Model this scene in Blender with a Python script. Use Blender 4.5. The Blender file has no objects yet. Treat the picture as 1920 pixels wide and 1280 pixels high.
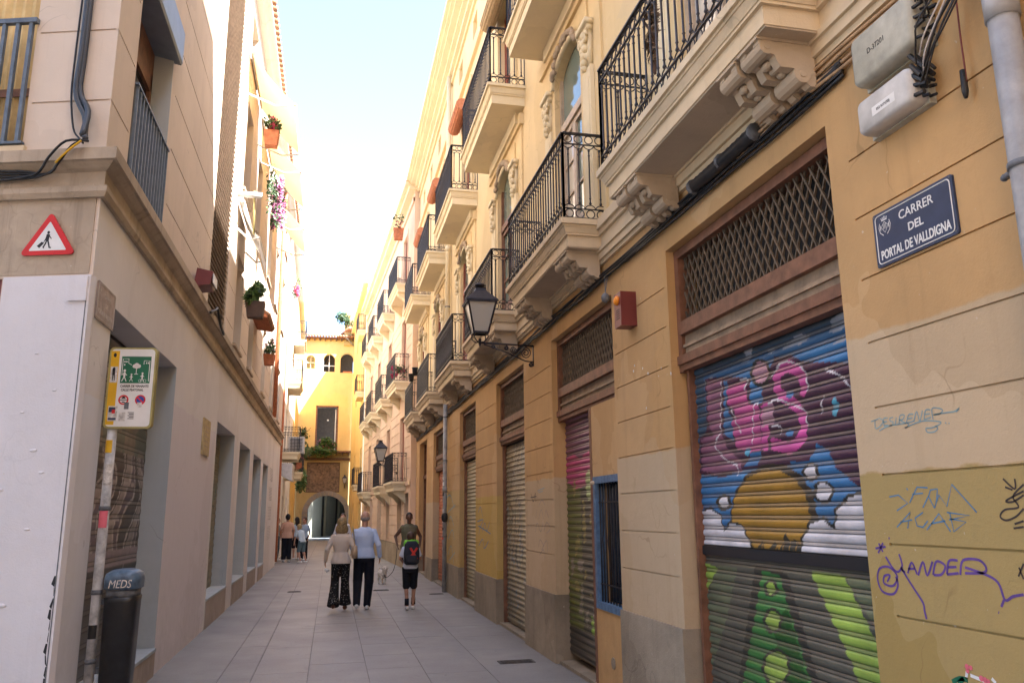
import bpy, bmesh, math, random
from mathutils import Vector, Matrix, noise as mnoise
random.seed(7)
S = bpy.context.scene
# ------------------------------------------------------------------ camera
RW = [(0.97500,-0.0093,0.0),(0,0,0),(0,0,0)]
def nrm(v): return Vector(v).normalized()
_up = nrm((-68,6958,-1496)); _y = nrm((-340,-325,-1496)); _x = _y.cross(_up).normalized(); _y = _up.cross(_x).normalized()
RM = Matrix((_x,_y,_up))                    # camera vector -> world vector
CAM = Vector((0,0,1.7)); FPX = 1496.0
cd = bpy.data.cameras.new('camera'); cam = bpy.data.objects.new('camera', cd)
S.collection.objects.link(cam); S.camera = cam
cam.matrix_world = Matrix.Translation(CAM) @ RM.to_4x4()
cd.sensor_width = 36; cd.lens = FPX/1920*36; cd.clip_start = 0.05; cd.clip_end = 2000
# ------------------------------------------------------------------ light
SUN = Vector((1.0,-0.9,1.72)).normalized()
w = bpy.data.worlds.new('World'); S.world = w; w.use_nodes = True
nt = w.node_tree; nt.nodes.clear()
sky = nt.nodes.new('ShaderNodeTexSky'); sky.sky_type = 'NISHITA'; sky.sun_disc = False
sky.sun_elevation = math.asin(SUN.z); sky.sun_rotation = math.atan2(SUN.x, SUN.y)
sky.air_density = 1.0; sky.dust_density = 1.6; sky.ozone_density = 1.3
bg = nt.nodes.new('ShaderNodeBackground'); bg.inputs[1].default_value = 0.10
ow = nt.nodes.new('ShaderNodeOutputWorld')
nt.links.new(sky.outputs[0], bg.inputs[0]); nt.links.new(bg.outputs[0], ow.inputs[0])
sd = bpy.data.lights.new('sun','SUN'); sd.energy = 5.0; sd.angle = math.radians(0.5); sd.color = (1,0.96,0.90)
so = bpy.data.objects.new('sun', sd); S.collection.objects.link(so)
so.rotation_euler = SUN.to_track_quat('Z','Y').to_euler()
S.view_settings.view_transform = 'Standard'; S.view_settings.look = 'None'
S.view_settings.exposure = 3.0; S.view_settings.gamma = 1; S.view_settings.use_curve_mapping = False
S.render.engine = 'CYCLES'; S.cycles.max_bounces = 8; S.cycles.diffuse_bounces = 5

# ------------------------------------------------------------------ measuring (only used to place things in the world)
def ray(px,py): return RM @ Vector((px-960, -(py-640), -FPX))
def onX(a,px,py): d=ray(px,py); return CAM+d*((a-CAM.x)/d.x)
def onY(b,px,py): d=ray(px,py); return CAM+d*((b-CAM.y)/d.y)
def onZ(c,px,py): d=ray(px,py); return CAM+d*((c-CAM.z)/d.z)

# ------------------------------------------------------------------ materials
def srgb(r,g,b):
    f=lambda c:(c/255/12.92 if c/255<=0.04045 else ((c/255+0.055)/1.055)**2.4)
    return (f(r),f(g),f(b))
_mats={}
class NT:
    def __init__(s,name):
        s.m=bpy.data.materials.new(name); s.m.use_nodes=True; s.t=s.m.node_tree; s.t.nodes.clear()
        s.out=s.n('ShaderNodeOutputMaterial'); s.b=s.n('ShaderNodeBsdfPrincipled'); s.l(s.b.outputs[0],s.out.inputs[0])
        s.tc=s.n('ShaderNodeTexCoord'); s.geo=s.n('ShaderNodeNewGeometry')
    def n(s,k): return s.t.nodes.new(k)
    def l(s,a,b): s.t.links.new(a,b)
    def noise(s,scale,detail=6,rough=0.6,vec=None,dist=0):
        n=s.n('ShaderNodeTexNoise'); n.inputs['Scale'].default_value=scale; n.inputs['Detail'].default_value=detail
        n.inputs['Roughness'].default_value=rough; n.inputs['Distortion'].default_value=dist
        s.l(vec or s.geo.outputs['Position'],n.inputs['Vector']); return n.outputs['Fac']
    def ramp(s,fac,a,b,ca=0.0,cb=1.0):
        m=s.n('ShaderNodeMapRange'); m.inputs[1].default_value=a; m.inputs[2].default_value=b
        m.inputs[3].default_value=ca; m.inputs[4].default_value=cb; s.l(fac,m.inputs[0]); return m.outputs[0]
    def mix(s,f,a,b,mode='MIX'):
        m=s.n('ShaderNodeMix'); m.data_type='RGBA'; m.blend_type=mode; m.clamp_factor=True
        for i,v in ((0,f),(6,a),(7,b)):
            if isinstance(v,(tuple,list)): m.inputs[i].default_value=(*v[:3],1)
            elif isinstance(v,(int,float)): m.inputs[i].default_value=v
            else: s.l(v,m.inputs[i])
        return m.outputs[2]
    def math(s,op,a,b=None):
        m=s.n('ShaderNodeMath'); m.operation=op; m.use_clamp=False
        for i,v in enumerate((a,b)):
            if v is None: continue
            if isinstance(v,(int,float)): m.inputs[i].default_value=v
            else: s.l(v,m.inputs[i])
        return m.outputs[0]
    def scaled(s,sx,sy,sz,src=None):
        m=s.n('ShaderNodeVectorMath'); m.operation='MULTIPLY'; m.inputs[1].default_value=(sx,sy,sz)
        s.l(src or s.geo.outputs['Position'],m.inputs[0]); return m.outputs[0]
    def sep(s,src=None):
        m=s.n('ShaderNodeSeparateXYZ'); s.l(src or s.geo.outputs['Position'],m.inputs[0]); return m.outputs
    def bump(s,h,dist,strength=1.0):
        b=s.n('ShaderNodeBump'); b.inputs['Distance'].default_value=dist; b.inputs['Strength'].default_value=strength
        s.l(h,b.inputs['Height']); s.l(b.outputs[0],s.b.inputs['Normal']); return b
    def base(s,c):
        if isinstance(c,(tuple,list)): s.b.inputs['Base Color'].default_value=(*c[:3],1)
        else: s.l(c,s.b.inputs['Base Color'])
    def set(s,rough=0.8,metal=0.0,spec=0.4):
        s.b.inputs['Roughness'].default_value=rough; s.b.inputs['Metallic'].default_value=metal
        s.b.inputs['Specular IOR Level'].default_value=spec; return s.m
def plain(name,col,rough=0.7,metal=0.0,var=0.12,scale=6,bump=0.0,bscale=60,spec=0.4):
    if name in _mats: return _mats[name]
    t=NT(name); n=t.noise(scale); dark=tuple(c*(1-var*1.6) for c in col); lite=tuple(min(1,c*(1+var)) for c in col)
    t.base(t.mix(t.ramp(n,0.3,0.7),dark,lite))
    if bump: t.bump(t.noise(bscale,4),bump)
    _mats[name]=t.set(rough,metal,spec); return _mats[name]
def stucco(name,col,var=0.1,patches=(),bump=0.004,streak=0.25,grime=0.5,rough=0.9,wear=0.55):
    """patches: (axis value ranges y0,y1,z0,z1,colour) painted areas with slightly uneven edges"""
    t=NT(name); n1=t.noise(0.9,8,0.62); n2=t.noise(9,6,0.6)
    c=t.mix(t.ramp(n1,0.3,0.72),tuple(x*(1-var*1.7) for x in col),tuple(min(1,x*(1+var)) for x in col))
    x,y,z=t.sep(); wob=t.ramp(t.noise(3.2,5),0.2,0.8,-0.03,0.03)
    zz=t.math('ADD',z,wob); yy=t.math('ADD',y,wob)
    for (y0,y1,z0,z1,pc) in patches:
        f=None
        for v,a,sg in ((yy,y0,1),(yy,y1,-1),(zz,z0,1),(zz,z1,-1)):
            if a is None: continue
            r=t.ramp(v,a-0.008*sg,a+0.008*sg)
            f=r if f is None else t.math('MULTIPLY',f,r)
        pcn=t.mix(t.ramp(n1,0.3,0.7),tuple(q*(1-var) for q in pc),pc)
        c=t.mix(f,c,pcn)
    # rain streaks and grime
    st=t.noise(1,6,0.7,t.scaled(7,7,0.35)); c=t.mix(t.math('MULTIPLY',t.ramp(st,0.52,0.75),streak),c,tuple(q*0.45 for q in col))
    c=t.mix(t.math('MULTIPLY',t.ramp(n2,0.58,0.8),grime*0.35),c,tuple(q*0.55 for q in col))
    # repaired patches, hairline cracks, splash dirt near the ground
    if wear:
        vo=t.n('ShaderNodeTexVoronoi'); vo.inputs['Scale'].default_value=0.9; vd=t.n('ShaderNodeVectorMath'); vd.operation='ADD'; t.l(t.scaled(1,1,0.7),vd.inputs[0])
        nz=t.n('ShaderNodeTexNoise'); nz.inputs['Scale'].default_value=3.0; t.l(t.geo.outputs['Position'],nz.inputs['Vector']); ns=t.n('ShaderNodeVectorMath'); ns.operation='SCALE'; ns.inputs[3].default_value=0.5; t.l(nz.outputs['Color'],ns.inputs[0]); t.l(ns.outputs[0],vd.inputs[1]); t.l(vd.outputs[0],vo.inputs['Vector'])
        sp=t.n('ShaderNodeSeparateColor'); t.l(vo.outputs['Color'],sp.inputs[0])
        c=t.mix(t.math('MULTIPLY',t.ramp(sp.outputs[0],0.55,0.62),0.16*wear),c,(0.30,0.24,0.18)); c=t.mix(t.math('MULTIPLY',t.ramp(sp.outputs[1],0.66,0.70),0.14*wear),c,(0.80,0.70,0.56))
        ve=t.n('ShaderNodeTexVoronoi'); ve.feature='DISTANCE_TO_EDGE'; ve.inputs['Scale'].default_value=1.1; t.l(vd.outputs[0],ve.inputs['Vector'])
        ck=t.math('MULTIPLY',t.ramp(ve.outputs['Distance'],0.003,0.008,1,0),t.ramp(t.noise(1.1,3),0.52,0.60)); c=t.mix(t.math('MULTIPLY',ck,0.55*wear),c,tuple(q*0.35 for q in col))
        dz=t.math('MULTIPLY',t.ramp(t.math('ADD',z,t.ramp(t.noise(2.5,6),0,1,-0.5,0.5)),0.0,1.5,1,0),t.ramp(t.noise(6,6,0.7),0.35,0.7)); c=t.mix(t.math('MULTIPLY',dz,0.55*wear),c,tuple(q*0.40 for q in col))
        sc=t.noise(1,5,0.7,t.scaled(1.2,1.2,14)); c=t.mix(t.math('MULTIPLY',t.ramp(sc,0.66,0.72),0.22*wear),c,tuple(min(1,q*1.35) for q in col))
    fl=t.noise(26,3,0.5); c=t.mix(t.math('MULTIPLY',t.ramp(fl,0.73,0.76),0.5),c,(0.62,0.56,0.48))
    t.base(c)
    h=t.math('ADD',t.math('MULTIPLY',t.noise(75,5,0.65),0.5),t.math('MULTIPLY',t.noise(5,4),1.6))
    t.bump(h,bump); _mats[name]=t.set(rough,0,0.25); return t.m

M={}
ORANGE=(0.545,0.335,0.15); BEIGE=(0.53,0.395,0.25); OCHRE=(0.365,0.26,0.085)
M['orange']=stucco('orange_stucco',ORANGE,0.09,[
    (None,3.75,1.87,2.56,BEIGE),(None,3.75,None,1.87,OCHRE),
    (5.5,7.22,None,2.19,BEIGE),(9.2,11.1,None,2.12,BEIGE),(12.6,14.95,None,1.98,(0.55,0.37,0.10)),(16.5,19.0,None,2.2,(0.5,0.34,0.13)),(21,23,None,2.0,BEIGE)])
M['yellow_up']=stucco('pale_yellow_stucco',(0.74,0.58,0.33),0.06,[],0.003,0.12,0.2)
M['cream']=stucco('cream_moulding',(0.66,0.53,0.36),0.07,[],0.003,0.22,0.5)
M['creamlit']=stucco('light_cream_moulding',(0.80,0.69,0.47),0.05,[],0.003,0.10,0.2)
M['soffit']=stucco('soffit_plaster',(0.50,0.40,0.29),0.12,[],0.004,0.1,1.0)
M['plinth']=stucco('worn_stone_plinth',(0.31,0.255,0.19),0.28,[],0.008,0.5,1.0)
M['leftup']=stucco('pinkish_beige_stucco',(0.66,0.55,0.455),0.05,[],0.002,0.22,0.3)
M['leftlow']=stucco('pale_lilac_render',(0.71,0.675,0.665),0.05,[(None,7.05,None,2.62,(0.72,0.72,0.76)),(9.8,13.4,None,3.0,(0.68,0.63,0.65))],0.0018,0.1,0.25)
M['whitepanel']=stucco('white_painted_board',(0.70,0.68,0.71),0.05,[],0.004,0.15,0.4,0.9,0.15)
M['leftcornice']=stucco('stained_cornice',(0.46,0.37,0.28),0.2,[],0.004,0.9,1.0,0.9,0.3)
M['bluejamb']=stucco('pale_blue_grey_reveal',(0.41,0.445,0.47),0.05,[],0.0015,0.1,0.3)
M['pink']=stucco('salmon_stucco',(0.72,0.52,0.37),0.07,[],0.003,0.15,0.4)
M['pinklow']=stucco('tan_base_render',(0.42,0.33,0.22),0.15,[],0.004,0.3,0.6)
M['stepL']=stucco('greyish_pink_step_stone',(0.40,0.335,0.29),0.15,[],0.004,0.3,0.8)
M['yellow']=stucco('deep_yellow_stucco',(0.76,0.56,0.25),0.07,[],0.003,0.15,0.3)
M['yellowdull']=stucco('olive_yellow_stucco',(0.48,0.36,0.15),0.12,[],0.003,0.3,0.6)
M['leftfar']=stucco('white_limewash',(0.80,0.77,0.71),0.06,[],0.003,0.2,0.3)
M['lanewall']=stucco('dull_cream_lane_wall',(0.40,0.41,0.35),0.06)
M['stonegrey']=stucco('grey_arch_stone',(0.30,0.275,0.25),0.2,[],0.01,0.3,0.9)
M['wood']=plain('brown_painted_wood',(0.19,0.085,0.05),0.55,0,0.25,9,0.002,40)
M['woodred']=plain('red_brown_wood',(0.26,0.075,0.045),0.5,0,0.2,9)
M['woodtan']=plain('faded_tan_panel',(0.30,0.215,0.145),0.7,0,0.25,8,0.002)
M['woodframe']=plain('cream_brown_window_frame',(0.50,0.40,0.30),0.5,0,0.15,9)
M['iron']=plain('black_wrought_iron',(0.028,0.026,0.034),0.45,0.3,0.3,15,0.0006,90,0.5)
M['ironblue']=plain('blue_grey_bars',(0.13,0.16,0.20),0.5,0.2,0.15,15)
M['lattice']=plain('dusty_metal_lattice',(0.15,0.115,0.085),0.6,0.3,0.3,15)
M['black']=plain('black_void',(0.012,0.011,0.011),0.8,0,0.2)
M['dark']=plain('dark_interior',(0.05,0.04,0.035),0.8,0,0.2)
M['cable']=plain('black_cable',(0.02,0.02,0.023),0.5,0,0.3,20)
M['cablegrey']=plain('grey_cable',(0.14,0.15,0.17),0.5,0,0.3,20)
M['cabletan']=plain('painted_over_cable',(0.42,0.27,0.15),0.7,0,0.2,20)
M['pipe']=plain('grey_pipe_paint',(0.30,0.30,0.31),0.45,0.0,0.2,8,0.001)
M['boxplastic']=plain('dusty_grey_plastic',(0.40,0.39,0.33),0.5,0,0.15,10,0.001)
M['boxwhite']=plain('pale_grey_plastic',(0.52,0.51,0.50),0.45,0,0.12,10,0.001)
M['maroon']=plain('maroon_plastic',(0.17,0.035,0.035),0.4,0,0.1)
M['amber']=plain('amber_lens',(0.9,0.28,0.02),0.2,0,0.1)
M['bluewin']=plain('blue_painted_frame',(0.09,0.17,0.30),0.6,0,0.25,14,0.001)
M['blueawn']=plain('blue_grey_shutter_box',(0.22,0.27,0.34),0.4,0.1,0.1)
M['navy']=plain('dark_navy_enamel',(0.028,0.045,0.10),0.35,0,0.12,12,0,60,0.5)
M['signwhite']=plain('sign_white',(0.74,0.74,0.74),0.4,0,0.06)
M['signred']=plain('sign_red',(0.62,0.02,0.025),0.35,0,0.08)
M['signblack']=plain('sign_black',(0.015,0.015,0.02),0.5,0,0.1)
M['signyellow']=plain('sign_yellow',(0.72,0.42,0.02),0.4,0,0.1)
M['signgreen']=plain('sign_green',(0.015,0.14,0.075),0.4,0,0.1)
M['signframe']=plain('dull_yellow_aluminium',(0.38,0.34,0.14),0.4,0.2,0.15)
M['signblue']=plain('sign_blue',(0.03,0.07,0.35),0.4,0,0.1)
M['faded']=plain('faded_brown_enamel',(0.33,0.27,0.25),0.5,0,0.2,12)
M['fadedtext']=plain('faded_pale_paint',(0.52,0.47,0.44),0.5,0,0.1)
M['plaque']=plain('ochre_stone_plaque',(0.50,0.38,0.20),0.7,0,0.2,12,0.001)
M['bin']=plain('black_bin_plastic',(0.018,0.018,0.02),0.35,0,0.25,20,0.0008)
M['binlid']=plain('blue_grey_bin_lid',(0.10,0.16,0.24),0.35,0,0.3,14)
M['polewhite']=plain('scuffed_white_pole',(0.50,0.50,0.51),0.5,0,0.35,9,0.001)
M['pinksticker']=plain('pink_sticker',(0.75,0.16,0.22),0.5,0,0.15)
M['sticker']=plain('pale_sticker',(0.62,0.60,0.58),0.5,0,0.3,40)
M['terracotta']=plain('terracotta',(0.50,0.17,0.08),0.8,0,0.2,14,0.002)
M['rooftile']=plain('old_roof_tile',(0.40,0.20,0.11),0.85,0,0.35,14,0.003)
M['leaf']=plain('leaf_green',(0.06,0.12,0.03),0.55,0,0.5,9)
M['leafdark']=plain('dark_leaf_green',(0.03,0.07,0.022),0.55,0,0.5,9)
M['flower']=plain('pink_petal',(0.62,0.07,0.16),0.6,0,0.4,14)
M['flowermauve']=plain('mauve_petal',(0.55,0.20,0.42),0.6,0,0.4,14)
M['plantdark']=plain('dark_brown_planter',(0.09,0.055,0.04),0.7,0,0.2)
M['awning']=plain('tan_awning_canvas',(0.72,0.50,0.25),0.8,0,0.08)
def canvas(name,col):
    t=NT(name); t.base(col); t.set(0.85,0,0.2); tr=t.n('ShaderNodeBsdfTranslucent'); tr.inputs[0].default_value=(*col,1); mx=t.n('ShaderNodeMixShader'); mx.inputs[0].default_value=0.45
    t.l(t.b.outputs[0],mx.inputs[1]); t.l(tr.outputs[0],mx.inputs[2]); t.l(mx.outputs[0],t.out.inputs[0]); _mats[name]=t.m; return t.m
M['awning']=canvas('tan_awning_cloth',(0.80,0.68,0.50))
M['awnwhite']=plain('white_awning_frame',(0.8,0.79,0.76),0.5,0,0.05)
M['curtain']=plain('yellow_curtain',(0.60,0.43,0.20),0.9,0,0.25,3)
M['rollred']=plain('terracotta_roller_blind',(0.52,0.20,0.10),0.7,0,0.12,20)
M['rolltan']=plain('tan_roller_blind',(0.42,0.31,0.18),0.7,0,0.15,20)
M['bluepaint']=plain('blue_graffiti_paint',(0.09,0.22,0.38),0.7,0,0.15)
M['bluefaint']=plain('faded_blue_graffiti_paint',(0.22,0.34,0.36),0.7,0,0.15)
M['violetpaint']=plain('violet_graffiti_paint',(0.12,0.06,0.27),0.6,0,0.15)
M['blackpaint']=plain('black_graffiti_paint',(0.05,0.035,0.03),0.6,0,0.15)
M['greypaint']=plain('grey_graffiti_paint',(0.33,0.27,0.22),0.7,0,0.15)
M['louvre']=plain('dusty_mauve_brown_louvre',(0.48,0.40,0.34),0.7,0,0.15,9)
M['palewood']=plain('old_dark_timber',(0.13,0.075,0.05),0.75,0,0.3,9)
M['relief']=plain('brown_ceramic_panel',(0.19,0.125,0.08),0.6,0,0.4,7,0.006,16)
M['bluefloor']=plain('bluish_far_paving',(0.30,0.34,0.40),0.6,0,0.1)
def glass(name,col,rough=0.04):
    t=NT(name); t.base(col); t.bump(t.noise(1.3,2),0.004); _mats[name]=t.set(rough,0,1.0); return t.m
M['glass']=glass('window_glass',(0.16,0.22,0.20)); M['glassdark']=glass('dark_window_glass',(0.02,0.022,0.025))
M['curtainglass']=glass('glass_with_white_curtain_behind',(0.55,0.52,0.46),0.08)
M['lampglass']=glass('dusty_frosted_lamp_glass',(0.42,0.40,0.35),0.3)
def paintmat(name,rough=0.42,bump=0.0008):
    t=NT(name); a=t.n('ShaderNodeAttribute'); a.attribute_name='Paint'
    n=t.noise(7,6); c=t.mix(t.ramp(n,0.25,0.75),(0.78,0.78,0.78),(1.1,1.08,1.05)); c=t.mix(1.0,a.outputs['Color'],c,'MULTIPLY')
    d=t.noise(1,6,0.7,t.scaled(3,3,40)); c=t.mix(t.math('MULTIPLY',t.ramp(d,0.5,0.8),0.35),c,(0.05,0.045,0.04))
    t.base(c); t.bump(t.noise(50,3),bump); _mats[name]=t.set(rough,0.15,0.5); return t.m
M['paint']=paintmat('spray_painted_slat')
def tagshutter(name,base,scale=2.2,inks=((0.06,0.06,0.07),(0.45,0.43,0.42),(0.10,0.16,0.28))):
    t=NT(name); c=t.mix(t.ramp(t.noise(3,6),0.3,0.7),tuple(x*0.75 for x in base),base)
    for i,k in enumerate(inks):
        off=t.n('ShaderNodeVectorMath'); off.operation='ADD'; off.inputs[1].default_value=(i*13.1,i*7.7,i*3.3); t.l(t.scaled(1,1,0.8),off.inputs[0])
        wv=t.n('ShaderNodeTexWave'); wv.wave_type='RINGS'; wv.inputs['Scale'].default_value=scale*(0.8+0.3*i); wv.inputs['Distortion'].default_value=14; wv.inputs['Detail'].default_value=2.5; wv.inputs['Detail Scale'].default_value=1.4
        t.l(off.outputs[0],wv.inputs['Vector']); m=t.ramp(wv.outputs['Fac'],0.86,0.93)
        msk=t.ramp(t.noise(1.4,3,0.5,off.outputs[0]),0.45,0.55)
        c=t.mix(t.math('MULTIPLY',m,t.math('MULTIPLY',msk,0.8)),c,k)
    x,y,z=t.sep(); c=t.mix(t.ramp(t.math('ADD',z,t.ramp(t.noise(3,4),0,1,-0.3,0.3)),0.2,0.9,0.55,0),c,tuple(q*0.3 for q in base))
    t.base(c); _mats[name]=t.set(0.5,0.25,0.5); return t.m
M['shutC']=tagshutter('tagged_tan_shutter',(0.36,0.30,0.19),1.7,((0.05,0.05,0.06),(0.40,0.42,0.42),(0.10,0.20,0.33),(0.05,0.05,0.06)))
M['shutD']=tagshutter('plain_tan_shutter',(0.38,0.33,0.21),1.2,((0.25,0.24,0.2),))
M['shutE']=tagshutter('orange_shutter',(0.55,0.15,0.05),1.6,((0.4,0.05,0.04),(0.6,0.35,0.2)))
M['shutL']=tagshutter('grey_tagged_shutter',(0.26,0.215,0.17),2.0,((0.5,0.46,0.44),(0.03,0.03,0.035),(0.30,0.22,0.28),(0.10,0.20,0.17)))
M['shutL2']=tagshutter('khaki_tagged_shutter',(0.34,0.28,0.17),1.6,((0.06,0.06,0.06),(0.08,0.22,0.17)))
def pavemat():
    t=NT('grey_paving_stone'); oi=t.n('ShaderNodeObjectInfo')
    xx,yy_,zz_=t.sep(); c=t.mix(t.ramp(t.noise(0.55,6,0.6),0.3,0.7),(0.245,0.235,0.225),(0.33,0.315,0.295))
    ctr=t.math('MULTIPLY',t.ramp(t.math('ADD',xx,t.ramp(t.noise(0.8,4),0,1,-0.5,0.5)),-1.2,-0.8),t.ramp(t.math('ADD',xx,t.ramp(t.noise(0.7,4),0,1,-0.7,0.7)),1.1,0.3))
    c=t.mix(t.math('MULTIPLY',ctr,0.7),c,(0.35,0.315,0.295))
    gv=t.n('ShaderNodeTexVoronoi'); gv.inputs['Scale'].default_value=2.6; t.l(t.scaled(1,1,0),gv.inputs['Vector']); c=t.mix(t.math('MULTIPLY',t.ramp(gv.outputs['Distance'],0.035,0.05,1,0),0.6),c,(0.10,0.095,0.09))
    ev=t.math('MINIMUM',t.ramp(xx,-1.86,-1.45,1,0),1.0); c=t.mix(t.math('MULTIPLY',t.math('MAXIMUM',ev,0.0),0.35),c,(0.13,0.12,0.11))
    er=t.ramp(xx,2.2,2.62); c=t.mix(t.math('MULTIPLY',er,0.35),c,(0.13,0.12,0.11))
    c=t.mix(t.math('MULTIPLY',oi.outputs['Random'],0.22),c,(0.225,0.215,0.225))
    c=t.mix(t.ramp(t.noise(40,4,0.6),0.35,0.75,0,0.35),c,(0.15,0.14,0.14))
    c=t.mix(t.math('MULTIPLY',t.ramp(t.noise(2.3,6,0.7,None,1.0),0.58,0.78),0.5),c,(0.12,0.11,0.11))
    x,y,z=t.sep(); t.base(c); t.bump(t.noise(90,4),0.0015); r=t.ramp(t.noise(1.3,5),0.3,0.7,0.42,0.62); t.l(r,t.b.inputs['Roughness'])
    m=t.set(0.5,0,0.45); return m
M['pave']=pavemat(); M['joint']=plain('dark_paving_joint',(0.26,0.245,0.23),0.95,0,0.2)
M['manhole']=plain('rusty_iron_cover',(0.09,0.08,0.075),0.6,0.4,0.3,20,0.003,120)

# ------------------------------------------------------------------ object helpers
COL=S.collection
def tag(o,label=None,cat=None,group=None,kind=None):
    if label: o['label']=label
    if cat: o['category']=cat
    if group: o['group']=group
    if kind: o['kind']=kind
    return o
def thing(name,label,cat,loc=(0,0,0),rz=0.0,group=None,kind=None):
    o=bpy.data.objects.new(name,None); o.empty_display_size=0.2; COL.objects.link(o)
    o.location=loc; o.rotation_euler=(0,0,rz); return tag(o,label,cat,group,kind)
class MB:
    def __init__(s): s.v=[]; s.f=[]; s.c=[]
    def add(s,vs,fs):
        b=len(s.v); s.v+= [tuple(p) for p in vs]; s.f+=[tuple(i+b for i in f) for f in fs]; return s
    def box(s,x0,x1,y0,y1,z0,z1):
        if x0>x1:x0,x1=x1,x0
        if y0>y1:y0,y1=y1,y0
        if z0>z1:z0,z1=z1,z0
        return s.add([(x0,y0,z0),(x1,y0,z0),(x1,y1,z0),(x0,y1,z0),(x0,y0,z1),(x1,y0,z1),(x1,y1,z1),(x0,y1,z1)],
            [(0,3,2,1),(4,5,6,7),(0,1,5,4),(1,2,6,5),(2,3,7,6),(3,0,4,7)])
    def bar(s,p,q,wd,ht,up=(0,0,1)):
        p=Vector(p);q=Vector(q);t=(q-p).normalized();u=Vector(up)
        if abs(t.dot(u))>0.98: u=Vector((1,0,0))
        a=t.cross(u).normalized()*wd/2; b=a.cross(t).normalized()*ht/2
        vs=[e+sa*a+sb*b for e in (p,q) for sa,sb in ((-1,-1),(1,-1),(1,1),(-1,1))]
        return s.add(vs,[(0,1,2,3),(7,6,5,4),(0,4,5,1),(1,5,6,2),(2,6,7,3),(3,7,4,0)])
    def tube(s,pts,r,n=6,cap=True,closed=False):
        pts=[Vector(p) for p in pts]; N=len(pts); rs=r if isinstance(r,(list,tuple)) else [r]*N
        pu=None; rings=[]
        for i,p in enumerate(pts):
            if closed: t=(pts[(i+1)%N]-pts[i-1])
            else: t=pts[min(i+1,N-1)]-pts[max(i-1,0)]
            t=t.normalized() if t.length>1e-9 else Vector((0,0,1))
            if pu is None:
                u=Vector((0,0,1)) if abs(t.z)<0.9 else Vector((1,0,0)); u=(u-t*u.dot(t)).normalized()
            else:
                u=pu-t*pu.dot(t); u=u.normalized() if u.length>1e-6 else Vector((1,0,0))
            pu=u; w_=t.cross(u); rings.append([p+(u*math.cos(2*math.pi*k/n)+w_*math.sin(2*math.pi*k/n))*rs[i] for k in range(n)])
        b=len(s.v)
        for rg in rings: s.v+=[tuple(q) for q in rg]
        M_=N if closed else N-1
        for i in range(M_):
            j=(i+1)%N
            for k in range(n):
                k2=(k+1)%n; s.f.append((b+i*n+k,b+i*n+k2,b+j*n+k2,b+j*n+k))
        if cap and not closed:
            s.f.append(tuple(b+k for k in reversed(range(n)))); s.f.append(tuple(b+(N-1)*n+k for k in range(n)))
        return s
    def loft(s,pts,rad,side=(1,0,0),n=12):
        """elliptical sections; rad=[(a along side,b across)]"""
        pts=[Vector(p) for p in pts]; N=len(pts); b=len(s.v); sd_=Vector(side)
        for i,p in enumerate(pts):
            t=(pts[min(i+1,N-1)]-pts[max(i-1,0)]).normalized(); u=sd_-t*sd_.dot(t)
            if u.length<0.1: u=Vector((0,1,0))-t*t.y
            u.normalize(); w_=t.cross(u)
            for k in range(n):
                a=2*math.pi*k/n; s.v.append(tuple(p+u*math.cos(a)*rad[i][0]+w_*math.sin(a)*rad[i][1]))
        for i in range(N-1):
            for k in range(n):
                k2=(k+1)%n; s.f.append((b+i*n+k,b+i*n+k2,b+(i+1)*n+k2,b+(i+1)*n+k))
        s.f.append(tuple(b+k for k in reversed(range(n)))); s.f.append(tuple(b+(N-1)*n+k for k in range(n))); return s
    def ell(s,c,r,nu=14,nv=9):
        b=len(s.v); c=Vector(c)
        s.v.append((c.x,c.y,c.z-r[2]))
        for j in range(1,nv):
            ph=-math.pi/2+math.pi*j/nv
            for i in range(nu):
                a=2*math.pi*i/nu; s.v.append((c.x+r[0]*math.cos(ph)*math.cos(a),c.y+r[1]*math.cos(ph)*math.sin(a),c.z+r[2]*math.sin(ph)))
        s.v.append((c.x,c.y,c.z+r[2])); T=len(s.v)-1
        for i in range(nu): s.f.append((b,b+1+(i+1)%nu,b+1+i)); s.f.append((T,T-nu+i,T-nu+(i+1)%nu))
        for j in range(nv-2):
            for i in range(nu):
                a0=b+1+j*nu; s.f.append((a0+i,a0+(i+1)%nu,a0+nu+(i+1)%nu,a0+nu+i))
        return s
    def prism(s,poly,fn0,fn1):
        """poly list of 2-tuples; fn0/fn1 map a 2-tuple to the two faces"""
        n=len(poly); b=len(s.v); s.v+=[tuple(fn0(p)) for p in poly]+[tuple(fn1(p)) for p in poly]
        s.f.append(tuple(b+i for i in range(n))); s.f.append(tuple(b+n+i for i in reversed(range(n))))
        for i in range(n): j=(i+1)%n; s.f.append((b+j,b+i,b+n+i,b+n+j))
        return s
    def ribbon(s,pts,wd,fn):
        """flat stroke through 2-D points, fn maps (a,b) to 3-D"""
        P=[Vector((p[0],p[1])) for p in pts]; N=len(P); b=len(s.v)
        for i,p in enumerate(P):
            t=(P[min(i+1,N-1)]-P[max(i-1,0)]); t=t.normalized() if t.length>1e-9 else Vector((1,0)); nn=Vector((-t.y,t.x))*wd/2
            s.v.append(tuple(fn(p.x+nn.x,p.y+nn.y))); s.v.append(tuple(fn(p.x-nn.x,p.y-nn.y)))
        for i in range(N-1): s.f.append((b+2*i,b+2*i+1,b+2*i+3,b+2*i+2))
        return s
    def mesh(s,name,mat,smooth=False,fix=True):
        me=bpy.data.meshes.new(name); me.from_pydata(s.v,[],s.f)
        if fix:
            bm=bmesh.new(); bm.from_mesh(me); bmesh.ops.recalc_face_normals(bm,faces=bm.faces); bm.to_mesh(me); bm.free()
        if mat is not None: me.materials.append(mat)
        if smooth: me.shade_smooth()
        return me
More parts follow.
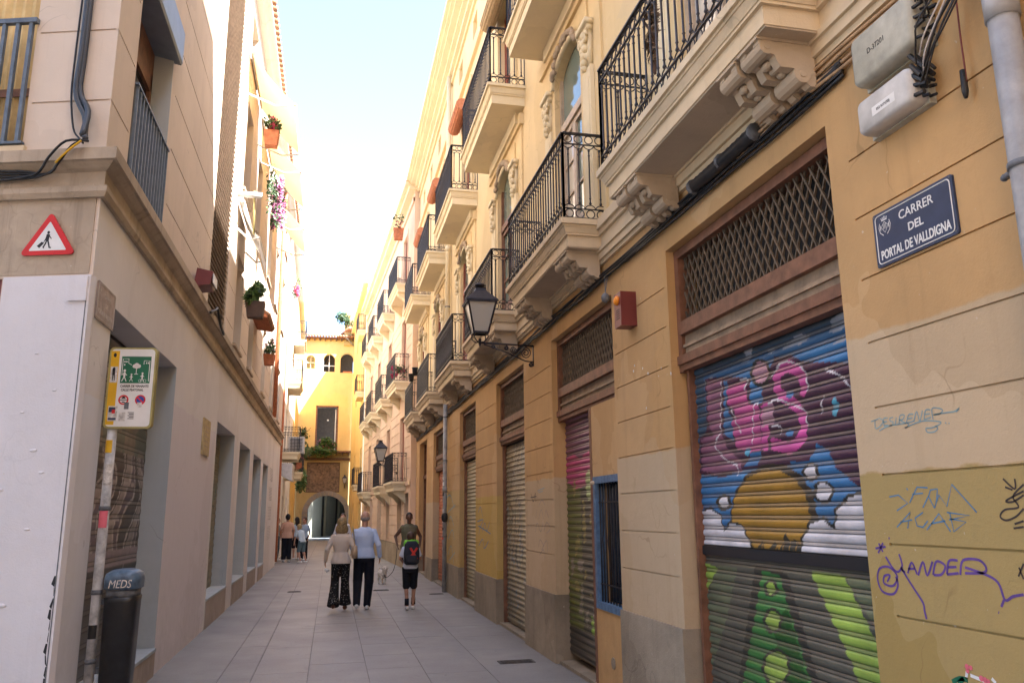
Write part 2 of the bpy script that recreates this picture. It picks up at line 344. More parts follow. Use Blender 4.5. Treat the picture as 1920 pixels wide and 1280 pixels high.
    def build(s,name,mat,parent=None,smooth=False,fix=True,label=None,kind=None):
        return inst(name,s.mesh(name,mat,smooth,fix),parent,label=label,kind=kind)
def inst(name,me,parent=None,loc=(0,0,0),rot=(0,0,0),sc=None,label=None,kind=None):
    o=bpy.data.objects.new(name,me); COL.objects.link(o); o.location=loc; o.rotation_euler=rot
    if sc: o.scale=sc
    if parent: o.parent=parent
    if label: o['label']=label
    if kind: o['kind']=kind
    return o
def children(o): return [c for c in COL.objects if c.parent==o]
def catmull(pts,k=5):
    P=[Vector(p) for p in pts]; out=[]
    for i in range(len(P)-1):
        p0=P[max(i-1,0)];p1=P[i];p2=P[i+1];p3=P[min(i+2,len(P)-1)]
        for j in range(k):
            t=j/k; out.append(0.5*((2*p1)+(p2-p0)*t+(2*p0-5*p1+4*p2-p3)*t*t+(3*p1-p0-3*p2+p3)*t**3))
    out.append(P[-1]); return out
def text_mesh(txt,size,name,mat,parent,loc,rot,depth=0.0015,align='CENTER',sx=1.0,shear=0,bold=0.0):
    cu=bpy.data.curves.new(name,'FONT'); cu.body=txt; cu.size=size; cu.align_x=align; cu.extrude=depth; cu.resolution_u=3; cu.shear=shear; cu.offset=bold
    o=bpy.data.objects.new(name,cu); COL.objects.link(o); dg=bpy.context.evaluated_depsgraph_get()
    me=bpy.data.meshes.new_from_object(o.evaluated_get(dg)); me.name=name; me.materials.clear(); me.materials.append(mat)
    bpy.data.objects.remove(o); bpy.data.curves.remove(cu)
    return inst(name,me,parent,loc,rot,(sx,1,1))

def relief(name,u0,u1,z0,z1,rects,mat,parent,extra=None,smooth=False,wall_d=0.35,label=None):
    """wall sheet in local x=u, y=-depth (outward +y), z. rects: (ua,ub,za,zb,depth,open)"""
    us={u0,u1}; zs={z0,z1}
    for r in rects:
        for a in r[:2]:
            if u0<a<u1: us.add(round(a,4))
        for a in r[2:4]:
            if z0<a<z1: zs.add(round(a,4))
    us=sorted(us); zs=sorted(zs); nu=len(us)-1; nz=len(zs)-1
    D=[[(0.0,False)]*nz for _ in range(nu)]
    for i in range(nu):
        cu=(us[i]+us[i+1])/2
        act=[r for r in rects if r[0]<cu<r[1]]
        for j in range(nz):
            cz=(zs[j]+zs[j+1])/2
            for r in act:
                if r[2]<cz<r[3]: D[i][j]=(r[4],r[5])
    mb=MB(); vid={}
    def V(u,d,z):
        k=(round(u,4),round(d,4),round(z,4))
        if k not in vid: vid[k]=len(mb.v); mb.v.append((u,-d,z))
        return vid[k]
    for i in range(nu):
        for j in range(nz):
            d,op=D[i][j]; a,b,c,e=us[i],us[i+1],zs[j],zs[j+1]
            if not op: mb.f.append((V(b,d,c),V(a,d,c),V(a,d,e),V(b,d,e)))
            if i+1<nu and D[i+1][j][0]!=d: d2=D[i+1][j][0]; mb.f.append((V(b,d,c),V(b,d,e),V(b,d2,e),V(b,d2,c)))
            if j+1<nz and D[i][j+1][0]!=d: d2=D[i][j+1][0]; mb.f.append((V(a,d,e),V(b,d,e),V(b,d2,e),V(a,d2,e)))
    if extra: extra(mb)
    return mb.build(name,mat,parent,fix=False,label=label)
def arch_fill(mb,a,b,zs,zt,d=0.3,n=14,rise=None):
    c=(a+b)/2; r=(b-a)/2; rise=rise or r
    P=[(c+r*math.cos(math.pi*k/n),zs+rise*math.sin(math.pi*k/n)) for k in range(n+1)]
    for (x0,y0),(x1,y1) in zip(P,P[1:]):
        i=len(mb.v); mb.v+=[(x0,0,y0),(x1,0,y1),(x1,0,zt),(x0,0,zt),(x0,-d,y0),(x1,-d,y1)]
        mb.f+=[(i,i+1,i+2,i+3),(i,i+4,i+5,i+1)]

# shared small meshes
def lathe(prof,n=8):
    mb=MB(); 
    for r,z in prof: 
        for k in range(n): a=2*math.pi*k/n; mb.v.append((r*math.cos(a),r*math.sin(a),z))
    for i in range(len(prof)-1):
        for k in range(n): k2=(k+1)%n; mb.f.append((i*n+k,i*n+k2,(i+1)*n+k2,(i+1)*n+k))
    mb.f.append(tuple(reversed(range(n)))); mb.f.append(tuple((len(prof)-1)*n+k for k in range(n))); return mb
RAILH=0.93; BAND=0.115
def ring_mesh(r,t,n=14):
    mb=MB(); mb.tube([(r*math.cos(2*math.pi*k/n),0,r*math.sin(2*math.pi*k/n)) for k in range(n)],t,4,closed=True); return mb.mesh('ring',M['iron'],True)
RING=ring_mesh(0.043,0.0058)
_bz0=BAND+0.045; _bz1=RAILH-BAND-0.045
BALU=lathe([(0.0075,_bz0),(0.015,_bz0+0.012),(0.015,_bz0+0.02),(0.0085,_bz0+0.035),(0.008,_bz0+0.06),(0.013,_bz0+0.07),(0.0085,_bz0+0.08),(0.0085,_bz1-0.08),(0.013,_bz1-0.07),(0.0085,_bz1-0.06),(0.0085,_bz1-0.03),(0.015,_bz1-0.015),(0.0075,_bz1)],6).mesh('baluster',M['iron'],True)
def yoke_mesh():
    mb=MB(); mb.tube([(-0.054*math.cos(a) if a<=math.pi/2 else 0.054*math.cos(math.pi-a),0,0.045-0.045*math.sin(a)) for a in [math.pi*k/8 for k in range(9)]],0.0055,4)
    return mb.mesh('yoke',M['iron'],True)
YOKE=yoke_mesh()

def railing(par,u0,u1,v,z,pitch=0.108,detail=True,side=True,mesh_screen=False,mat=None):
    """balcony railing; front between u0,u1 at outward distance v, base z; children of the balcony"""
    mat=mat or M['iron']
    runs=[((u0,v),(u1,v))]
    if side: runs+=[((u0,0.0),(u0,v)),((u1,0.0),(u1,v))]
    for (a,b) in runs:
        A=Vector((a[0],a[1],0)); B=Vector((b[0],b[1],0)); L=(B-A).length; t=(B-A)/L; ang=math.atan2(t.y,t.x)
        rl=MB()
        for zz,wd,ht in ((0.012,0.03,0.012),(BAND,0.02,0.008),(RAILH-BAND,0.02,0.008)):
            rl.bar((A.x,A.y,z+zz),(B.x,B.y,z+zz),wd,ht)
        rl.build('bottom_rail',mat,par,fix=False)
        hb=MB(); hb.bar((A.x,A.y,z+RAILH),(B.x,B.y,z+RAILH),0.042,0.014)
        for e in (A,B): hb.bar((e.x,e.y,z),(e.x,e.y,z+RAILH),0.02,0.02)
        hb.build('handrail',mat,par,fix=False)
        n=max(2,int(round(L/pitch))); 
        if detail:
            for k in range(n):
                p=A+t*(L*(k+0.5)/n)
                inst('baluster',BALU,par,(p.x,p.y,z),(0,0,ang)); inst('yoke',YOKE,par,(p.x,p.y,z+_bz1),(0,0,ang)); inst('yoke',YOKE,par,(p.x,p.y,z+_bz0),(math.pi,0,ang))
            for k in range(n):
                p=A+t*(L*(k+0.5)/n)
                for zz in (BAND/2+0.006,RAILH-BAND/2): inst('ring',RING,par,(p.x,p.y,z+zz),(0,0,ang))
        else:
            mb=MB()
            for k in range(n):
                p=A+t*(L*(k+0.5)/n); mb.bar((p.x,p.y,z+0.01),(p.x,p.y,z+RAILH),0.014,0.014)
                for zz in (BAND/2,RAILH-BAND/2): mb.tube([(p.x+0.045*math.cos(q)*t.x,p.y+0.045*math.cos(q)*t.y,z+zz+0.045*math.sin(q)) for q in [math.pi/3*i for i in range(6)]],0.006,3,closed=True)
            mb.build('railing_bars',mat,par,fix=False,kind='stuff')

def slab(par,u0,u1,z1,v,mat=None,thick=0.26,name='slab',layers=None):
    """moulded balcony slab: stacked mouldings stepping in towards the soffit"""
    mat=mat or M['cream']; T=thick
    layers=layers or [(0,0.055,0.0),(0.055,0.075,0.022),(0.075,0.13,0.03,0.055),(0.13,0.15,0.062),(0.15,0.26,0.085)]
    mb=MB()
    for L in layers:
        a,b,i0=L[:3]; i1=L[3] if len(L)>3 else i0; a*=T/0.26; b*=T/0.26
        t=(u0+i0,u1-i0,v-i0,z1-a); c=(u0+i1,u1-i1,v-i1,z1-b)
        vs=[(t[0],-0.05,t[3]),(t[1],-0.05,t[3]),(t[1],t[2],t[3]),(t[0],t[2],t[3]),(c[0],-0.05,c[3]),(c[1],-0.05,c[3]),(c[1],c[2],c[3]),(c[0],c[2],c[3])]
        mb.add(vs,[(0,1,2,3),(7,6,5,4),(0,3,7,4),(3,2,6,7),(2,1,5,6),(1,0,4,5)])
    return mb.build(name,mat,par,fix=False)
def bracket_mesh(mat,W=0.24,V=0.34,H=0.27):
    mb=MB()
    prof=[(0,0),(V,0),(V+0.005,-0.04),(V-0.03,-0.09),(V-0.09,-0.10),(V-0.10,-0.13),(V-0.12,-0.17),(0.13,-0.17),(0.10,-0.22),(0.04,-H),(0,-H)]
    for x0,x1,k in ((-W/2,-W/2+0.07,1.0),(-W/2+0.07,W/2-0.07,0.86),(W/2-0.07,W/2,1.0)):
        mb.prism([(p[0]*k,p[1]*k) for p in prof],lambda p:(x0,p[0],p[1]),lambda p:(x1,p[0],p[1]))
    mb.tube([(-W/2-0.006,V-0.045,-0.055),(W/2+0.006,V-0.045,-0.055)],0.048,12); mb.tube([(-W/2-0.006,0.085,-0.20),(W/2+0.006,0.085,-0.20)],0.055,12)
    mb.tube([(-W/2-0.012,V-0.045,-0.055),(W/2+0.012,V-0.045,-0.055)],0.02,8); mb.tube([(-W/2-0.012,0.085,-0.20),(W/2+0.012,0.085,-0.20)],0.022,8)
    for k in range(5): mb.ell((0,V-0.10-0.045*k,-0.115-0.018*k),(0.055-0.004*k,0.026,0.026),8,5)
    mb.box(-W/2-0.01,W/2+0.01,0,V+0.02,-0.018,0.0)
    return mb.mesh('bracket',mat,False)
BRK=bracket_mesh(M['soffit'])
def slat_mesh(L,pitch,amp,mat,cols=1,name='slat'):
    prof=[(amp*0.30,0.0),(amp*0.34,pitch*0.20),(-amp*0.1,pitch*0.25),(amp*0.55,pitch*0.34),(amp*0.85,pitch*0.45),(amp*0.97,pitch*0.58),(amp*0.88,pitch*0.72),(amp*0.6,pitch*0.86),(-amp*0.1,pitch*0.98)]
    mb=MB()
    for c in range(cols+1):
        for (v,z) in prof: mb.v.append((L*c/cols,v,z))
    n=len(prof)
    for c in range(cols):
        for k in range(n-1): a=c*n+k; mb.f.append((a+n,a,a+1,a+n+1))
    return mb,prof
def shutter(par,u0,u1,z0,z1,depth,pitch,mat,individual=True,amp=0.016,paint=None,cols=1,name='roller_shutter'):
    """roller shutter made of curved slats; thing > roller_shutter > slat"""
    sh=MB(); sh.box(u0-0.03,u1+0.03,-depth-0.02,-depth-0.004,z0,z1); root=sh.build(name,M['dark'],par,fix=False)
    n=int(round((z1-z0)/pitch)); L=u1-u0
    if paint is None and individual:
        mb,_=slat_mesh(L,pitch,amp,mat); me=mb.mesh('slat',mat,True,fix=False)
        for k in range(n): inst('slat',me,root,(u0,-depth,z0+k*pitch))
    elif paint is None:
        mb=MB()
        for k in range(n):
            m2,_=slat_mesh(L,pitch,amp,mat); mb.add([(x+u0,y-depth,z+z0+k*pitch) for x,y,z in m2.v],m2.f)
        mb.build('slat_curtain',mat,root,True,fix=False,kind='stuff')
    else:
        big=MB(); cols_all=[]
        for k in range(n):
            mb,prof=slat_mesh(L,pitch,amp,mat,cols)
            cc=[]; npf=len(prof)
            for q,(x,y,z) in enumerate(mb.v):
                c_=paint(u0+x,z0+k*pitch+z); r_=q%npf
                if r_<2: c_=tuple(a_*0.50+b_*0.50 for a_,b_ in zip(c_,(0.19,0.165,0.14)))
                elif r_ in (2,8): c_=tuple(a_*0.25 for a_ in c_)
                cc.append((*c_,1.0))
            if individual:
                me=mb.mesh('slat',mat,True,fix=False); at=me.color_attributes.new('Paint','FLOAT_COLOR','POINT')
                at.data.foreach_set('color',[q for c in cc for q in c]); inst('slat',me,root,(u0,-depth,z0+k*pitch))
            else:
                big.add([(x+u0,y-depth,z+z0+k*pitch) for x,y,z in mb.v],mb.f); cols_all+=cc
        if not individual:
            me=big.mesh('slat_curtain',mat,True,fix=False); at=me.color_attributes.new('Paint','FLOAT_COLOR','POINT')
            at.data.foreach_set('color',[q for c in cols_all for q in c]); inst('slat_curtain',me,root,kind='stuff')
    return root
def lattice(par,u0,u1,z0,z1,d,pitch=0.085,t=0.011,lean=1.9):
    mb=MB(); W=u1-u0;H=z1-z0
    # expanded-metal lattice: two families of slanting strips, each strip turned on edge
    for sg,dd in ((1,0),(-1,0.008)):
        k=-int(H/lean/pitch)-2
        while k*pitch<W+H/lean:
            x0=k*pitch; a=(x0,0.0) if sg>0 else (x0+H/lean,0.0); b=(x0+H/lean,H) if sg>0 else (x0,H)
            # clip to 0..W
            (ax,az),(bx,bz)=a,b
            if max(ax,bx)>0 and min(ax,bx)<W:
                def cl(p,q,xc):
                    tt=(xc-p[0])/(q[0]-p[0]); return (xc,p[1]+(q[1]-p[1])*tt)
                P=[(ax,az),(bx,bz)]
                for i in (0,1):
                    o=P[1-i]
                    if P[i][0]<0: P[i]=cl(P[i],o,0)
                    if P[i][0]>W: P[i]=cl(P[i],o,W)
                if abs(P[0][1]-P[1][1])>0.01: mb.bar((u0+P[0][0],-d-dd,z0+P[0][1]),(u0+P[1][0],-d-dd,z0+P[1][1]),t,0.014,up=(0,1,0))
            k+=1
    return mb.build('grille_lattice',M['lattice'],par,fix=False,kind='stuff')
def joints(u0,u1,zlist,h=0.010,d=0.012,m=0.09): return [(u0+m,u1-m,z-h/2,z+h/2,d,False) for z in zlist]

# ================================================================== GROUND
g=MB(); g.box(-40,40,-30,140,-0.5,-0.03); tag(g.build('ground',M['joint'],None,fix=False),kind='structure')
street=tag(MB().box(-6,6,-12,57.6,-0.029,-0.006).build('street_paving',M['joint'],None,fix=False),kind='structure')
random.seed(3)
cols=[(-1.86,-1.105,1.1),(-1.10,-0.765,0.62),(-0.755,-0.18,0.9),(-0.177,0.46,0.9),(0.463,1.08,0.9),(1.083,1.76,0.9),(1.767,2.64,1.1)]
far=MB(); smesh={}
for ci,(xa,xb,L) in enumerate(cols):
    y=5.2+(ci%2)*L*0.5; 
    while y<57.5:
        if y<22.5:
            key=(ci,)
            if key not in smesh:
                b=MB(); e=0.002; g_=0.0025; b.add([(0,0,0),(xb-xa-g_,0,0),(xb-xa-g_,L-0.003,0),(0,L-0.003,0),(e,e,0.006),(xb-xa-g_-e,e,0.006),(xb-xa-g_-e,L-0.003-e,0.006),(e,L-0.003-e,0.006)],
                    [(4,5,6,7),(0,1,5,4),(1,2,6,5),(2,3,7,6),(3,0,4,7)]); smesh[key]=b.mesh('paving_slab',M['pave'],fix=False)
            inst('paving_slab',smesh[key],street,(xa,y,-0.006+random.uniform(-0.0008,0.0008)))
        else: far.add([(xa,y,0),(xb-0.006,y,0),(xb-0.006,y+L-0.007,0),(xa,y+L-0.007,0)],[(0,1,2,3)])
        y+=L
far.build('far_slabs',M['pave'],street,fix=False,kind='stuff')
# plain paving round the seen part
pl=MB()
for a in ((-6,-1.863,-12,57),(2.645,6,-12,57),(-1.863,2.645,-12,5.15)): pl.add([(a[0],a[2],0),(a[1],a[2],0),(a[1],a[3],0),(a[0],a[3],0)],[(0,1,2,3)])
pl.build('plain_paving',M['pave'],street,fix=False,kind='stuff')
for i,(p,sx,sy,lb) in enumerate([((552,1109),0.30,0.22,'small iron cover in the paving left of the walking woman'),((714,1106),0.36,0.24,'iron cover in the paving just below the white dog'),
      ((968,1240),0.42,0.20,'nearest iron cover in the paving, by the tan shutter'),((818,1113),0.3,0.15,'thin iron cover beside the downpipe pier on the right')]):
    c=onZ(0,*p); m=MB(); m.box(-sx/2,sx/2,-sy/2,sy/2,0.0,0.006)
    for k in range(-3,4): m.box(-sx/2+0.03,sx/2-0.03,k*sy/8-0.006,k*sy/8+0.006,0.006,0.010)
    o=m.build('manhole_cover',M['manhole'],None,fix=False); o.location=(c.x,c.y,0.001); tag(o,lb,'manhole cover','iron covers in the paving')

# ================================================================== ORANGE BUILDING (right)
RX=2.62
OB=thing('orange_building','long orange and pale yellow building with arched balcony doors along the right side','building',(RX,0,0),math.pi/2)
OPEN=[(3.63,5.86),(7.20,9.44),(10.95,12.92),(14.9,16.85),(19.0,21.4),(22.95,24.9)]
END=25.85
piers=[(-8,3.63)]+[(OPEN[i][1],OPEN[i+1][0]) for i in range(5)]+[(24.9,END)]
rects=[(a,b,0.0,3.80,0.30,False) for a,b in OPEN]
ZJ=[0.88+0.328*k for k in range(1,9)]
for i,(a,b) in enumerate(piers):
    zz=[z+0.002 for z in ZJ]
    rects+=joints(max(a,-2),b,zz,m=0.17 if i==0 else 0.06)
relief('ground_floor_wall',-8,END,0,4.16,rects,M['orange'],OB)
for (a,b),h in zip(piers,[0.87,0.84,0.76,0.68,0.62,0.56,0.5]):
    MB().box(a-0.004,b+0.004,-0.27,0.022,0,h).build('plinth',M['plinth'],OB,fix=False)
# string course along the wall
m=MB()
for (z0,z1,v) in ((4.16,4.20,0.03),(4.20,4.27,0.055),(4.27,4.31,0.075),(4.31,4.42,0.06),(4.42,4.47,0.09),(4.47,4.57,0.12)): m.box(-8,END,-0.05,v,z0,z1)
m.build('string_course',M['cream'],OB,fix=False)
UC=[4.75,8.33,11.95,16.0,20.2,24.0]
WZ0,WSP,WTOP=4.62,6.92,7.20
rects=[]; EX=[]
for k,uc in enumerate(UC):
    rects+=[(uc-1.17,uc+1.17,4.57,7.42,-0.028,False),(uc-1.22,uc+1.22,7.42,7.60,-0.065,False),(uc-0.80,uc+0.80,4.57,7.30,-0.05,False),(uc-0.53,uc+0.53,WZ0,WTOP,0.10,True)]
    rects+=[(uc-0.86,uc+0.86,7.98,10.62,-0.035,False),(uc-0.95,uc+0.95,10.62,10.74,-0.08,False),(uc-0.5,uc+0.5,8.02,10.3,0.18,True)]
rects+= [(u,u+0.5,11.62,12.08,0.2,False) for u in [1.2+1.93*i for i in range(13)]]
rects+= [(-8,END,11.1,11.25,-0.07,False),(-8,END,12.3,12.4,-0.05,False)]
def exf(mb):
    for uc in UC:
        a=len(mb.v); arch_fill(mb,uc-0.53,uc+0.53,WSP,WTOP+0.001,0.1,12,rise=0.265)
        for i in range(a,len(mb.v)): x,y,z=mb.v[i]; mb.v[i]=(x,y+0.05 if y>-0.09 else y,z)
relief('upper_wall',-8,END,4.57,12.75,rects,M['yellow_up'],OB,extra=exf)
m=MB(); a=0.0
for (z0,z1,v) in ((12.55,12.66,0.10),(12.66,12.74,0.20),(12.74,12.80,0.34),(12.80,12.86,0.42),(12.86,12.98,0.5)): m.box(-8,END,-0.3,v,z0,z1)
m.build('roof_cornice',M['creamlit'],OB,fix=False)
MB().box(-8,END,-9,-0.01,12.76,12.84).build('roof',M['rooftile'],OB,fix=False)
m=MB(); m.box(-8,6.6,-7,-0.05,12.98,15.4); m.box(-8,6.8,-7.2,0.2,15.4,15.55); m.build('attic_storey',M['yellow_up'],OB,fix=False)
MB().box(END-0.3,END,-6,-0.001,0,12.7).build('gable_wall',M['yellow_up'],OB,fix=False)
# gutter pipe up the facade
# upper windows
def french_door(par,uc,w,z0,z1,d,frame,arch=None,fill='glass',split=0.74,bars=3,curtain=False):
    """frame + transom + two glazed leaves; par is the building, local axes"""
    fr=MB(); h=0.05
    fr.box(uc-w/2,uc-w/2+h,-d-0.03,-d+0.04,z0,z1); fr.box(uc+w/2-h,uc+w/2,-d-0.03,-d+0.04,z0,z1); fr.box(uc-w/2,uc+w/2,-d-0.03,-d+0.04,z0,z0+0.06)
    zt=z0+(z1-z0)*split; fr.box(uc-w/2+h,uc+w/2-h,-d-0.03,-d+0.055,zt,zt+0.10)
    if arch is None: fr.box(uc-w/2,uc+w/2,-d-0.03,-d+0.04,z1-0.05,z1)
    F=fr.build('window_frame',frame,par,fix=False)
    for s_ in (-1,1):
        a=uc+(0 if s_>0 else -w/2+h); b=uc+(w/2-h if s_>0 else 0); lf=MB()
        lf.box(a+0.004,a+0.055,-d-0.02,-d+0.03,z0+0.065,zt-0.004); lf.box(b-0.055,b-0.004,-d-0.02,-d+0.03,z0+0.065,zt-0.004)
        lf.box(a+0.055,b-0.055,-d-0.02,-d+0.03,z0+0.065,z0+0.40); lf.box(a+0.055,b-0.055,-d-0.02,-d+0.03,zt-0.07,zt-0.004)
        for k in range(1,bars): z=z0+0.4+(zt-0.07-z0-0.4)*k/bars; lf.box(a+0.055,b-0.055,-d-0.012,-d+0.02,z-0.014,z+0.014)
        lf.build('door_leaf',frame,par,fix=False)
        MB().box(a+0.05,b-0.05,-d-0.006,-d,z0+0.4,zt-0.06).build('pane',M['curtainglass'] if (curtain and s_>0) else M[fill],F,fix=False)
    MB().box(uc-w/2+h-0.005,uc+w/2-h+0.005,-d-0.006,-d,zt+0.09,z1-0.002).build('pane',M['glass'],F,fix=False)
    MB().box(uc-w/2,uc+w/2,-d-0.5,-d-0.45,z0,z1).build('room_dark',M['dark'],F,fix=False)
    return F
def scroll_capital(mat):
    mb=MB(); mb.box(-0.17,0.17,0.0,0.10,0.50,0.56); mb.box(-0.15,0.15,0.0,0.07,0.44,0.50); mb.box(-0.12,0.12,0.0,0.045,0.05,0.44)
    for s_ in (-1,1):
        pts=[]
        for k in range(13): a=k*0.75; r=0.075-0.0048*k; pts.append((s_*(0.095-0.0*k)+s_*r*math.cos(a)*0.6,0.075,0.36+r*math.sin(a)))
        mb.tube(pts,0.019,5); mb.ell((s_*0.09,0.05,0.13),(0.03,0.035,0.05),7,5)
    for i,(x,z,r) in enumerate([(0,0.42,0.05),(0,0.33,0.055),(-0.04,0.25,0.045),(0.04,0.25,0.045),(0,0.18,0.05),(0,0.10,0.04),(0,0.03,0.03)]): mb.ell((x,0.06,z),(r,0.045,r*1.1),8,5)
    return mb.mesh('capital',mat,True)
CAPM=scroll_capital(M['creamlit'])
frames=['woodframe','woodframe','wood','woodred','woodred','woodred']
for k,uc in enumerate(UC):
    french_door(OB,uc,1.06,WZ0,WTOP,0.055,M[frames[k]],arch=True,split=0.64,curtain=(k<2))
    for s_ in (-1,1):
        pm=MB(); pm.box(uc+s_*0.80-0.14,uc+s_*0.80+0.14,0.03,0.075,4.57,6.42); pm.box(uc+s_*0.80-0.09,uc+s_*0.80+0.09,0.075,0.082,4.8,6.3); pm.box(uc+s_*0.80-0.16,uc+s_*0.80+0.16,0.03,0.09,4.57,4.75)
        P_=pm.build('pilaster',M['creamlit'],OB,fix=False); inst('capital',CAPM,P_,(uc+s_*0.80,0.03,6.40))
    # arch moulding and rocaille crest
    am=MB(); pts=[(uc-0.56*math.cos(a),0.06,WSP+0.29*math.sin(a)) for a in [math.pi*q/14 for q in range(15)]]; am.tube(pts,0.035,6)
    am.build('arch_moulding',M['creamlit'],OB,True)
    cr=MB(); random.seed(40+k)
    for q in range(19):
        a=math.pi*(0.10+0.80*q/18); cr.ell((uc-0.50*math.cos(a),0.08+random.uniform(0,0.03),WSP+0.36*math.sin(a)+random.uniform(-0.02,0.02)),(0.045,0.035,0.04+0.02*random.random()),7,5)
    cr.build('carved_crest',M['leftcornice'],OB)
    french_door(OB,uc,1.0,8.02,10.3,0.13,M['woodred'],split=0.78,bars=2,fill='glassdark' if k%2 else 'glass')
    # rolled blind
    rb=MB(); n=14
    rb.tube([(uc-0.62,0.20,10.22),(uc+0.62,0.20,10.22)],0.13,n)
    for q in range(n): a=2*math.pi*q/n; rb.tube([(uc-0.62,0.20+0.133*math.cos(a),10.22+0.133*math.sin(a)),(uc+0.62,0.20+0.133*math.cos(a),10.22+0.133*math.sin(a))],0.007,3)
    rb.box(uc-0.6,uc+0.6,0.0,0.09,10.32,10.36)
    rb.build('rolled_blind',M['rolltan'] if k<3 else M['rollred'],OB,fix=False)
# balconies
B1=[(3.42,6.12),(7.2,9.86),(10.95,13.5),(14.92,17.5),(18.95,21.6),(22.8,25.3)]
for k,(a,b) in enumerate(B1):
    bl=slab(OB,a,b,4.572,0.49,M['cream'],name='balcony',thick=0.27)
    railing(bl,a+0.05,b-0.05,0.445,4.575,detail=(k<4))
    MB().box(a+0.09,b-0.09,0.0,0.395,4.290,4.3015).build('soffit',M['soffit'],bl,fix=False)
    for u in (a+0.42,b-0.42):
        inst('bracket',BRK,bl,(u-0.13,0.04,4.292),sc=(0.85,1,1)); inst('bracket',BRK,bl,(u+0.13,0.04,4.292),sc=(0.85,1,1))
B2=[(3.3,6.1),(6.9,9.5),(10.58,13.25),(14.62,17.2),(18.5,21.2),(22.5,25.1)]
for k,(a,b) in enumerate(B2):
    bl=slab(OB,a,b,7.965,0.58,M['creamlit'],name='balcony',thick=0.30,layers=[(0,0.04,0.0),(0.04,0.055,0.03),(0.055,0.12,0.03,0.05),(0.12,0.14,0.06),(0.14,0.26,0.075)])
    railing(bl,a+0.05,b-0.05,0.53,7.97,detail=(k<4))
    MB().box(a+0.3,b-0.3,0.0,0.10,7.50,7.665).build('bed_moulding',M['creamlit'],bl,fix=False)
# ---- ground floor openings
def woodwork(a,b,g0=3.18,g1=3.72,l0=2.80,lat=True):
    W=MB(); W.box(a,a+0.07,-0.20,-0.07,l0-0.02,3.79); W.box(b-0.07,b,-0.20,-0.07,l0-0.02,3.79); W.box(a+0.07,b-0.07,-0.20,-0.07,3.72,3.79)
    W.build('shopfront_frame',M['wood'],OB,fix=False)
    MB().box(a+0.07,b-0.07,-0.20,-0.05,3.075,g0).build('upper_beam',M['wood'],OB,fix=False)
    t=MB(); t.box(a+0.07,b-0.07,-0.2,-0.10,2.91,3.075); t.box(a+0.07,b-0.07,-0.1,-0.08,2.975,3.0); t.build('fascia_panel',M['woodtan'],OB,fix=False)
    t=MB(); t.box(a+0.02,b-0.02,-0.22,-0.045,2.84,2.91); t.box(a+0.02,b-0.02,-0.22,-0.065,2.79,2.84); t.build('lower_beam',M['wood'],OB,fix=False)
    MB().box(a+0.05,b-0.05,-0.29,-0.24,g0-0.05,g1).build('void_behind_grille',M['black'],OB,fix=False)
    if lat: lattice(OB,a+0.07,b-0.07,g0,g1,0.12)
for (a,b) in OPEN[:5]: woodwork(a,b)
for (a,b) in OPEN: MB().box(a-0.01,b+0.01,-0.28,-0.03,-0.02,0.035).build('doorstep',M['plinth'],OB,fix=False)
# mural painted on the near shutter
def z6(pts): return [onX(RX+0.16,1280+x*0.5781,540+y*0.5781) for x,y in pts]
def uz(pts): return [(p.y,p.z) for p in z6(pts)]
def inpoly(x,y,P):
    c=False; j=len(P)-1
    for i in range(len(P)):
        xi,yi=P[i]; xj,yj=P[j]
        if (yi>y)!=(yj>y) and x<(xj-xi)*(y-yi)/(yj-yi)+xi: c=not c
        j=i
    return c
def pdist(x,y,L):
    d=9
    for (x0,y0),(x1,y1) in zip(L,L[1:]):
        dx,dy=x1-x0,y1-y0; q=dx*dx+dy*dy; t=0 if q==0 else max(0,min(1,((x-x0)*dx+(y-y0)*dy)/q)); e=math.hypot(x-x0-t*dx,y-y0-t*dy); d=min(d,e)
    return d
PLUM=(0.085,0.032,0.07); MAUVE=(0.29,0.12,0.21); PINK=(0.60,0.10,0.33); HOT=(0.68,0.10,0.40); LPINK=(0.50,0.27,0.36); BLUE=(0.045,0.20,0.46); GOLD=(0.42,0.23,0.03); WHT=(0.78,0.77,0.84); DK=(0.035,0.033,0.028)
GRN=(0.045,0.22,0.05); LIME=(0.34,0.52,0.09); GG=(0.15,0.18,0.11)
ops=[]
def poly(c,p,edge=0.0): ops.append(('p',c,uz(p),edge))
def stroke(c,p,wd): ops.append(('s',c,uz(catmull([(a,b,0) for a,b in p],4) and [(q.x,q.y) for q in catmull([(a,b,0) for a,b in p],4)]),wd))
def circ(c,x,y,rx,ry=None): 
    ry=ry or rx; poly(c,[(x+rx*math.cos(a),y+ry*math.sin(a)) for a in [math.pi*2*k/14 for k in range(14)]])
poly(PLUM,[(76,296),(136,286),(222,292),(240,352),(280,300),(300,222),(420,240),(560,240),(585,640),(545,650),(500,600),(450,510),(432,560),(300,575),(195,590),(120,618),(62,605),(60,485),(84,460)])
poly(BLUE,[(225,300),(262,330),(262,372),(222,378)])
poly(BLUE,[(138,300),(150,300),(146,380),(170,440),(168,500),(138,470)])
poly(BLUE,[(226,535),(262,530),(250,572),(205,580)])
poly(MAUVE,[(80,300),(130,293),(130,470),(150,520),(195,560),(195,598),(150,592),(110,604),(68,590),(65,490),(104,478),(88,440)])
stroke(MAUVE,[(85,600),(88,690)],0.018); stroke(MAUVE,[(105,600),(106,670)],0.015)
poly(PINK,[(148,322),(208,298),(216,380),(252,378),(262,520),(225,532),(180,522),(163,440),(176,400),(150,378)])
poly(HOT,[(258,380),(284,372),(286,520),(330,532),(262,524)])
poly(LPINK,[(262,388),(298,372),(300,440),(262,450)])
stroke(PLUM,[(398,335),(395,280),(350,248),(305,280),(312,345),(370,380),(398,430),(395,490),(350,522),(295,505)],0.115)
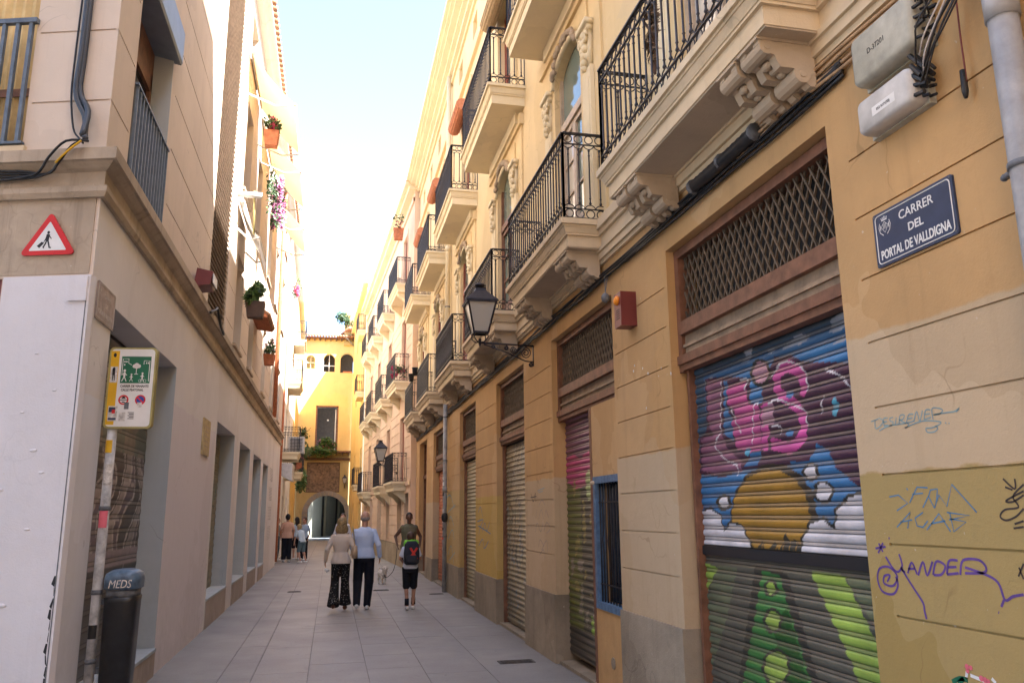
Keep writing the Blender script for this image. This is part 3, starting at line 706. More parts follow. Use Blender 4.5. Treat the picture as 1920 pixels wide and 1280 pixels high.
stroke(HOT,[(398,330),(392,285),(352,255),(312,282),(318,340),(370,378),(395,425),(392,485),(350,515),(300,505)],0.078)
circ(BLUE,352,345,14,12); circ(BLUE,352,470,14,10)
circ(DK,257,275,34,46); circ(LPINK,257,274,25,36)
poly(BLUE,[(352,560),(415,565),(440,502),(482,528),(500,580),(572,640),(520,700),(500,765),(440,745),(400,655)])
poly(BLUE,[(45,600),(100,610),(190,620),(180,700),(160,760),(130,770),(110,725),(50,745)])
circ((0.06,0.045,0.03),300,738,142,172); circ(GOLD,290,738,128,152)
poly(DK,[(150,880),(230,830),(245,850),(262,815),(280,860),(300,820),(320,850),(340,790),(352,820),(372,812),(385,840),(400,820),(420,890)])
for x in (238,262,285,308,330,350,372): stroke(GOLD,[(x,800),(x+3,865)],0.008)
for (x,y,r) in ((420,595,18),(462,660,25),(138,695,15)): circ(DK,x,y,r+10,r+13); circ(WHT,x,y,r,r+4)
CL1=[(45,760),(60,728),(95,716),(125,735),(138,790),(160,760),(195,770),(225,830),(235,885),(50,885)]
CL2=[(395,900),(392,820),(420,765),(460,750),(500,785),(505,720),(545,680),(640,650),(640,910)]
ops.append(('s',DK,uz(CL1[:-1]),0.03)); ops.append(('s',DK,uz(CL2[:-1]),0.04)); poly(WHT,CL1); poly(WHT,CL2)
for p in ([(130,305),(128,400),(126,470),(108,510),(150,560),(182,575),(182,605)],[(190,300),(215,295),(205,330)],[(160,385),(180,440),(195,470)],[(250,375),(235,385),(232,500)],[(296,282),(318,250),(352,240),(392,258),(408,300),(408,330)],[(285,372),(320,362),(345,372),(400,395),(408,440)],[(296,448),(322,448),(322,470)],[(460,262),(505,278),(535,305),(560,340)],[(462,350),(455,380),(457,402)]): stroke(WHT,p,0.012)
circ((0.10,0.42,0.62),500,385,10,34); circ((0.10,0.42,0.62),215,530,9,14)
low=[]
ZB=1.42
lowops=ops; ops=[]
poly(LIME,[(55,880),(118,905),(66,1022)]); poly(GG,[(118,900),(182,905),(150,1060),(85,1285),(60,1300),(70,1050)])
poly(DK,[(240,900),(345,925),(460,1320),(180,1320)]); poly(GRN,[(262,915),(318,928),(350,1040),(425,1290),(430,1330),(190,1330),(240,1060)])
poly((0.012,0.10,0.012),[(300,1100),(345,1030),(425,1330),(340,1330)])
for (x,y,rx,ry) in ((291,972,15,19),(297,1077,22,32),(308,1228,38,52)): circ(DK,x,y,rx+10,ry+10); circ(LIME,x,y,rx,ry)
poly(LIME,[(418,915),(530,935),(635,1150),(670,1330),(590,1330),(560,1230)]); poly(GG,[(532,930),(640,960),(640,1120),(612,1070)])
upops=lowops; lowops=ops
def run(ops,u,z,c):
    for k,col,P,wd in ops:
        if k=='p':
            if inpoly(u,z,P): c=col
        elif pdist(u,z,P)<wd/2: c=col
    return c
def mural(u,z):
    j=mnoise.noise(Vector((u*7,z*7,3)))*0.004; u2=u+j; z2=z+mnoise.noise(Vector((u*7,z*7,9)))*0.003
    if z>1.46:
        c=BLUE; n=mnoise.noise(Vector((u*2.1,z*3,5)))
        if z>2.62: 
            f=min(1,(z-2.62)/0.15); t=(0.03,0.05,0.075); c=tuple(a*(1-f)+b*f for a,b in zip(c,t))
            if mnoise.noise(Vector((u*5,z*16,1)))>0.32: c=(0.30,0.34,0.42)
        elif n>0.25: c=(0.05,0.26,0.55)
        if u2>5.6: c=(0.04,0.10,0.17)
        c=run(upops,u2,z2,c)
    elif z>1.37: c=DK
    else: c=run(lowops,u2,z2,(0.105,0.105,0.085))
    k=0.9+0.25*mnoise.noise(Vector((u*3,z*3,0))); return tuple(max(0,x*k) for x in c)
shutter(OB,3.69,5.80,0.04,2.80,0.16,0.0767,M['paint'],True,0.016,mural,260)
MB().box(3.69,5.80,-0.165,-0.13,1.385,1.45).build('shutter_bar',M['signblack'],OB,fix=False)
MB().box(5.76,5.80,-0.16,-0.10,0.04,2.79).build('shutter_guide',M['wood'],OB,fix=False)
def mural2(u,z):
    n=mnoise.noise(Vector((u*3,z*2.2,4))); n2=mnoise.noise(Vector((u*6,z*4,14)))
    if z>2.35+0.1*n: c=(0.17,0.06,0.13)
    elif z>2.0+0.12*n: c=(0.48,0.05,0.20)
    elif u<8.33+0.1*n and z>0.75 and z<1.6: c=(0.36,0.22,0.04)
    elif u>8.85 : c=(0.12,0.14,0.03)
    else: c=(0.05,0.048,0.035)
    if n2>0.28 and 0.8<z<2.1: c=(0.30,0.26,0.08)
    if n2<-0.32 and z<1.8: c=(0.26,0.24,0.20)
    if (u-8.55)**2/0.010+(z-2.0)**2/0.03<1: c=(0.40,0.52,0.22)
    if abs(u-8.22)<0.04 and 0.4<z<1.2: c=(0.28,0.50,0.05)
    if abs(u-8.5)<0.08 and 0.42<z<0.62 and n2>-0.2: c=(0.30,0.52,0.06)
    if z<0.42: c=(0.03,0.028,0.025)
    return c
SB=(8.16,9.40)
shutter(OB,SB[0],SB[1],0.12,2.79,0.16,0.075,M['paint'],True,0.018,mural2,60)
# infill wall with barred window
relief('infill_wall',7.19,8.10,0,2.80,[(7.27,8.0,0.80,2.03,0.12,False)],M['orange'],OB)
COL.objects[-1].location=(0,-0.05,0)
wf=MB(); wf.box(7.21,8.06,-0.13,-0.035,1.99,2.06); wf.box(7.21,8.06,-0.13,-0.035,0.76,0.83); wf.box(7.99,8.06,-0.13,-0.035,0.83,1.99); wf.box(7.21,7.27,-0.13,-0.035,0.83,1.99)
WF=wf.build('window_frame',M['bluewin'],OB,fix=False)
MB().box(7.27,7.99,-0.168,-0.16,0.83,1.99).build('pane',M['glassdark'],WF,fix=False)
for k in range(9):
    u=7.31+k*0.082; MB().tube([(u,-0.075,0.83),(u,-0.075,1.3),(u+(0.015 if k%2 else -0.015),-0.07,1.42),(u,-0.075,1.52),(u,-0.075,1.99)],0.008,5).build('window_bar',M['iron'],WF,True)
MB().bar((7.27,-0.075,1.80),(7.99,-0.075,1.80),0.02,0.012).bar((7.27,-0.075,1.0),(7.99,-0.075,1.0),0.02,0.012).build('cross_bar',M['iron'],WF,fix=False)
MB().ell((8.02,-0.02,2.0),(0.02,0.03,0.02),8,6).build('plaster_blob',M['cream'],OB,True)
MB().box(8.10,8.17,-0.2,-0.045,0.03,2.8).build('door_jamb',M['wood'],OB,fix=False)
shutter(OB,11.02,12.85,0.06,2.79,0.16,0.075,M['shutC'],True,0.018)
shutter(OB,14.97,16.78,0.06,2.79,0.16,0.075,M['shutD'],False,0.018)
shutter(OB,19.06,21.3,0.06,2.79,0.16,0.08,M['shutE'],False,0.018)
for k in (2,3): # side guides
    a,b=OPEN[k]
    for q in (a,b-0.06): MB().box(q,q+0.06,-0.2,-0.1,0.03,2.79).build('shutter_guide',M['wood'],OB,fix=False)
a,b=OPEN[5]; m=MB(); m.box(a,b,-0.25,-0.2,0.03,3.8); m.box(a,a+0.08,-0.2,-0.14,0.03,3.8); m.box(b-0.08,b,-0.2,-0.14,0.03,3.8); m.box(a,b,-0.2,-0.12,2.75,2.85); m.box((a+b)/2-0.04,(a+b)/2+0.04,-0.2,-0.14,0.03,2.75); m.build('street_door',M['wood'],OB,fix=False)
# graffiti on the piers (thin paint, traced where it stands)
def gz(pts,ox,oy,s): 
    out=[]
    for x,y in pts: p=onX(RX,ox+x*s,oy+y*s); out.append((p.y,p.z))
    return out
def graffiti(lines,ox,oy,s,wd,mat,smooth=True,label=None):
    mb=MB()
    for L in lines:
        P=gz(L,ox,oy,s)
        if smooth and len(P)>2: P=[(q.x,q.y) for q in catmull([(a,b,0) for a,b in P],5)]
        mb.ribbon(P,wd,lambda a,b:(a,0.0015,b))
    return mb.build('graffiti',mat,OB,fix=False,label=label)
# zoom reference 1600,640 scale 0.5
graffiti([[(68,300),(95,290)],[(82,293),(84,325),(100,318),(112,298),(96,286)],[(116,316),(114,290),(130,286)],[(114,302),(127,300)],[(116,316),(132,313)],[(150,284),(138,288),(140,298),(150,302),(146,313),(134,315)],[(158,312),(162,284)],[(172,310),(176,278),(192,276),(186,292),(174,294),(198,306)],[(200,305),(208,275),(226,272)],[(204,290),(222,286)],[(202,305),(228,298)],[(228,300),(238,262),(250,298),(260,258)],[(266,292),(272,258),(290,256)],[(268,274),(288,270)],[(268,292),(292,284)],[(300,292),(296,252),(320,250),(336,258),(322,272),(302,274),(352,266),(380,262),(398,250),(386,264)],[(98,335),(130,318),(200,306),(205,318),(196,322),(260,298),(330,302),(300,322),(274,325),(280,340),(305,338),(318,325),(308,316)],[(345,304),(350,306)],[(358,305),(362,308)]],1600,640,0.5,0.006,M['bluefaint'],True,'faded blue scrawl')
graffiti([[(136,582),(170,575),(205,606),(164,634)],[(200,550),(206,556)],[(212,604),(240,545),(280,548)],[(222,572),(262,568)],[(262,622),(285,575),(290,556),(316,552),(314,590),(305,624),(282,578)],[(306,622),(322,575),(352,618),(370,535),(464,640)],[(164,696),(214,640),(205,700)],[(178,676),(222,668)],[(262,640),(232,662),(240,690),(262,696),(280,672)],[(276,706),(322,645),(366,712)],[(292,682),(346,672)],[(352,640),(438,652),(360,668)],[(362,640),(378,712),(424,676),(366,664)]],1600,640,0.5,0.0065,M['bluepaint'],False,'blue scrawl of two lines')
graffiti([[(84,775),(122,768)],[(96,756),(112,788)],[(112,754),(94,792)],[(133,736),(137,738)],
  [(128,900),(138,876),(118,878),(116,905),(150,915),(166,880),(135,845),(100,850),(92,890),(110,935),(150,946),(168,915),(160,880)],[(122,806),(150,850),(170,862),(184,838),(172,796)],[(178,845),(225,920),(262,978),(268,1010),(276,1040)],[(180,850),(195,865)],[(205,868),(220,828),(240,872)],[(206,852),(232,850)],[(244,876),(262,826),(278,876),(298,824)],[(300,874),(312,824),(345,840),(332,872),(302,874)],[(352,872),(360,822),(392,820)],[(356,846),(388,844)],[(352,872),(396,868)],[(402,874),(412,820),(470,818),(498,845),(488,866),(420,868)],[(420,846),(500,874),(545,905),(570,968),(600,955),(640,948)],[(566,968),(556,994)],[(545,1014),(548,1016)]],1600,640,0.5,0.011,M['violetpaint'],True,'violet scrawl with a spiral')
graffiti([[(562,514),(606,552),(606,514)],[(570,545),(598,556)],[(640,575),(600,600),(574,596),(640,560)],[(640,535),(600,580),(620,620),(570,630),(552,655),(575,670),(612,655),(640,625)],[(606,684),(640,672)],[(602,700),(640,694)],[(620,880),(640,832)],[(622,846),(640,890)]],1600,640,0.5,0.008,M['blackpaint'],True,'black scrawl')
# tags on the two piers further on (zoom reference 760,640 scale 0.5)
graffiti([[(472,570),(480,600),(488,568),(490,600)],[(470,585),(492,580)]],760,640,0.5,0.012,M['blackpaint'],True)
graffiti([[(496,560),(522,548)],[(500,566),(516,560)]],760,640,0.5,0.01,M['bluefaint'],True)
graffiti([[(500,618),(512,594),(524,612)],[(490,660),(492,630)],[(500,665),(510,630),(518,664)],[(524,655),(528,632),(538,660)],[(488,715),(495,680),(508,712),(516,682)],[(520,712),(530,678),(544,700),(530,718)],[(500,770),(506,742),(520,768)],[(512,780),(530,745),(534,790)],[(504,800),(518,780),(524,812)]],760,640,0.5,0.012,M['greypaint'],True,'grey scrawls')
graffiti([[(274,640),(282,620),(290,655)],[(270,675),(292,668),(280,700),(276,722)],[(290,712),(298,680),(306,710),(316,676)],[(276,765),(290,740),(296,775),(312,748)],[(274,690),(320,720)]],760,640,0.5,0.018,M['bluepaint'],True)
graffiti([[(156,640),(150,600),(168,575),(184,625)],[(160,640),(188,612)],[(158,690),(170,655),(182,690)],[(160,740),(176,705),(184,742)],[(160,800),(172,765),(182,830)],[(165,820),(186,790)]],760,640,0.5,0.026,M['bluefaint'],True)
# sticker-like drawing low on the pier, and the air vent under the window
graffiti([[(372,1275),(400,1262),(430,1268)],[(395,1280),(415,1262)],],1600,640,0.5,0.02,M['signgreen'],True)
graffiti([[(424,1262),(430,1214)],[(440,1250),(500,1275)],[(520,1262),(536,1280)]],1600,640,0.5,0.014,M['signwhite'],True)
mb=MB()
for (x,y,r) in ((428,1218,0.012),(442,1222,0.010),(430,1234,0.010),(482,1262,0.012),(496,1268,0.012),(508,1274,0.010)):
    p=gz([(x,y)],1600,640,0.5)[0]; mb.prism([(p[0]+r*math.cos(a),p[1]+r*math.sin(a)) for a in [math.pi*k/4 for k in range(8)]],lambda q:(q[0],0.0018,q[1]),lambda q:(q[0],0.003,q[1]))
mb.build('graffiti',M['pinksticker'],OB,fix=False,label='pink flower heads of a small sprayed drawing')
c=onX(RX+0.05,1151,1243); MB().tube([(c.y,-0.06,c.z),(c.y,-0.042,c.z)],0.055,12).build('vent_cap',M['plinth'],OB,fix=False)
# hooks for cables: small paint chips
random.seed(5); mb=MB()
for (x,y) in ((1190,685),(1205,690),(1215,700),(1235,705),(1188,695),(1240,690),(1212,765),(1258,700)):
    p=onX(RX,x,y); s_=random.uniform(0.006,0.016); mb.prism([(p.y+s_*random.uniform(0.5,1)*math.cos(a),p.z+s_*1.3*random.uniform(0.5,1)*math.sin(a)) for a in [math.pi*k/3.5 for k in range(7)]],lambda q:(q[0],0.0,q[1]),lambda q:(q[0],0.002,q[1]))
mb.build('paint_chips',M['sticker'],OB,fix=False,kind='stuff')

# ================================================================== PINK BUILDING (right, further on)
def frame_rz(p,q): return math.atan2(q[1]-p[1],q[0]-p[0])
PK0=(2.44,25.88); PK1=(1.62,44.0); PL=math.hypot(PK1[0]-PK0[0],PK1[1]-PK0[1])
PB=thing('pink_building','salmon pink building with brown grooved ground floor and shallow iron balconies past the orange one','building',(*PK0,0),frame_rz(PK0,PK1))
gw=[(0.25,1.25),(2.0,3.1),(5.6,6.5),(8.6,10.0),(12.4,13.3),(15.6,16.6)]
fw=[(1.6,2.7),(5.9,7.0),(10.2,11.3),(13.9,15.0)]
rects=[(0,PL,0,0.70,-0.06,False)]
gj=[0.95+0.36*k for k in range(5)]
edges=[0]+[e for p in gw for e in p]+[PL]
rects+=[(edges[i]+0.13,edges[i+1]-0.13,z-0.018,z+0.018,0.03,False) for i in range(0,len(edges),2) for z in gj if edges[i+1]-edges[i]>0.4]
rects+=[(a-0.1,b+0.1,0.7,2.5,-0.02,False) for a,b in gw]+[(a,b,0.72,2.38,0.15,False) for a,b in gw]
e2=[0]+[e for p in fw for e in (p[0]-0.15,p[1]+0.15)]+[PL]
for f0,f1 in ((2.8,5.6),(6.2,9.0)):
    rects+=[(e2[i]+0.05,e2[i+1]-0.05,f0+0.35*k,f0+0.35*k+0.03,0.03,False) for i in range(0,len(e2),2) for k in range(1,8)]
for z0,z1 in ((2.8,5.0),(6.12,8.5),(9.55,11.6)): rects+=[(a-0.12,b+0.12,z0,z1+0.12,-0.02,False) for a,b in fw]+[(a,b,z0,z1,0.16,False) for a,b in fw]
rects+=[(0,PL,2.62,2.75,-0.05,False),(0,PL,12.2,12.35,-0.06,False)]
relief('wall',0,PL,0,12.9,rects,M['pink'],PB)
MB().box(0,PL,-0.02,0.066,0,0.7).build('plinth',M['pinklow'],PB,fix=False)
m=MB(); m.box(-0.1,PL,-0.3,0.35,12.75,12.9); m.box(-0.1,PL,-0.3,0.22,12.6,12.75); m.build('roof_cornice',M['creamlit'],PB,fix=False)
MB().box(0,PL,-8,-0.01,12.85,12.95).build('roof',M['rooftile'],PB,fix=False)
M['doorgreen']=plain('dark_green_door',(0.035,0.06,0.035),0.5,0,0.2)
for i,(a,b) in enumerate(gw):
    m=MB(); m.box(a,b,-0.149,-0.12,0.72,2.38)
    for k in range(1,3): m.box(a+(b-a)*k/3-0.02,a+(b-a)*k/3+0.02,-0.12,-0.09,0.75,2.35)
    m.box(a,b,-0.12,-0.10,1.5,1.56); m.build('street_window',M['doorgreen'] if i<4 else M['wood'],PB,fix=False)
for z0,z1 in ((2.8,5.0),(6.12,8.5),(9.55,11.6)):
    for a,b in fw:
        W=MB(); W.box(a,a+0.07,-0.15,-0.08,z0,z1); W.box(b-0.07,b,-0.15,-0.08,z0,z1); W.box((a+b)/2-0.04,(a+b)/2+0.04,-0.15,-0.08,z0,z1); W.box(a,b,-0.15,-0.08,z1-0.07,z1); W.box(a,b,-0.15,-0.08,z0,z0+0.5)
        F=W.build('window_frame',M['woodred'],PB,fix=False); MB().box(a+0.05,b-0.05,-0.158,-0.13,z0+0.1,z1-0.03).build('pane',M['curtainglass'] if a<8 else M['glassdark'],F,fix=False)
bl1=[(0.9,3.4,2.76),(5.2,7.7,2.76),(13.2,15.7,2.76)]
bl2=[(0.85,3.5,z) for z in (6.1,9.52)]+[(5.2,7.7,z) for z in (6.1,9.52)]+[(9.5,12.0,z) for z in (6.1,9.52)]+[(13.2,15.7,z) for z in (6.1,9.52)]
bars=[]
for a,b,z in bl1+bl2:
    B=slab(PB,a,b,z,0.5,M['creamlit'],name='balcony',thick=0.3); railing(B,a+0.04,b-0.04,0.46,z+0.002,detail=False)
    c=MB()
    for u in (a+0.35,b-0.35): c.prism([(0,0),(0.40,0),(0.36,-0.10),(0.22,-0.18),(0.08,-0.34),(0,-0.42)],lambda p:(u-0.13,p[0]+0.001,z-0.298+p[1]),lambda p:(u+0.13,p[0]+0.001,z-0.298+p[1]))
    c.build('bracket',M['creamlit'],B,fix=False,kind='stuff')
MB().box(0,0.3,-8,-0.001,0,12.88).build('gable_wall',M['pink'],PB,fix=False)
# yellow side building with narrow balconies
YB0=(1.60,44.05); YB1=(1.20,57.95); YLn=math.hypot(YB1[0]-YB0[0],YB1[1]-YB0[1])
YB=thing('yellow_side_building','narrow yellow house with small iron balconies in the corner beside the archway','building',(*YB0,0),frame_rz(YB0,YB1))
yw=[(1.6,2.6),(8.0,9.0)]
rects=[(a,b,z0,z1,0.2,False) for a,b in yw for z0,z1 in ((0.05,2.4),(3.35,5.4),(8.5,10.6),(12.0,13.6))]
relief('wall',0,YLn,0,14.6,rects,M['yellow'],YB)
for a,b in yw:
    for z0,z1 in ((0.05,2.4),(3.35,5.4),(8.5,10.6),(12.0,13.6)): MB().box(a,b,-0.19,-0.15,z0,z1).build('window',M['glassdark'],YB,fix=False)
for a,b,z in ((1.0,3.2,3.3),(1.0,3.2,8.45),(1.0,3.2,12.0)):
    B=slab(YB,a,b,z,0.45,M['creamlit'],name='balcony',thick=0.3); railing(B,a+0.04,b-0.04,0.41,z+0.002,detail=False)
MB().box(0,0.35,0.0,0.03,0,14.2).build('white_corner_band',M['leftfar'],YB,fix=False)
MB().box(0,YLn,-5,0.22,14.5,14.6).build('roof_cornice',M['creamlit'],YB,fix=False); MB().box(0,YLn,-5,0.24,14.602,14.7).build('roof',M['rooftile'],YB,fix=False)
MB().box(0,0.3,-6,-0.001,0,14.5).build('gable_wall',M['yellow'],YB,fix=False)
# ================================================================== ARCHWAY BUILDING
AY=58.0; AX=1.28
AB=thing('archway_building','yellow building over the grey stone arch, three small arched windows under its eaves','building',(AX,AY,0),math.pi)
def U(x): return AX-x
AW=[(-1.80,0.62,11.95,12.62),(-0.50,0.80,11.75,12.66),(0.75,0.92,11.70,12.70)]
rects=[(U(0.28),U(-1.28),6.1,9.3,0.5,True),(U(0.98),U(-1.62),0,3.05,0.5,True),(U(0.46),U(-1.68),3.3,5.25,0.10,False)]
EXA=[]
for cx,wd,z0,zs in AW: rects.append((U(cx+wd/2),U(cx-wd/2),z0,zs+wd/2+0.03,0.45,True)); EXA.append((U(cx+wd/2),U(cx-wd/2),zs,zs+wd/2+0.03))
def exa(mb):
    for a,b,zs,zt in EXA: arch_fill(mb,a,b,zs,zt,0.45,14)
    arch_fill(mb,U(0.98),U(-1.62),1.72,3.05,0.5,18)
relief('wall',0,4.6,5.9,14.15,[r for r in rects if r[2]>5.9],M['yellow'],AB,extra=lambda mb:[arch_fill(mb,a,b,zs,zt,0.45,14) for a,b,zs,zt in EXA])
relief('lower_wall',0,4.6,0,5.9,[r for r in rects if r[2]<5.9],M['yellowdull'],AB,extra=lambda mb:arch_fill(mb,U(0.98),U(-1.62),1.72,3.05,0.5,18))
# stone arch ring of separate blocks
ca=U(-0.32)
for k in range(17):
    a0=math.pi*k/17+0.006; a1=math.pi*(k+1)/17-0.006; m=MB(); P=[(ca+r*math.cos(a),1.72+r*math.sin(a)) for r,a in ((1.30,a0),(1.63,a0),(1.63,a1),(1.30,a1))]
    m.prism(P,lambda p:(p[0],-0.6,p[1]),lambda p:(p[0],0.045,p[1])); m.build('arch_stone',M['stonegrey'],AB)
for s_ in (-1,1):
    for k in range(4): x=ca+s_*1.30; x2=ca+s_*1.63; MB().box(x,x2,-0.6,0.045,0.43*k+0.004,0.43*(k+1)-0.004).build('arch_stone',M['stonegrey'],AB,fix=False)
pv=MB(); pv.box(U(0.46),U(-1.68),-0.1,-0.06,3.3,5.25)
PV=pv.build('ceramic_panel',M['relief'],AB,fix=False)
m=MB(); m.box(U(0.46)-0.06,U(0.46),-0.1,0.03,3.24,5.31); m.box(U(-1.68),U(-1.68)+0.06,-0.1,0.03,3.24,5.31); m.box(U(0.46),U(-1.68),-0.1,0.03,3.24,3.3); m.box(U(0.46),U(-1.68),-0.1,0.03,5.25,5.31); m.build('panel_frame',M['palewood'],AB,fix=False)
m=MB(); m.box(U(1.25),U(-2.4),0,0.55,5.98,6.08); m.build('timber_ledge',M['wood'],AB,fix=False)
for k in range(9): x=U(1.15)+k*0.43; MB().box(x,x+0.12,0,0.48,5.82,5.98).build('ledge_beam',M['palewood'],AB,fix=False)
MB().box(U(1.25),U(-2.4),0,0.12,5.45,5.62).build('lintel_beam',M['palewood'],AB,fix=False)
m=MB(); a,b=U(0.28),U(-1.28); m.box(a,a+0.1,-0.3,0.02,6.1,9.3); m.box(b-0.1,b,-0.3,0.02,6.1,9.3); m.box(a,b,-0.3,0.02,9.2,9.3); m.build('balcony_door_frame',M['wood'],AB,fix=False)
m=MB(); m.box(a,b,-2.4,-2.3,6.0,9.4); m.build('room_back',M['dark'],AB,fix=False)
MB().ell((U(-0.45),-1.2,8.4),(0.07,0.07,0.07),8,6).build('hanging_bulb',M['curtainglass'],AB,True)
MB().box(a+0.15,a+0.22,-0.35,-0.3,6.1,9.1).build('open_leaf',M['signwhite'],AB,fix=False)
for i,(cx,wd,z0,zs) in enumerate(AW):
    MB().box(U(cx+wd/2),U(cx-wd/2),-1.6,-1.5,z0-0.2,zs+0.9).build('room_back',M['dark'] if i else M['yellow'],AB,fix=False)
    if i<2:
        m=MB(); c=U(cx); m.box(c-wd/2,c+wd/2,-0.3,-0.25,z0+0.45,z0+0.5); m.box(c-0.02,c+0.02,-0.3,-0.25,z0,zs+wd/2); m.build('window_bars',M['curtainglass'],AB,fix=False)
    else: MB().box(U(cx+wd/2)+0.1,U(cx-wd/2)-0.2,-0.3,-0.05,z0,z0+0.13).build('sill_box',M['terracotta'],AB,fix=False)
# eaves of round tiles
m=MB(); m.box(0,4.6,-0.2,0.5,14.13,14.2); m.build('eaves_board',M['wood'],AB,fix=False)
for k in range(12): x=0.15+0.38*k; MB().box(x,x+0.1,0,0.42,14.0,14.13).build('rafter_end',M['palewood'],AB,fix=False)
tm=MB(); tm.tube([(0,0.62,0),(0,-1.6,0.55)],0.095,8,cap=True); TM=tm.mesh('roof_tile',M['rooftile'],True)
for k in range(24): inst('roof_tile',TM,AB,(0.05+0.2*k,0,14.26))
MB().box(-4,4.7,-9,0.3,14.2,14.23).build('roof_deck_sunblock',M['rooftile'],AB,fix=False)  # deck extended far back, out of view, to block sun over the lane
m=MB(); m.tube([(U(1.24),0.15,13.6),(U(1.24),0.15,0)],0.045,8); m.tube([(U(0.45),0.55,14.3),(U(0.75),0.5,14.1),(U(1.24),0.18,13.6)],0.05,8); m.build('rainwater_pipe',M['pipe'],AB,True)
# little tiled lean-to above the corner
LT=thing('tiled_lean_to','little tiled lean-to roof high in the corner to the right of the arched windows','roof',(1.0,57.2,14.3),math.pi)
for k in range(5): inst('roof_tile',TM,LT,(0.1+0.2*k-0.5,-0.6,0.3),(0.5,0,0.5))
MB().box(-1.4,0.5,-2.5,-0.6,-0.6,1.9).build('lean_to_wall',M['yellowdull'],LT,fix=False)
# passage behind the arch and the lane beyond
PS=thing('passage_walls','grey plastered side walls and ceiling of the passage under the arch','passage',(0,58.6,0))
m=MB(); m.box(-2.0,-1.62,0,2.6,0,3.4); m.build('side_wall',M['stonegrey'],PS,fix=False)
m=MB(); m.box(1.0,1.3,0,2.6,0,3.4); m.build('side_wall',M['stonegrey'],PS,fix=False)
MB().box(-2.4,1.5,0,2.6,3.06,3.5).build('ceiling',M['stonegrey'],PS,fix=False)
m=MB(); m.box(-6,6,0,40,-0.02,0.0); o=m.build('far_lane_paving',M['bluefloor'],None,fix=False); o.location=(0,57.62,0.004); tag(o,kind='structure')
BW=thing('cream_lane_house','cream rendered house with tall dark doors seen through the stone arch','building',(-2.2,61.3,0),math.atan2(17,4.6))
BW.rotation_euler=(0,0,math.atan2(17,4.2)); 
rects=[(a,b,0,z,0.25,False) for a,b,z in ((1.6,2.1,2.7),(6.2,7.6,3.3),(10.8,12.2,3.4),(16,17.4,3.4))]
o=relief('wall',0,26,0,13,rects,M['lanewall'],BW); o.rotation_euler=(0,0,0)
BW.rotation_euler=(0,0,math.atan2(17,4.2)+math.pi); o.location=(-26,0,0); BW.location=(-2.2,61.3,0)
rects_m=[(26-b,26-a,z) for a,b,z in ((1.6,2.1,2.7),(6.2,7.6,3.3),(10.8,12.2,3.4),(16,17.4,3.4))]
bpy.data.objects.remove(o)
relief('wall',-26,0,0,13,[(-b,-a,0,z,0.25,False) for a,b,z in ((1.6,2.1,2.7),(6.2,7.6,3.3),(10.8,12.2,3.4),(16,17.4,3.4))],M['lanewall'],BW)
for a,b,z in ((1.6,2.1,2.7),(6.2,7.6,3.3),(10.8,12.2,3.4),(16,17.4,3.4)): MB().box(-b,-a,-0.24,-0.18,0,z).build('door',M['signblack'],BW,fix=False)
GB=thing('far_grey_house','bluish grey house on the right of the lane beyond the arch','building',(2.0,61.5,0),math.pi/2)
relief('wall',0,22,0,17,[(3,4,0,2.6,0.2,False)],M['bluejamb'],GB)  # unseen upper wall made extra tall to keep sun off the lane
MB().box(0,22,-6,-0.001,16.9,17.0).build('roof',M['rooftile'],GB,fix=False)

# ================================================================== LEFT CORNER BUILDING
LX=-1.84; CY=6.4; LE=29.8
LB=thing('corner_building','pinkish beige corner building with stained cornice and shuttered shop openings on the left','building',(LX,0,0),-math.pi/2)
LO=[(7.02,9.92,0.26,3.42,'a'),(13.6,16.05,0.42,3.2,'b'),(17.0,19.15,0.40,3.17,'b'),(20.0,22.1,0.40,3.14,'b'),(22.85,24.55,0.35,3.1,'b')]
vents=[(25.3+0.0,0),]
rects=[(-b,-a,z0,z1,0.30,False) for a,b,z0,z1,_ in LO]
for r in range(4):
    for c in range(3):
        for s_ in range(9): rects.append((-(25.5+0.42*c+0.30),-(25.5+0.42*c),1.0+r*0.58+s_*0.045,1.0+r*0.58+s_*0.045+0.02,0.03,False))
relief('ground_floor_wall',-LE,-CY,0,4.14,rects,M['leftlow'],LB)
LW1=[(7.02,8.42,4.45,6.30)]
uppers=[(14.85,15.95),(17.3,18.3),(20.7,21.7),(23.6,24.6),(26.9,27.9)]
fl=[(4.75,6.45),(7.75,9.55),(10.45,11.5)]
rects=[(-8.42,-7.02,4.45,6.62,0.28,False)]+[(-8.5,-7.0,7.75,9.6,0.25,False),(-13.68,-11.78,4.5,11.0,0.06,False)]
rects+=[(-b,-a,z0,z1,0.22,False) for a,b in uppers for z0,z1 in fl]
JZ=[4.97+0.63*k for k in range(12)]
ue=[CY,7.02,8.60,11.72,13.74,14.75,16.05,17.2,18.4,20.6,21.8,23.5,24.7,26.8,28.0,LE]
jr=[]
for i in range(0,len(ue)-1):
    a,b=ue[i],ue[i+1]
    if i%2==0 or i==1 or i==3 or True:
        for z in JZ:
            if i==1 and (4.4<z<6.95 or 7.7<z<9.65): continue
            if i==3: continue
            if i>=5 and i%2==1 and any(f0-0.1<z<f1+0.1 for f0,f1 in fl): continue
            jr.append((-b+(0.04 if i in (0,2,4) else 0.0),-a-(0.0 if i in (0,1) else 0.04 if i in(2,4) else 0.0),z-0.009,z+0.009,0.014,False))
relief('upper_wall',-LE,-CY,4.5,12.0,jr+rects,M['leftup'],LB)
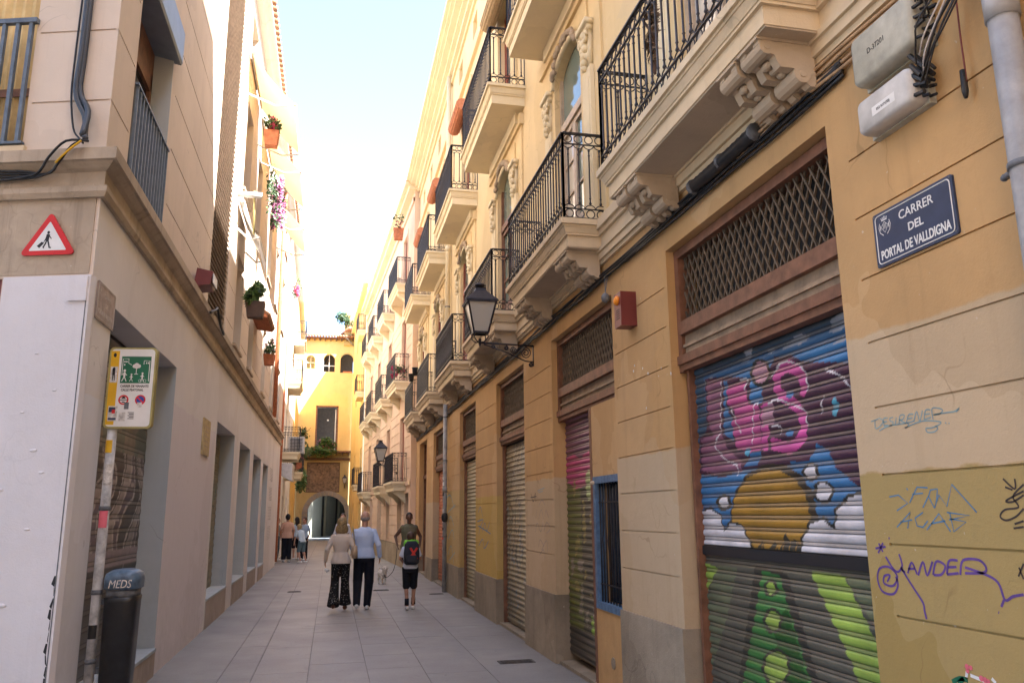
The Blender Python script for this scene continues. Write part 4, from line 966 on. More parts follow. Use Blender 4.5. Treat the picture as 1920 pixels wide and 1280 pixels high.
def paintL(u,z):
    Y=-u; n=mnoise.noise(Vector((Y*1.3,z*1.1,2))); n2=mnoise.noise(Vector((Y*4,z*2.6,8))); n3=mnoise.noise(Vector((Y*0.9,z*5,5)))
    c=(0.20,0.165,0.135) if z>2.2 else (0.135,0.11,0.10)
    if z>2.35: c=(0.27,0.22,0.16) if n2>-0.1 else (0.14,0.16,0.12)
    elif z>1.25:
        row=(z-1.25)/0.36; ph=(Y*1.25+0.35*math.sin(row*2+n*2)); f=ph-math.floor(ph); wv=abs(f-0.5)
        if f<0.30: c=(0.36,0.31,0.29)
        elif f<0.55: c=(0.16,0.12,0.15)
        else: c=(0.075,0.062,0.058)
        if abs(f-0.30)<0.035 or abs(f-0.55)<0.03 or abs(f-0.92)<0.03: c=(0.50,0.46,0.44)
        rr_=row-math.floor(row)
        if abs(rr_-0.2)<0.07 and f<0.5 and n2>-0.1: c=(0.46,0.41,0.39)
    else:
        c=(0.085,0.072,0.062)
        if abs(Y-7.45)<0.015 or abs(Y-9.3)<0.02: c=(0.42,0.38,0.36)
    if 1.22<z<1.38: c=(0.33,0.27,0.29)
    k=0.9+0.3*n3; return tuple(max(0,q*k) for q in c)
for a,b,z0,z1,k in LO:
    MB().box(-b-0.004,-a+0.004,-0.299,0.012,0.0,z0-0.004).build('doorstep',M['stepL'],LB,fix=False)
    MB().box(-b-0.001,-a+0.001,-0.298,0.02,z0-0.003,z0+0.03).build('threshold',M['bluejamb'],LB,fix=False)
    MB().box(-b+0.0005,-b+0.006,-0.299,0.001,z0+0.03,z1-0.001).build('painted_reveal',M['bluejamb'],LB,fix=False); MB().box(-a-0.006,-a-0.0005,-0.299,0.001,z0+0.03,z1-0.001).build('painted_reveal',M['bluejamb'],LB,fix=False)
    shutter(LB,-b+0.02,-a-0.02,z0+0.03,z1-0.02,0.26,0.14 if k=='a' else 0.13,M['paint'] if k=='a' else M['shutL2'],True,0.006 if k=='a' else 0.012,paintL if k=='a' else None,110 if k=='a' else 1)
# cornice and eaves mouldings
def sweep(par,path,prof,mat,name):
    """moulding along a 2-D path (local x,y) ; prof (v,z) outward to the left-hand normal"""
    mb=MB(); P=[Vector(p) for p in path]; n=len(prof)
    for i,p in enumerate(P):
        t0=(P[i]-P[i-1]).normalized() if i>0 else (P[1]-P[0]).normalized(); t1=(P[i+1]-P[i]).normalized() if i<len(P)-1 else t0
        n0=Vector((-t0.y,t0.x)); n1=Vector((-t1.y,t1.x)); b=(n0+n1).normalized(); k=1/max(0.3,b.dot(n0))
        for v,z in prof: q=p+b*v*k; mb.v.append((q.x,q.y,z))
    for i in range(len(P)-1):
        for j in range(n): j2=(j+1)%n; mb.f.append((i*n+j,i*n+j2,(i+1)*n+j2,(i+1)*n+j))
    mb.f.append(tuple(range(n))); mb.f.append(tuple((len(P)-1)*n+j for j in reversed(range(n))))
    return mb.build(name,mat,par)
FD=Vector((-math.cos(0.29),math.sin(0.29)))          # direction of the front face
def L2(wx,wy): return (-wy, wx-LX)
far_=Vector((LX,CY))+FD*8
path=[(-LE,0.0),(-CY,0.0),L2(far_.x,far_.y)]
sweep(LB,path,[(-0.1,4.13),(0.035,4.13),(0.055,4.17),(0.055,4.215),(0.025,4.225),(0.025,4.34),(0.06,4.36),(0.10,4.40),(0.125,4.405),(0.125,4.50),(-0.1,4.52)],M['leftcornice'],'cornice')
sweep(LB,[(-LE,0.0),(-CY+0.02,0.0)],[(-0.1,11.85),(0.12,11.9),(0.20,12.0),(0.27,12.02),(0.27,12.10),(-0.1,12.14)],M['leftfar'],'eaves')
tl=MB(); tl.tube([(0,0.34,0),(0,-1.0,0.35)],0.075,6,cap=True); TL=tl.mesh('roof_tile',M['rooftile'],True)
for k in range(105): inst('roof_tile',TL,LB,(-CY-0.12-0.22*k,0,12.18))
MB().box(-LE,-CY,-8,-0.01,12.0,12.13).build('roof',M['rooftile'],LB,fix=False)
# louvre strip
lm=MB(); lm.bar((-13.66,-0.03,0),(-11.80,-0.03,0),0.07,0.010,up=(0,0.75,0.65)); LM=lm.mesh('louvre_slat',M['louvre'],fix=False)
MB().box(-13.67,-11.79,-0.059,-0.052,4.5,10.98).build('louvre_back',M['woodtan'],LB,fix=False)
for k in range(72): inst('louvre_slat',LM,LB,(0,0,4.55+0.09*k))
# first upper window on the lane side
FR=LB
m=MB(); m.box(-8.415,-8.40,-0.27,0.004,4.46,6.61); m.build('painted_reveal',M['bluejamb'],LB,fix=False)
m=MB(); m.box(-8.40,-8.34,-0.24,-0.19,4.5,6.3); m.box(-7.1,-7.03,-0.24,-0.19,4.5,6.3); m.box(-7.75,-7.69,-0.24,-0.19,4.5,6.3); m.box(-8.4,-7.03,-0.24,-0.19,6.1,6.6); WFm=m.build('window_frame',M['wood'],LB,fix=False)
MB().box(-8.36,-7.06,-0.235,-0.225,4.5,6.1).build('pane',M['glassdark'],WFm,fix=False)
m=MB(); m.bar((-8.42,0.02,5.47),(-7.02,0.02,5.47),0.035,0.02); m.bar((-8.42,0.02,4.56),(-7.02,0.02,4.56),0.03,0.015); RLm=m.build('window_railing',M['ironblue'],LB,fix=False)
bb=MB(); bb.box(-0.011,0.011,-0.011,0.011,0,0.91); BBm=bb.mesh('baluster',M['ironblue'],fix=False)
for k in range(13): inst('baluster',BBm,RLm,(-8.38+0.11*k,0.02,4.56))
m=MB(); m.prism([(-0.19,6.55),(0.07,6.50),(0.085,6.53),(0.085,6.88),(-0.19,6.95)],lambda p:(-8.46,p[0],p[1]),lambda p:(-6.98,p[0],p[1])); m.build('shutter_box',M['blueawn'],LB)
for a,b in uppers:
    for i,(z0,z1) in enumerate(fl):
        m=MB(); m.box(-b,-b+0.06,-0.2,-0.14,z0,z1); m.box(-a-0.06,-a,-0.2,-0.14,z0,z1); m.box(-(a+b)/2-0.03,-(a+b)/2+0.03,-0.2,-0.14,z0,z1); m.box(-b,-a,-0.2,-0.14,z1-0.06,z1); F=m.build('window_frame',M['boxplastic'],LB,fix=False)
        MB().box(-b+0.03,-a-0.03,-0.205,-0.17,z0,z1-0.03).build('pane',M['glassdark'],F,fix=False)
        MB().box(-b-0.06,-a+0.06,-0.05,0.05,z0-0.05,z0).build('sill',M['leftcornice'],LB,fix=False)
m=MB(); m.tube([(-25.0,0.07,4.6),(-25.0,0.07,11.8)],0.06,8); m.build('drainpipe',M['terracotta'],LB,True)
# front face of the corner building
RF=math.atan2(FD.y,FD.x)+math.pi/2
def front(o): o.location=(-CY,0,0); o.rotation_euler=(0,0,RF); return o
FW=front(relief('front_wall',0,8,0,12.0,[(0.70,1.85,4.58,6.9,0.28,False),(0.72,1.9,0,3.50,0.25,False),(0.37,0.372,3.5,4.13,0.004,False)]+[(0.02,0.665,z-0.008,z+0.008,0.012,False) for z in JZ],M['leftup'],LB))
o=front(MB().box(0.03,7.8,-0.05,0.006,3.52,4.135).build('front_frieze',M['leftcornice'],LB,fix=False))
o=front(MB().box(0.0,0.70,-0.05,0.018,0.0,3.505).build('white_board',M['whitepanel'],LB,fix=False)); WBD=o
MB().box(0.015,0.16,0.018,0.035,3.30,3.49).build('junction_cover',M['whitepanel'],WBD,fix=False)
MB().box(0.018,0.026,0.018,0.020,0.3,3.3).build('board_seam',M['cablegrey'],WBD,fix=False)
random.seed(12); mb=MB(); P=[]
for k in range(15): P.append((0.03+random.uniform(-0.012,0.012),0.25+0.075*k))
for (x0,z0),(x1,z1) in zip(P,P[1:]): w0=random.uniform(0.006,0.026); mb.add([(x0,0.0195,z0),(x0+w0,0.0195,z0+0.02),(x1+w0*0.6,0.0195,z1),(x1,0.0195,z1)],[(0,1,2,3)])
mb.build('peeled_edge',M['signblack'],WBD,fix=False)
mb=MB()
for (x,z,a) in ((0.30,2.18,0.05),(0.42,2.46,0.03),(0.22,2.02,0.04),(0.36,2.9,0.03),(0.52,1.9,0.05),(0.19,2.62,0.03),(0.28,1.62,0.04),(0.4,1.1,0.06)): mb.ell((x,0.018,z),(a*0.6,0.006,a*0.25),8,5)
mb.build('plaster_blobs',M['whitepanel'],WBD,True,kind='stuff')
o=front(MB().box(0.74,1.9,-0.22,-0.18,0,3.3).build('front_door',M['cablegrey'],LB,fix=False)); front(MB().box(0.71,1.9,-0.2,-0.02,3.28,3.499).build('door_lintel',M['maroon'],LB,fix=False))
o=front(MB().box(0.70,1.85,-0.27,-0.24,4.58,6.9).build('front_window',M['glassdark'],LB,fix=False)); FWN=o
cm=MB(); 
for k in range(24):
    x0=0.72+0.045*k; cm.add([(x0,-0.21-0.02*(k%2),4.62),(x0+0.045,-0.21-0.02*((k+1)%2),4.62),(x0+0.045,-0.21-0.02*((k+1)%2),6.9),(x0,-0.21-0.02*(k%2),6.9)],[(0,1,2,3)])
cm.build('curtain',M['curtain'],FWN,fix=False)
m=MB(); m.box(0.66,1.9,-0.1,0.035,4.545,4.59); m.build('sill',M['cream'],FWN,fix=False)
m=MB(); m.bar((0.68,0.025,5.70),(1.9,0.025,5.70),0.045,0.04); m.bar((0.68,0.025,4.615),(1.9,0.025,4.615),0.04,0.02); R2=m.build('window_railing',M['ironblue'],FWN,fix=False)
for k in range(10): MB().box(0.715+0.115*k,0.745+0.115*k,0.01,0.04,4.62,5.69).build('baluster',M['ironblue'],R2,fix=False)
MB().box(0.68,1.9,-0.2,-0.19,5.15,5.22).build('glazing_bar',M['wood'],FWN,fix=False)

# ================================================================== LEFT, FURTHER ON
LF0=(-1.9,29.85); LF1=(-2.15,44.0)
def leftroot(name,label,p,q):   # local x runs from q back to p
    return thing(name,label,'building',(*q,0),math.atan2(p[1]-q[1],p[0]-q[0])), math.hypot(p[0]-q[0],p[1]-q[1])
WH,WHL=leftroot('white_townhouse','sunlit white townhouse with projecting balconies beyond the corner building',LF0,LF1)
def lu(Y): return WHL-(Y-29.85)
rects=[]; ww=[(31.2,32.2),(35.0,36.0),(39,40),(42,43)]
for a,b in ww:
    for z0,z1 in ((0.05,2.5),(4.02,6.1),(7.3,9.3),(10.3,11.8)): rects.append((lu(b),lu(a),z0,z1,0.2,False))
relief('wall',0,WHL,0,13.2,rects,M['leftfar'],WH)
for a,b in ww:
    for i,(z0,z1) in enumerate(((0.05,2.5),(4.02,6.1),(7.3,9.3),(10.3,11.8))): MB().box(lu(b),lu(a),-0.19,-0.14,z0,z1).build('door' if i==0 else 'window',M['woodred'] if i==0 else M['glassdark'],WH,fix=False)
MB().box(-0.05,WHL,-6,0.28,13.2,13.28).build('roof_cornice',M['leftfar'],WH,fix=False); MB().box(-0.05,WHL,-6,0.3,13.282,13.36).build('roof',M['rooftile'],WH,fix=False)
for (a,b,z,v) in ((30.8,33.0,4.0,0.72),(34.6,37.2,3.45,0.78),(34.6,37.2,7.25,0.6),(39,41.5,10.0,0.6)):
    B=slab(WH,lu(b),lu(a),z,v,M['creamlit'],name='balcony',thick=0.26); railing(B,lu(b)+0.04,lu(a)-0.04,v-0.04,z+0.002,detail=False)
m=MB(); m.tube([(lu(30.4),0.06,0.1),(lu(30.4),0.06,12.8)],0.05,8); m.build('drainpipe',M['terracotta'],WH,True)
YF0=(-2.15,44.05); YF1=(-2.45,57.95)
YH,YHL=leftroot('yellow_plant_house','shaded yellow house with hanging plants just left of the arch',YF0,YF1)
relief('wall',0,YHL,0,13.6,[(YHL-3,YHL-2,0.05,2.5,0.2,False),(YHL-8,YHL-7,0.05,2.4,0.2,False),(YHL-3,YHL-2,4.5,6.6,0.2,False),(YHL-8,YHL-7,4.5,6.6,0.2,False)],M['yellow'],YH)
for a in (3,8):
    MB().box(YHL-a,YHL-a+1,-0.19,-0.1,0.05,2.4).build('door',M['woodred'],YH,fix=False); MB().box(YHL-a,YHL-a+1,-0.19,-0.1,4.5,6.6).build('window',M['glassdark'],YH,fix=False)
for a in (2.6,7.6):
    B=slab(YH,YHL-a-0.8,YHL-a+1.6,4.45,0.6,M['creamlit'],name='balcony',thick=0.26); railing(B,YHL-a-0.75,YHL-a+1.55,0.56,4.452,detail=False)
MB().box(-0.05,YHL,-6,0.25,13.6,13.68).build('roof_cornice',M['leftfar'],YH,fix=False); MB().box(-0.05,YHL,-6,0.27,13.682,13.76).build('roof',M['rooftile'],YH,fix=False)

# ================================================================== BEHIND THE CAMERA (unseen houses added to cut the sky light)
NB=thing('added_sky_block_house','plain beige house added out of view behind the camera on the left to block sky light','building',(-2.1,1.3,0),-math.pi/2)
relief('wall',0,16,0,12.2,[(a,a+1.1,z,z+1.9,0.2,False) for a in (1.5,4.5,7.5,10.5) for z in (1.0,4.9,8.2)],M['leftup'],NB)
m=MB(); m.box(0,0.3,-13,-0.001,0,12.1); m.build('side_wall',M['leftup'],NB,fix=False); MB().box(-0.2,16,-13,0.4,12.2,12.35).build('roof',M['rooftile'],NB,fix=False)
TB=thing('added_lane_end_house','pale ochre house added out of view far behind the camera to block sky light','building',(6,-15,0),math.pi*0)  # added out of view to shut off light from behind
m=MB(); m.box(-14,3,-4,0,0,13); m.build('wall',M['orange'],TB,fix=False)

# ================================================================== SMALL THINGS ON THE WALLS
# street name plate (right): local frame of the right wall
def wallR(name,label,cat,u,z,v=0.0,group=None): return thing(name,label,cat,(RX-v,u,z),math.pi/2,group)
def wallL(name,label,cat,Y,z,v=0.0,group=None): return thing(name,label,cat,(LX+v,Y,z),-math.pi/2,group)
def rrect(w_,h,r,n=4):
    P=[]
    for cx,cy,a0 in ((w_/2-r,h/2-r,0),(-w_/2+r,h/2-r,90),(-w_/2+r,-h/2+r,180),(w_/2-r,-h/2+r,270)):
        for k in range(n+1): a=math.radians(a0+90*k/n); P.append((cx+r*math.cos(a),cy+r*math.sin(a)))
    return P
def plate(par,w_,h,r,y0,y1,mat,name,cx=0,cz=0):
    m=MB(); m.prism(rrect(w_,h,r),lambda p:(p[0]+cx,y0,p[1]+cz),lambda p:(p[0]+cx,y1,p[1]+cz)); return m.build(name,mat,par)
TR=(math.pi/2,0,math.pi)   # text lying in local xz plane, read from outside (+y)
def wtext(par,t,size,mat,x,y,z,sx=1.0,bold=0.0,align='CENTER',tilt=0): return text_mesh(t,size,'lettering',mat,par,(x,y,z),(math.pi/2,tilt,math.pi),0.0008,align,sx,0,bold)
u0=(3.31+2.775)/2
SP=wallR('street_name_plate','dark blue enamel plate with white rim reading CARRER DEL PORTAL DE VALLDIGNA','street sign',u0,3.003)
plate(SP,0.535,0.275,0.012,0.0,0.012,M['navy'],'plate'); 
rim=MB(); rim.tube([(p[0],0.0125,p[1]) for p in rrect(0.50,0.245,0.02)],0.0032,4,closed=True); rim.build('rim',M['signwhite'],SP,True)
wtext(SP,'CARRER',0.062,M['signwhite'],-0.03,0.0125,0.052,1.0,0.0004); wtext(SP,'DEL',0.056,M['signwhite'],-0.02,0.0125,-0.022,1.05,0.001); wtext(SP,'PORTAL DE VALLDIGNA',0.064,M['signwhite'],0.0,0.0125,-0.104,0.66,0.0014)
cr=MB()
def crest(mb,cx,cz,s,y):
    # crown over a lozenge shield with two letters and laurel sprays
    P=[(0,0.02),(0.022,0),(0,-0.028),(-0.022,0)]
    mb.ribbon([(cx+a*s,cz+b*s) for a,b in P+[P[0]]],0.003,lambda a,b:(a,y,b))
    for x in (-0.008,0,0.008): mb.ribbon([(cx+x*s,cz-0.012*s),(cx+x*s,cz+0.012*s)],0.003,lambda a,b:(a,y,b))
    for sg in (-1,1):
        L=[(sg*0.03,0.02),(sg*0.036,0.0),(sg*0.03,-0.022),(sg*0.012,-0.038)]
        mb.ribbon([(cx+a*s,cz+b*s) for a,b in L],0.004,lambda a,b:(a,y,b))
        mb.ribbon([(cx+sg*0.026*s,cz+0.01*s),(cx+sg*0.026*s,cz-0.012*s)],0.005,lambda a,b:(a,y,b))
    for k in range(5): mb.ribbon([(cx+(k-2)*0.007*s,cz+0.030*s),(cx+(k-2)*0.009*s,cz+(0.046-0.003*abs(k-2))*s)],0.0045,lambda a,b:(a,y,b))
    mb.ribbon([(cx-0.017*s,cz+0.028*s),(cx+0.017*s,cz+0.028*s)],0.005,lambda a,b:(a,y,b))
crest(cr,0.185,0.058,1.15,0.0135); cr.build('city_crest',M['signwhite'],SP,fix=False)
for x in (-0.255,0.255):
    for z in (-0.125,0.125): MB().tube([(x,0.012,z),(x,0.015,z)],0.005,6).build('screw',M['cablegrey'],SP)
# faded plate on the corner building
FP=wallL('faded_street_name_plate','worn brown plate with faint lettering on the white corner above the pedestrian zone board','street sign',6.79,3.36)
plate(FP,0.52,0.30,0.02,0.0,0.012,M['faded'],'plate'); rim=MB(); rim.tube([(p[0],0.0125,p[1]) for p in rrect(0.48,0.265,0.02)],0.003,4,closed=True); rim.build('rim',M['fadedtext'],FP,True)
wtext(FP,'CARRER',0.055,M['fadedtext'],-0.03,0.0125,0.05); wtext(FP,'DEL',0.05,M['fadedtext'],-0.02,0.0125,-0.02); wtext(FP,'PORTAL DE VALLDIGNA',0.058,M['fadedtext'],0,0.0125,-0.10,0.66)
cr=MB(); crest(cr,0.18,0.05,1.1,0.0135); cr.build('city_crest',M['fadedtext'],FP,fix=False)
# warning triangle on the front face
wp=Vector((LX,CY))+FD*0.37
WS=thing('warning_sign','red bordered triangle sign with a walker pulling a suitcase, fixed to the corner frieze','road sign',(wp.x,wp.y,3.79),math.atan2(FD.y,FD.x))
off=0.012
def tri(r,rr):
    P=[]
    for k in range(3):
        a=math.radians(90+120*k); c=Vector((math.cos(a)*(r-rr*2)*1.12,math.sin(a)*(r-rr*2)))
        for j in range(-2,3): b=a+math.radians(30*j); P.append((c.x+rr*math.cos(b),c.y+rr*math.sin(b)))
    return P
m=MB(); m.prism(tri(0.235,0.022),lambda p:(p[0],off,p[1]),lambda p:(p[0],off+0.012,p[1])); m.build('triangle_plate',M['signred'],WS)
m=MB(); m.prism(tri(0.158,0.006),lambda p:(p[0],off+0.012,p[1]-0.004),lambda p:(p[0],off+0.0135,p[1]-0.004)); m.build('white_field',M['signwhite'],WS)
m=MB(); y=off+0.0145; f=lambda a,b:(a,y,b)
# local +x is to the left seen from outside
m.prism([(0.004+0.011*math.cos(a),0.062+0.013*math.sin(a)) for a in [math.pi*k/5 for k in range(10)]],lambda p:(p[0],y-0.0005,p[1]),lambda p:(p[0],y,p[1]))
m.ribbon([(0.004,0.048),(0.008,0.02),(0.010,-0.004)],0.028,f); m.ribbon([(0.004,0.0),(-0.006,-0.03),(-0.014,-0.06),(-0.028,-0.062)],0.012,f); m.ribbon([(0.012,0.0),(0.020,-0.028),(0.036,-0.058),(0.028,-0.062)],0.012,f)
m.ribbon([(-0.004,0.036),(-0.018,0.018),(-0.024,0.010)],0.007,f); m.ribbon([(0.014,0.032),(0.024,0.006),(0.034,-0.016)],0.007,f)
m.build('walker_symbol',M['signblack'],WS,fix=False)
m=MB(); m.prism([(0.030,-0.022),(0.052,-0.012),(0.088,-0.046),(0.066,-0.062)],lambda p:(p[0],y-0.0005,p[1]),lambda p:(p[0],y+0.0002,p[1])); m.build('suitcase_symbol',M['signblack'],WS,fix=False)
# pedestrian zone board on its white pole
pY=6.95; pX=-1.735
PO=thing('sign_pole','scuffed white metal pole with stickers standing against the first shutter','pole',(pX,pY,0))
MB().tube([(0,0,0),(0,0,2.5)],0.037,12).build('tube',M['polewhite'],PO,True)
for z,h,mt,a in ((1.62,0.13,'pinksticker',0),(1.95,0.16,'sticker',0.3),(2.2,0.10,'signyellow',-0.4),(0.8,0.10,'bin',0)):
    m=MB(); n=8
    for k in range(n+1): b=-math.pi/2-0.9+a+1.8*k/n; m.v+= [(0.0385*math.cos(b),0.0385*math.sin(b),z),(0.0385*math.cos(b),0.0385*math.sin(b),z+h)]
    m.f=[(2*k,2*k+2,2*k+3,2*k+1) for k in range(n)]; m.build('sticker',M[mt],PO,True,fix=False)
for z in (0.62,1.12,1.75): MB().tube([(0,0,z),(0,0,z+0.035)],0.043,12).build('clamp',M['cablegrey'],PO,True)
PZ=thing('pedestrian_zone_board','yellow edged board with a green play street panel and stickers on the white pole','road sign',(pX+0.12,pY-0.06,2.72),math.pi-0.12+0.0)
# board local: x left, y outward (towards the camera)
BWd,BH=0.37,0.66
plate(PZ,BWd,BH,0.035,-0.05,0.0,M['signframe'],'housing'); plate(PZ,BWd-0.03,BH-0.03,0.03,0.0,0.002,M['signwhite'],'face')
m=MB(); m.box(0.105,0.17,0.002,0.003,-0.30,0.30); m.build('yellow_band',M['signyellow'],PZ,fix=False)
GP=MB().box(-0.145,0.085,0.002,0.0035,0.035,0.255).build('green_panel',M['signgreen'],PZ,fix=False)
m=MB(); y=0.0042; f=lambda a,b:(a,y,b)
for L in ([(0.075,0.10),(0.075,0.235),(0.03,0.235),(0.03,0.20),(0.005,0.185)],[(-0.135,0.05),(-0.135,0.22),(-0.09,0.22),(-0.09,0.19)],[(-0.035,0.185),(-0.035,0.11)],[(-0.05,0.11),(-0.02,0.11)]): m.ribbon(L,0.005,f)
def disc(m,cx,cz,rx,rz,y,n=12): m.prism([(cx+rx*math.cos(2*math.pi*k/n),cz+rz*math.sin(2*math.pi*k/n)) for k in range(n)],lambda p:(p[0],y-0.0004,p[1]),lambda p:(p[0],y,p[1]))
for a,b in ((-0.035,0.185),(-0.05,0.175),(-0.02,0.175),(-0.035,0.17)): disc(m,a,b,0.018,0.016,y)
for a in (0.06,0.045): m.box(a-0.005,a+0.005,y-0.0003,y,0.205,0.217)
m.box(0.055,0.065,y-0.0003,y,0.18,0.192)
for a in (-0.125,-0.11): m.box(a-0.004,a+0.004,y-0.0003,y,0.195,0.208)
for cx,s in ((0.055,1.0),(0.0,0.65),(-0.085,0.75)):
    disc(m,cx,0.05+0.088*s,0.010*s,0.011*s,y); m.ribbon([(cx,0.05+0.075*s),(cx,0.05+0.04*s)],0.016*s,f); m.ribbon([(cx,0.05+0.04*s),(cx+0.018*s,0.05)],0.007*s,f); m.ribbon([(cx,0.05+0.04*s),(cx-0.018*s,0.05)],0.007*s,f); m.ribbon([(cx-0.02*s,0.05+0.05*s),(cx,0.05+0.068*s),(cx+0.022*s,0.05+0.052*s)],0.006*s,f)
for a in (-0.07,-0.105): m.tube([(a+0.012*math.cos(2*math.pi*k/10),y,0.055+0.012*math.sin(2*math.pi*k/10)) for k in range(10)],0.0015,3,closed=True)
m.build('play_street_symbols',M['signwhite'],GP,fix=False)
wtext(PZ,'CARRER DE VIANANTS',0.026,M['signblack'],-0.03,0.003,0.003,0.82,0.0006); wtext(PZ,'CALLE PEATONAL',0.026,M['signblack'],-0.015,0.003,-0.028,0.82,0.0006)
def ringp(cx,cz,r0,r1,y,mat,name,n=20):
    m=MB()
    for k in range(n):
        a=2*math.pi*k/n; m.v+= [(cx+r0*math.cos(a),y,cz+r0*math.sin(a)),(cx+r1*math.cos(a),y,cz+r1*math.sin(a))]
    m.f=[(2*k,(2*k+2)%(2*n),(2*k+3)%(2*n),2*k+1) for k in range(n)]; return m.build(name,mat,PZ,fix=False)
ringp(0.045,-0.10,0.028,0.04,0.0035,M['signred'],'prohibition_ring'); 
m=MB(); m.box(0.012,0.078,0.003,0.0036,-0.104,-0.098); m.box(0.03,0.06,0.003,0.0036,-0.09,-0.08); m.box(0.036,0.054,0.003,0.0036,-0.08,-0.073); m.box(0.034,0.056,0.003,0.0036,-0.122,-0.114); m.build('vehicle_symbols',M['signblack'],PZ,fix=False)
m=MB(); disc(m,-0.085,-0.10,0.033,0.033,0.003); m.build('no_stopping_disc',M['signblue'],PZ,fix=False); ringp(-0.085,-0.10,0.030,0.041,0.0038,M['signred'],'prohibition_ring')
m=MB(); m.ribbon([(-0.06,-0.078),(-0.11,-0.125)],0.010,lambda a,b:(a,0.0037,b)); m.build('red_stroke',M['signred'],PZ,fix=False)
for (a0,a1,z0,z1,mt) in ((0.11,0.165,0.04,0.17,'sticker'),(0.085,0.155,-0.27,-0.15,'sticker'),(0.0,0.035,-0.175,-0.12,'cablegrey'),(0.02,0.07,-0.27,-0.20,'sticker'),(-0.10,-0.065,-0.16,-0.12,'sticker')):
    m=MB(); m.box(a0,a1,0.003,0.0046,z0,z1); S_=m.build('sticker',M[mt],PZ,fix=False)
m=MB(); f=lambda a,b:(a,0.0056,b); m.ribbon([(0.14,0.155),(0.138,0.10)],0.022,f); m.ribbon([(0.143,0.10),(0.145,0.055)],0.008,f); m.ribbon([(0.132,0.10),(0.13,0.055)],0.008,f); disc(m,0.139,0.152,0.010,0.012,0.0056)
m.build('dog_print',M['signblack'],PZ,fix=False)
m=MB(); m.box(0.09,0.15,0.0046,0.0054,-0.262,-0.245); m.box(0.10,0.15,0.0046,0.0054,-0.20,-0.16); m.build('sticker_print',M['navy'],PZ,fix=False)
m=MB(); m.box(0.10,0.125,0.0054,0.006,-0.21,-0.18); m.build('sticker_print',M['signred'],PZ,fix=False)
for k in range(5): MB().box(-0.045,0.002-0.01*(k%2),0.003,0.0034,-0.205-0.012*k,-0.2-0.012*k).build('small_print',M['signblack'],PZ,fix=False)
m=MB(); disc(m,0.14,0.265,0.012,0.018,0.004); m.build('city_crest',M['signblack'],PZ,fix=False)
# litter bin
BNX=0.86
BN=thing('litter_bin','tall black litter bin with a scrawled blue grey lid hung on the white pole','litter bin',(-1.555,7.0,0.44))
def rbody(secs,n=20,p=3.0):
    mb=MB()
    for hx,hy,z in secs:
        for k in range(n):
            a=2*math.pi*k/n; c,s=math.cos(a),math.sin(a); r=(abs(c)**p+abs(s)**p)**(-1/p); mb.v.append((hx*r*c,hy*r*s,z))
    for i in range(len(secs)-1):
        for k in range(n): k2=(k+1)%n; mb.f.append((i*n+k,i*n+k2,(i+1)*n+k2,(i+1)*n+k))
    mb.f.append(tuple(reversed(range(n)))); mb.f.append(tuple((len(secs)-1)*n+k for k in range(n))); return mb
rbody([(0.115,0.13,0),(0.128,0.145,0.02),(0.14,0.155,0.62),(0.145,0.16,0.66)],24,4.5).build('body',M['bin'],BN,True)
rbody([(0.132,0.15,0.66),(0.132,0.15,0.72)],24,4.5).build('slot_band',M['cablegrey'],BN,True)
LD=rbody([(0.152,0.168,0.72),(0.154,0.170,0.80),(0.142,0.158,0.835),(0.10,0.12,0.858),(0.05,0.06,0.866)],24,4.0).build('lid',M['binlid'],BN,True)
text_mesh('MEDS',0.085,'scrawl',M['sticker'],LD,(0.0,-0.174,0.732),(math.pi/2,0,0),0.002,'CENTER',0.9,0.2)
m=MB(); m.box(-0.18,-0.12,-0.03,0.03,0.1,0.14); m.build('mounting_strap',M['cablegrey'],BN,fix=False); MB().box(-0.18,-0.12,-0.03,0.03,0.6,0.64).build('mounting_strap',M['cablegrey'],BN,fix=False)
BN.scale=(0.86,0.9,1)
# stone plaque, floodlight
PQ=wallL('stone_plaque','small ochre stone plaque between the first and second shop openings','plaque',12.45,2.83); MB().box(-0.33,0.33,0,0.02,-0.26,0.26).build('slab',M['plaque'],PQ,fix=False); 
m=MB()
for k in range(5): m.box(-0.2,0.2,0.02,0.022,0.14-0.07*k,0.155-0.07*k)
m.build('worn_lettering',M['leftcornice'],PQ,fix=False,kind='stuff')
FLd=wallL('floodlight','small dark box floodlight sitting on the cornice before the louvred strip','floodlight',10.65,4.58)
m=MB(); m.prism([(0.02,0.0),(0.22,0.03),(0.25,0.20),(0.05,0.24)],lambda p:(-0.19,p[0],p[1]),lambda p:(0.19,p[0],p[1])); m.build('housing',M['maroon'],FLd); MB().box(-0.16,0.16,0.245,0.256,0.06,0.18).build('lens',M['signwhite'],FLd,fix=False)
# alarm box, hanging ball
AL=wallR('alarm_siren','maroon box siren with an orange lamp on the pier between grille and mural','alarm',6.63,3.33)
MB().box(-0.085,0.085,0.0,0.15,0,0.315).build('housing',M['maroon'],AL,fix=False); m=MB(); m.ell((0.0,0.155,0.245),(0.05,0.03,0.045),12,8); m.build('orange_lamp',M['amber'],AL,True)
m=MB()
for i in range(5):
    for j in range(5): m.box(-0.045+0.018*i,-0.035+0.018*i,0.15,0.1515,0.07+0.02*j,0.08+0.02*j)
m.build('speaker_holes',M['signblack'],AL,fix=False,kind='stuff')
HB=wallR('hanging_weight','dark round weight hanging on wires from the cable bundle over the barred window','weight',7.2,3.70,0.03)
MB().ell((0,0.03,0.06),(0.042,0.042,0.05),14,9).build('ball',M['cablegrey'],HB,True); m=MB(); m.tube([(0,0.03,0.1),(0.02,0.02,0.3)],0.004,4); m.tube([(0,0.03,0.1),(-0.03,0.02,0.22),(-0.01,0.0,0.30)],0.004,4); m.build('wires',M['cablegrey'],HB)
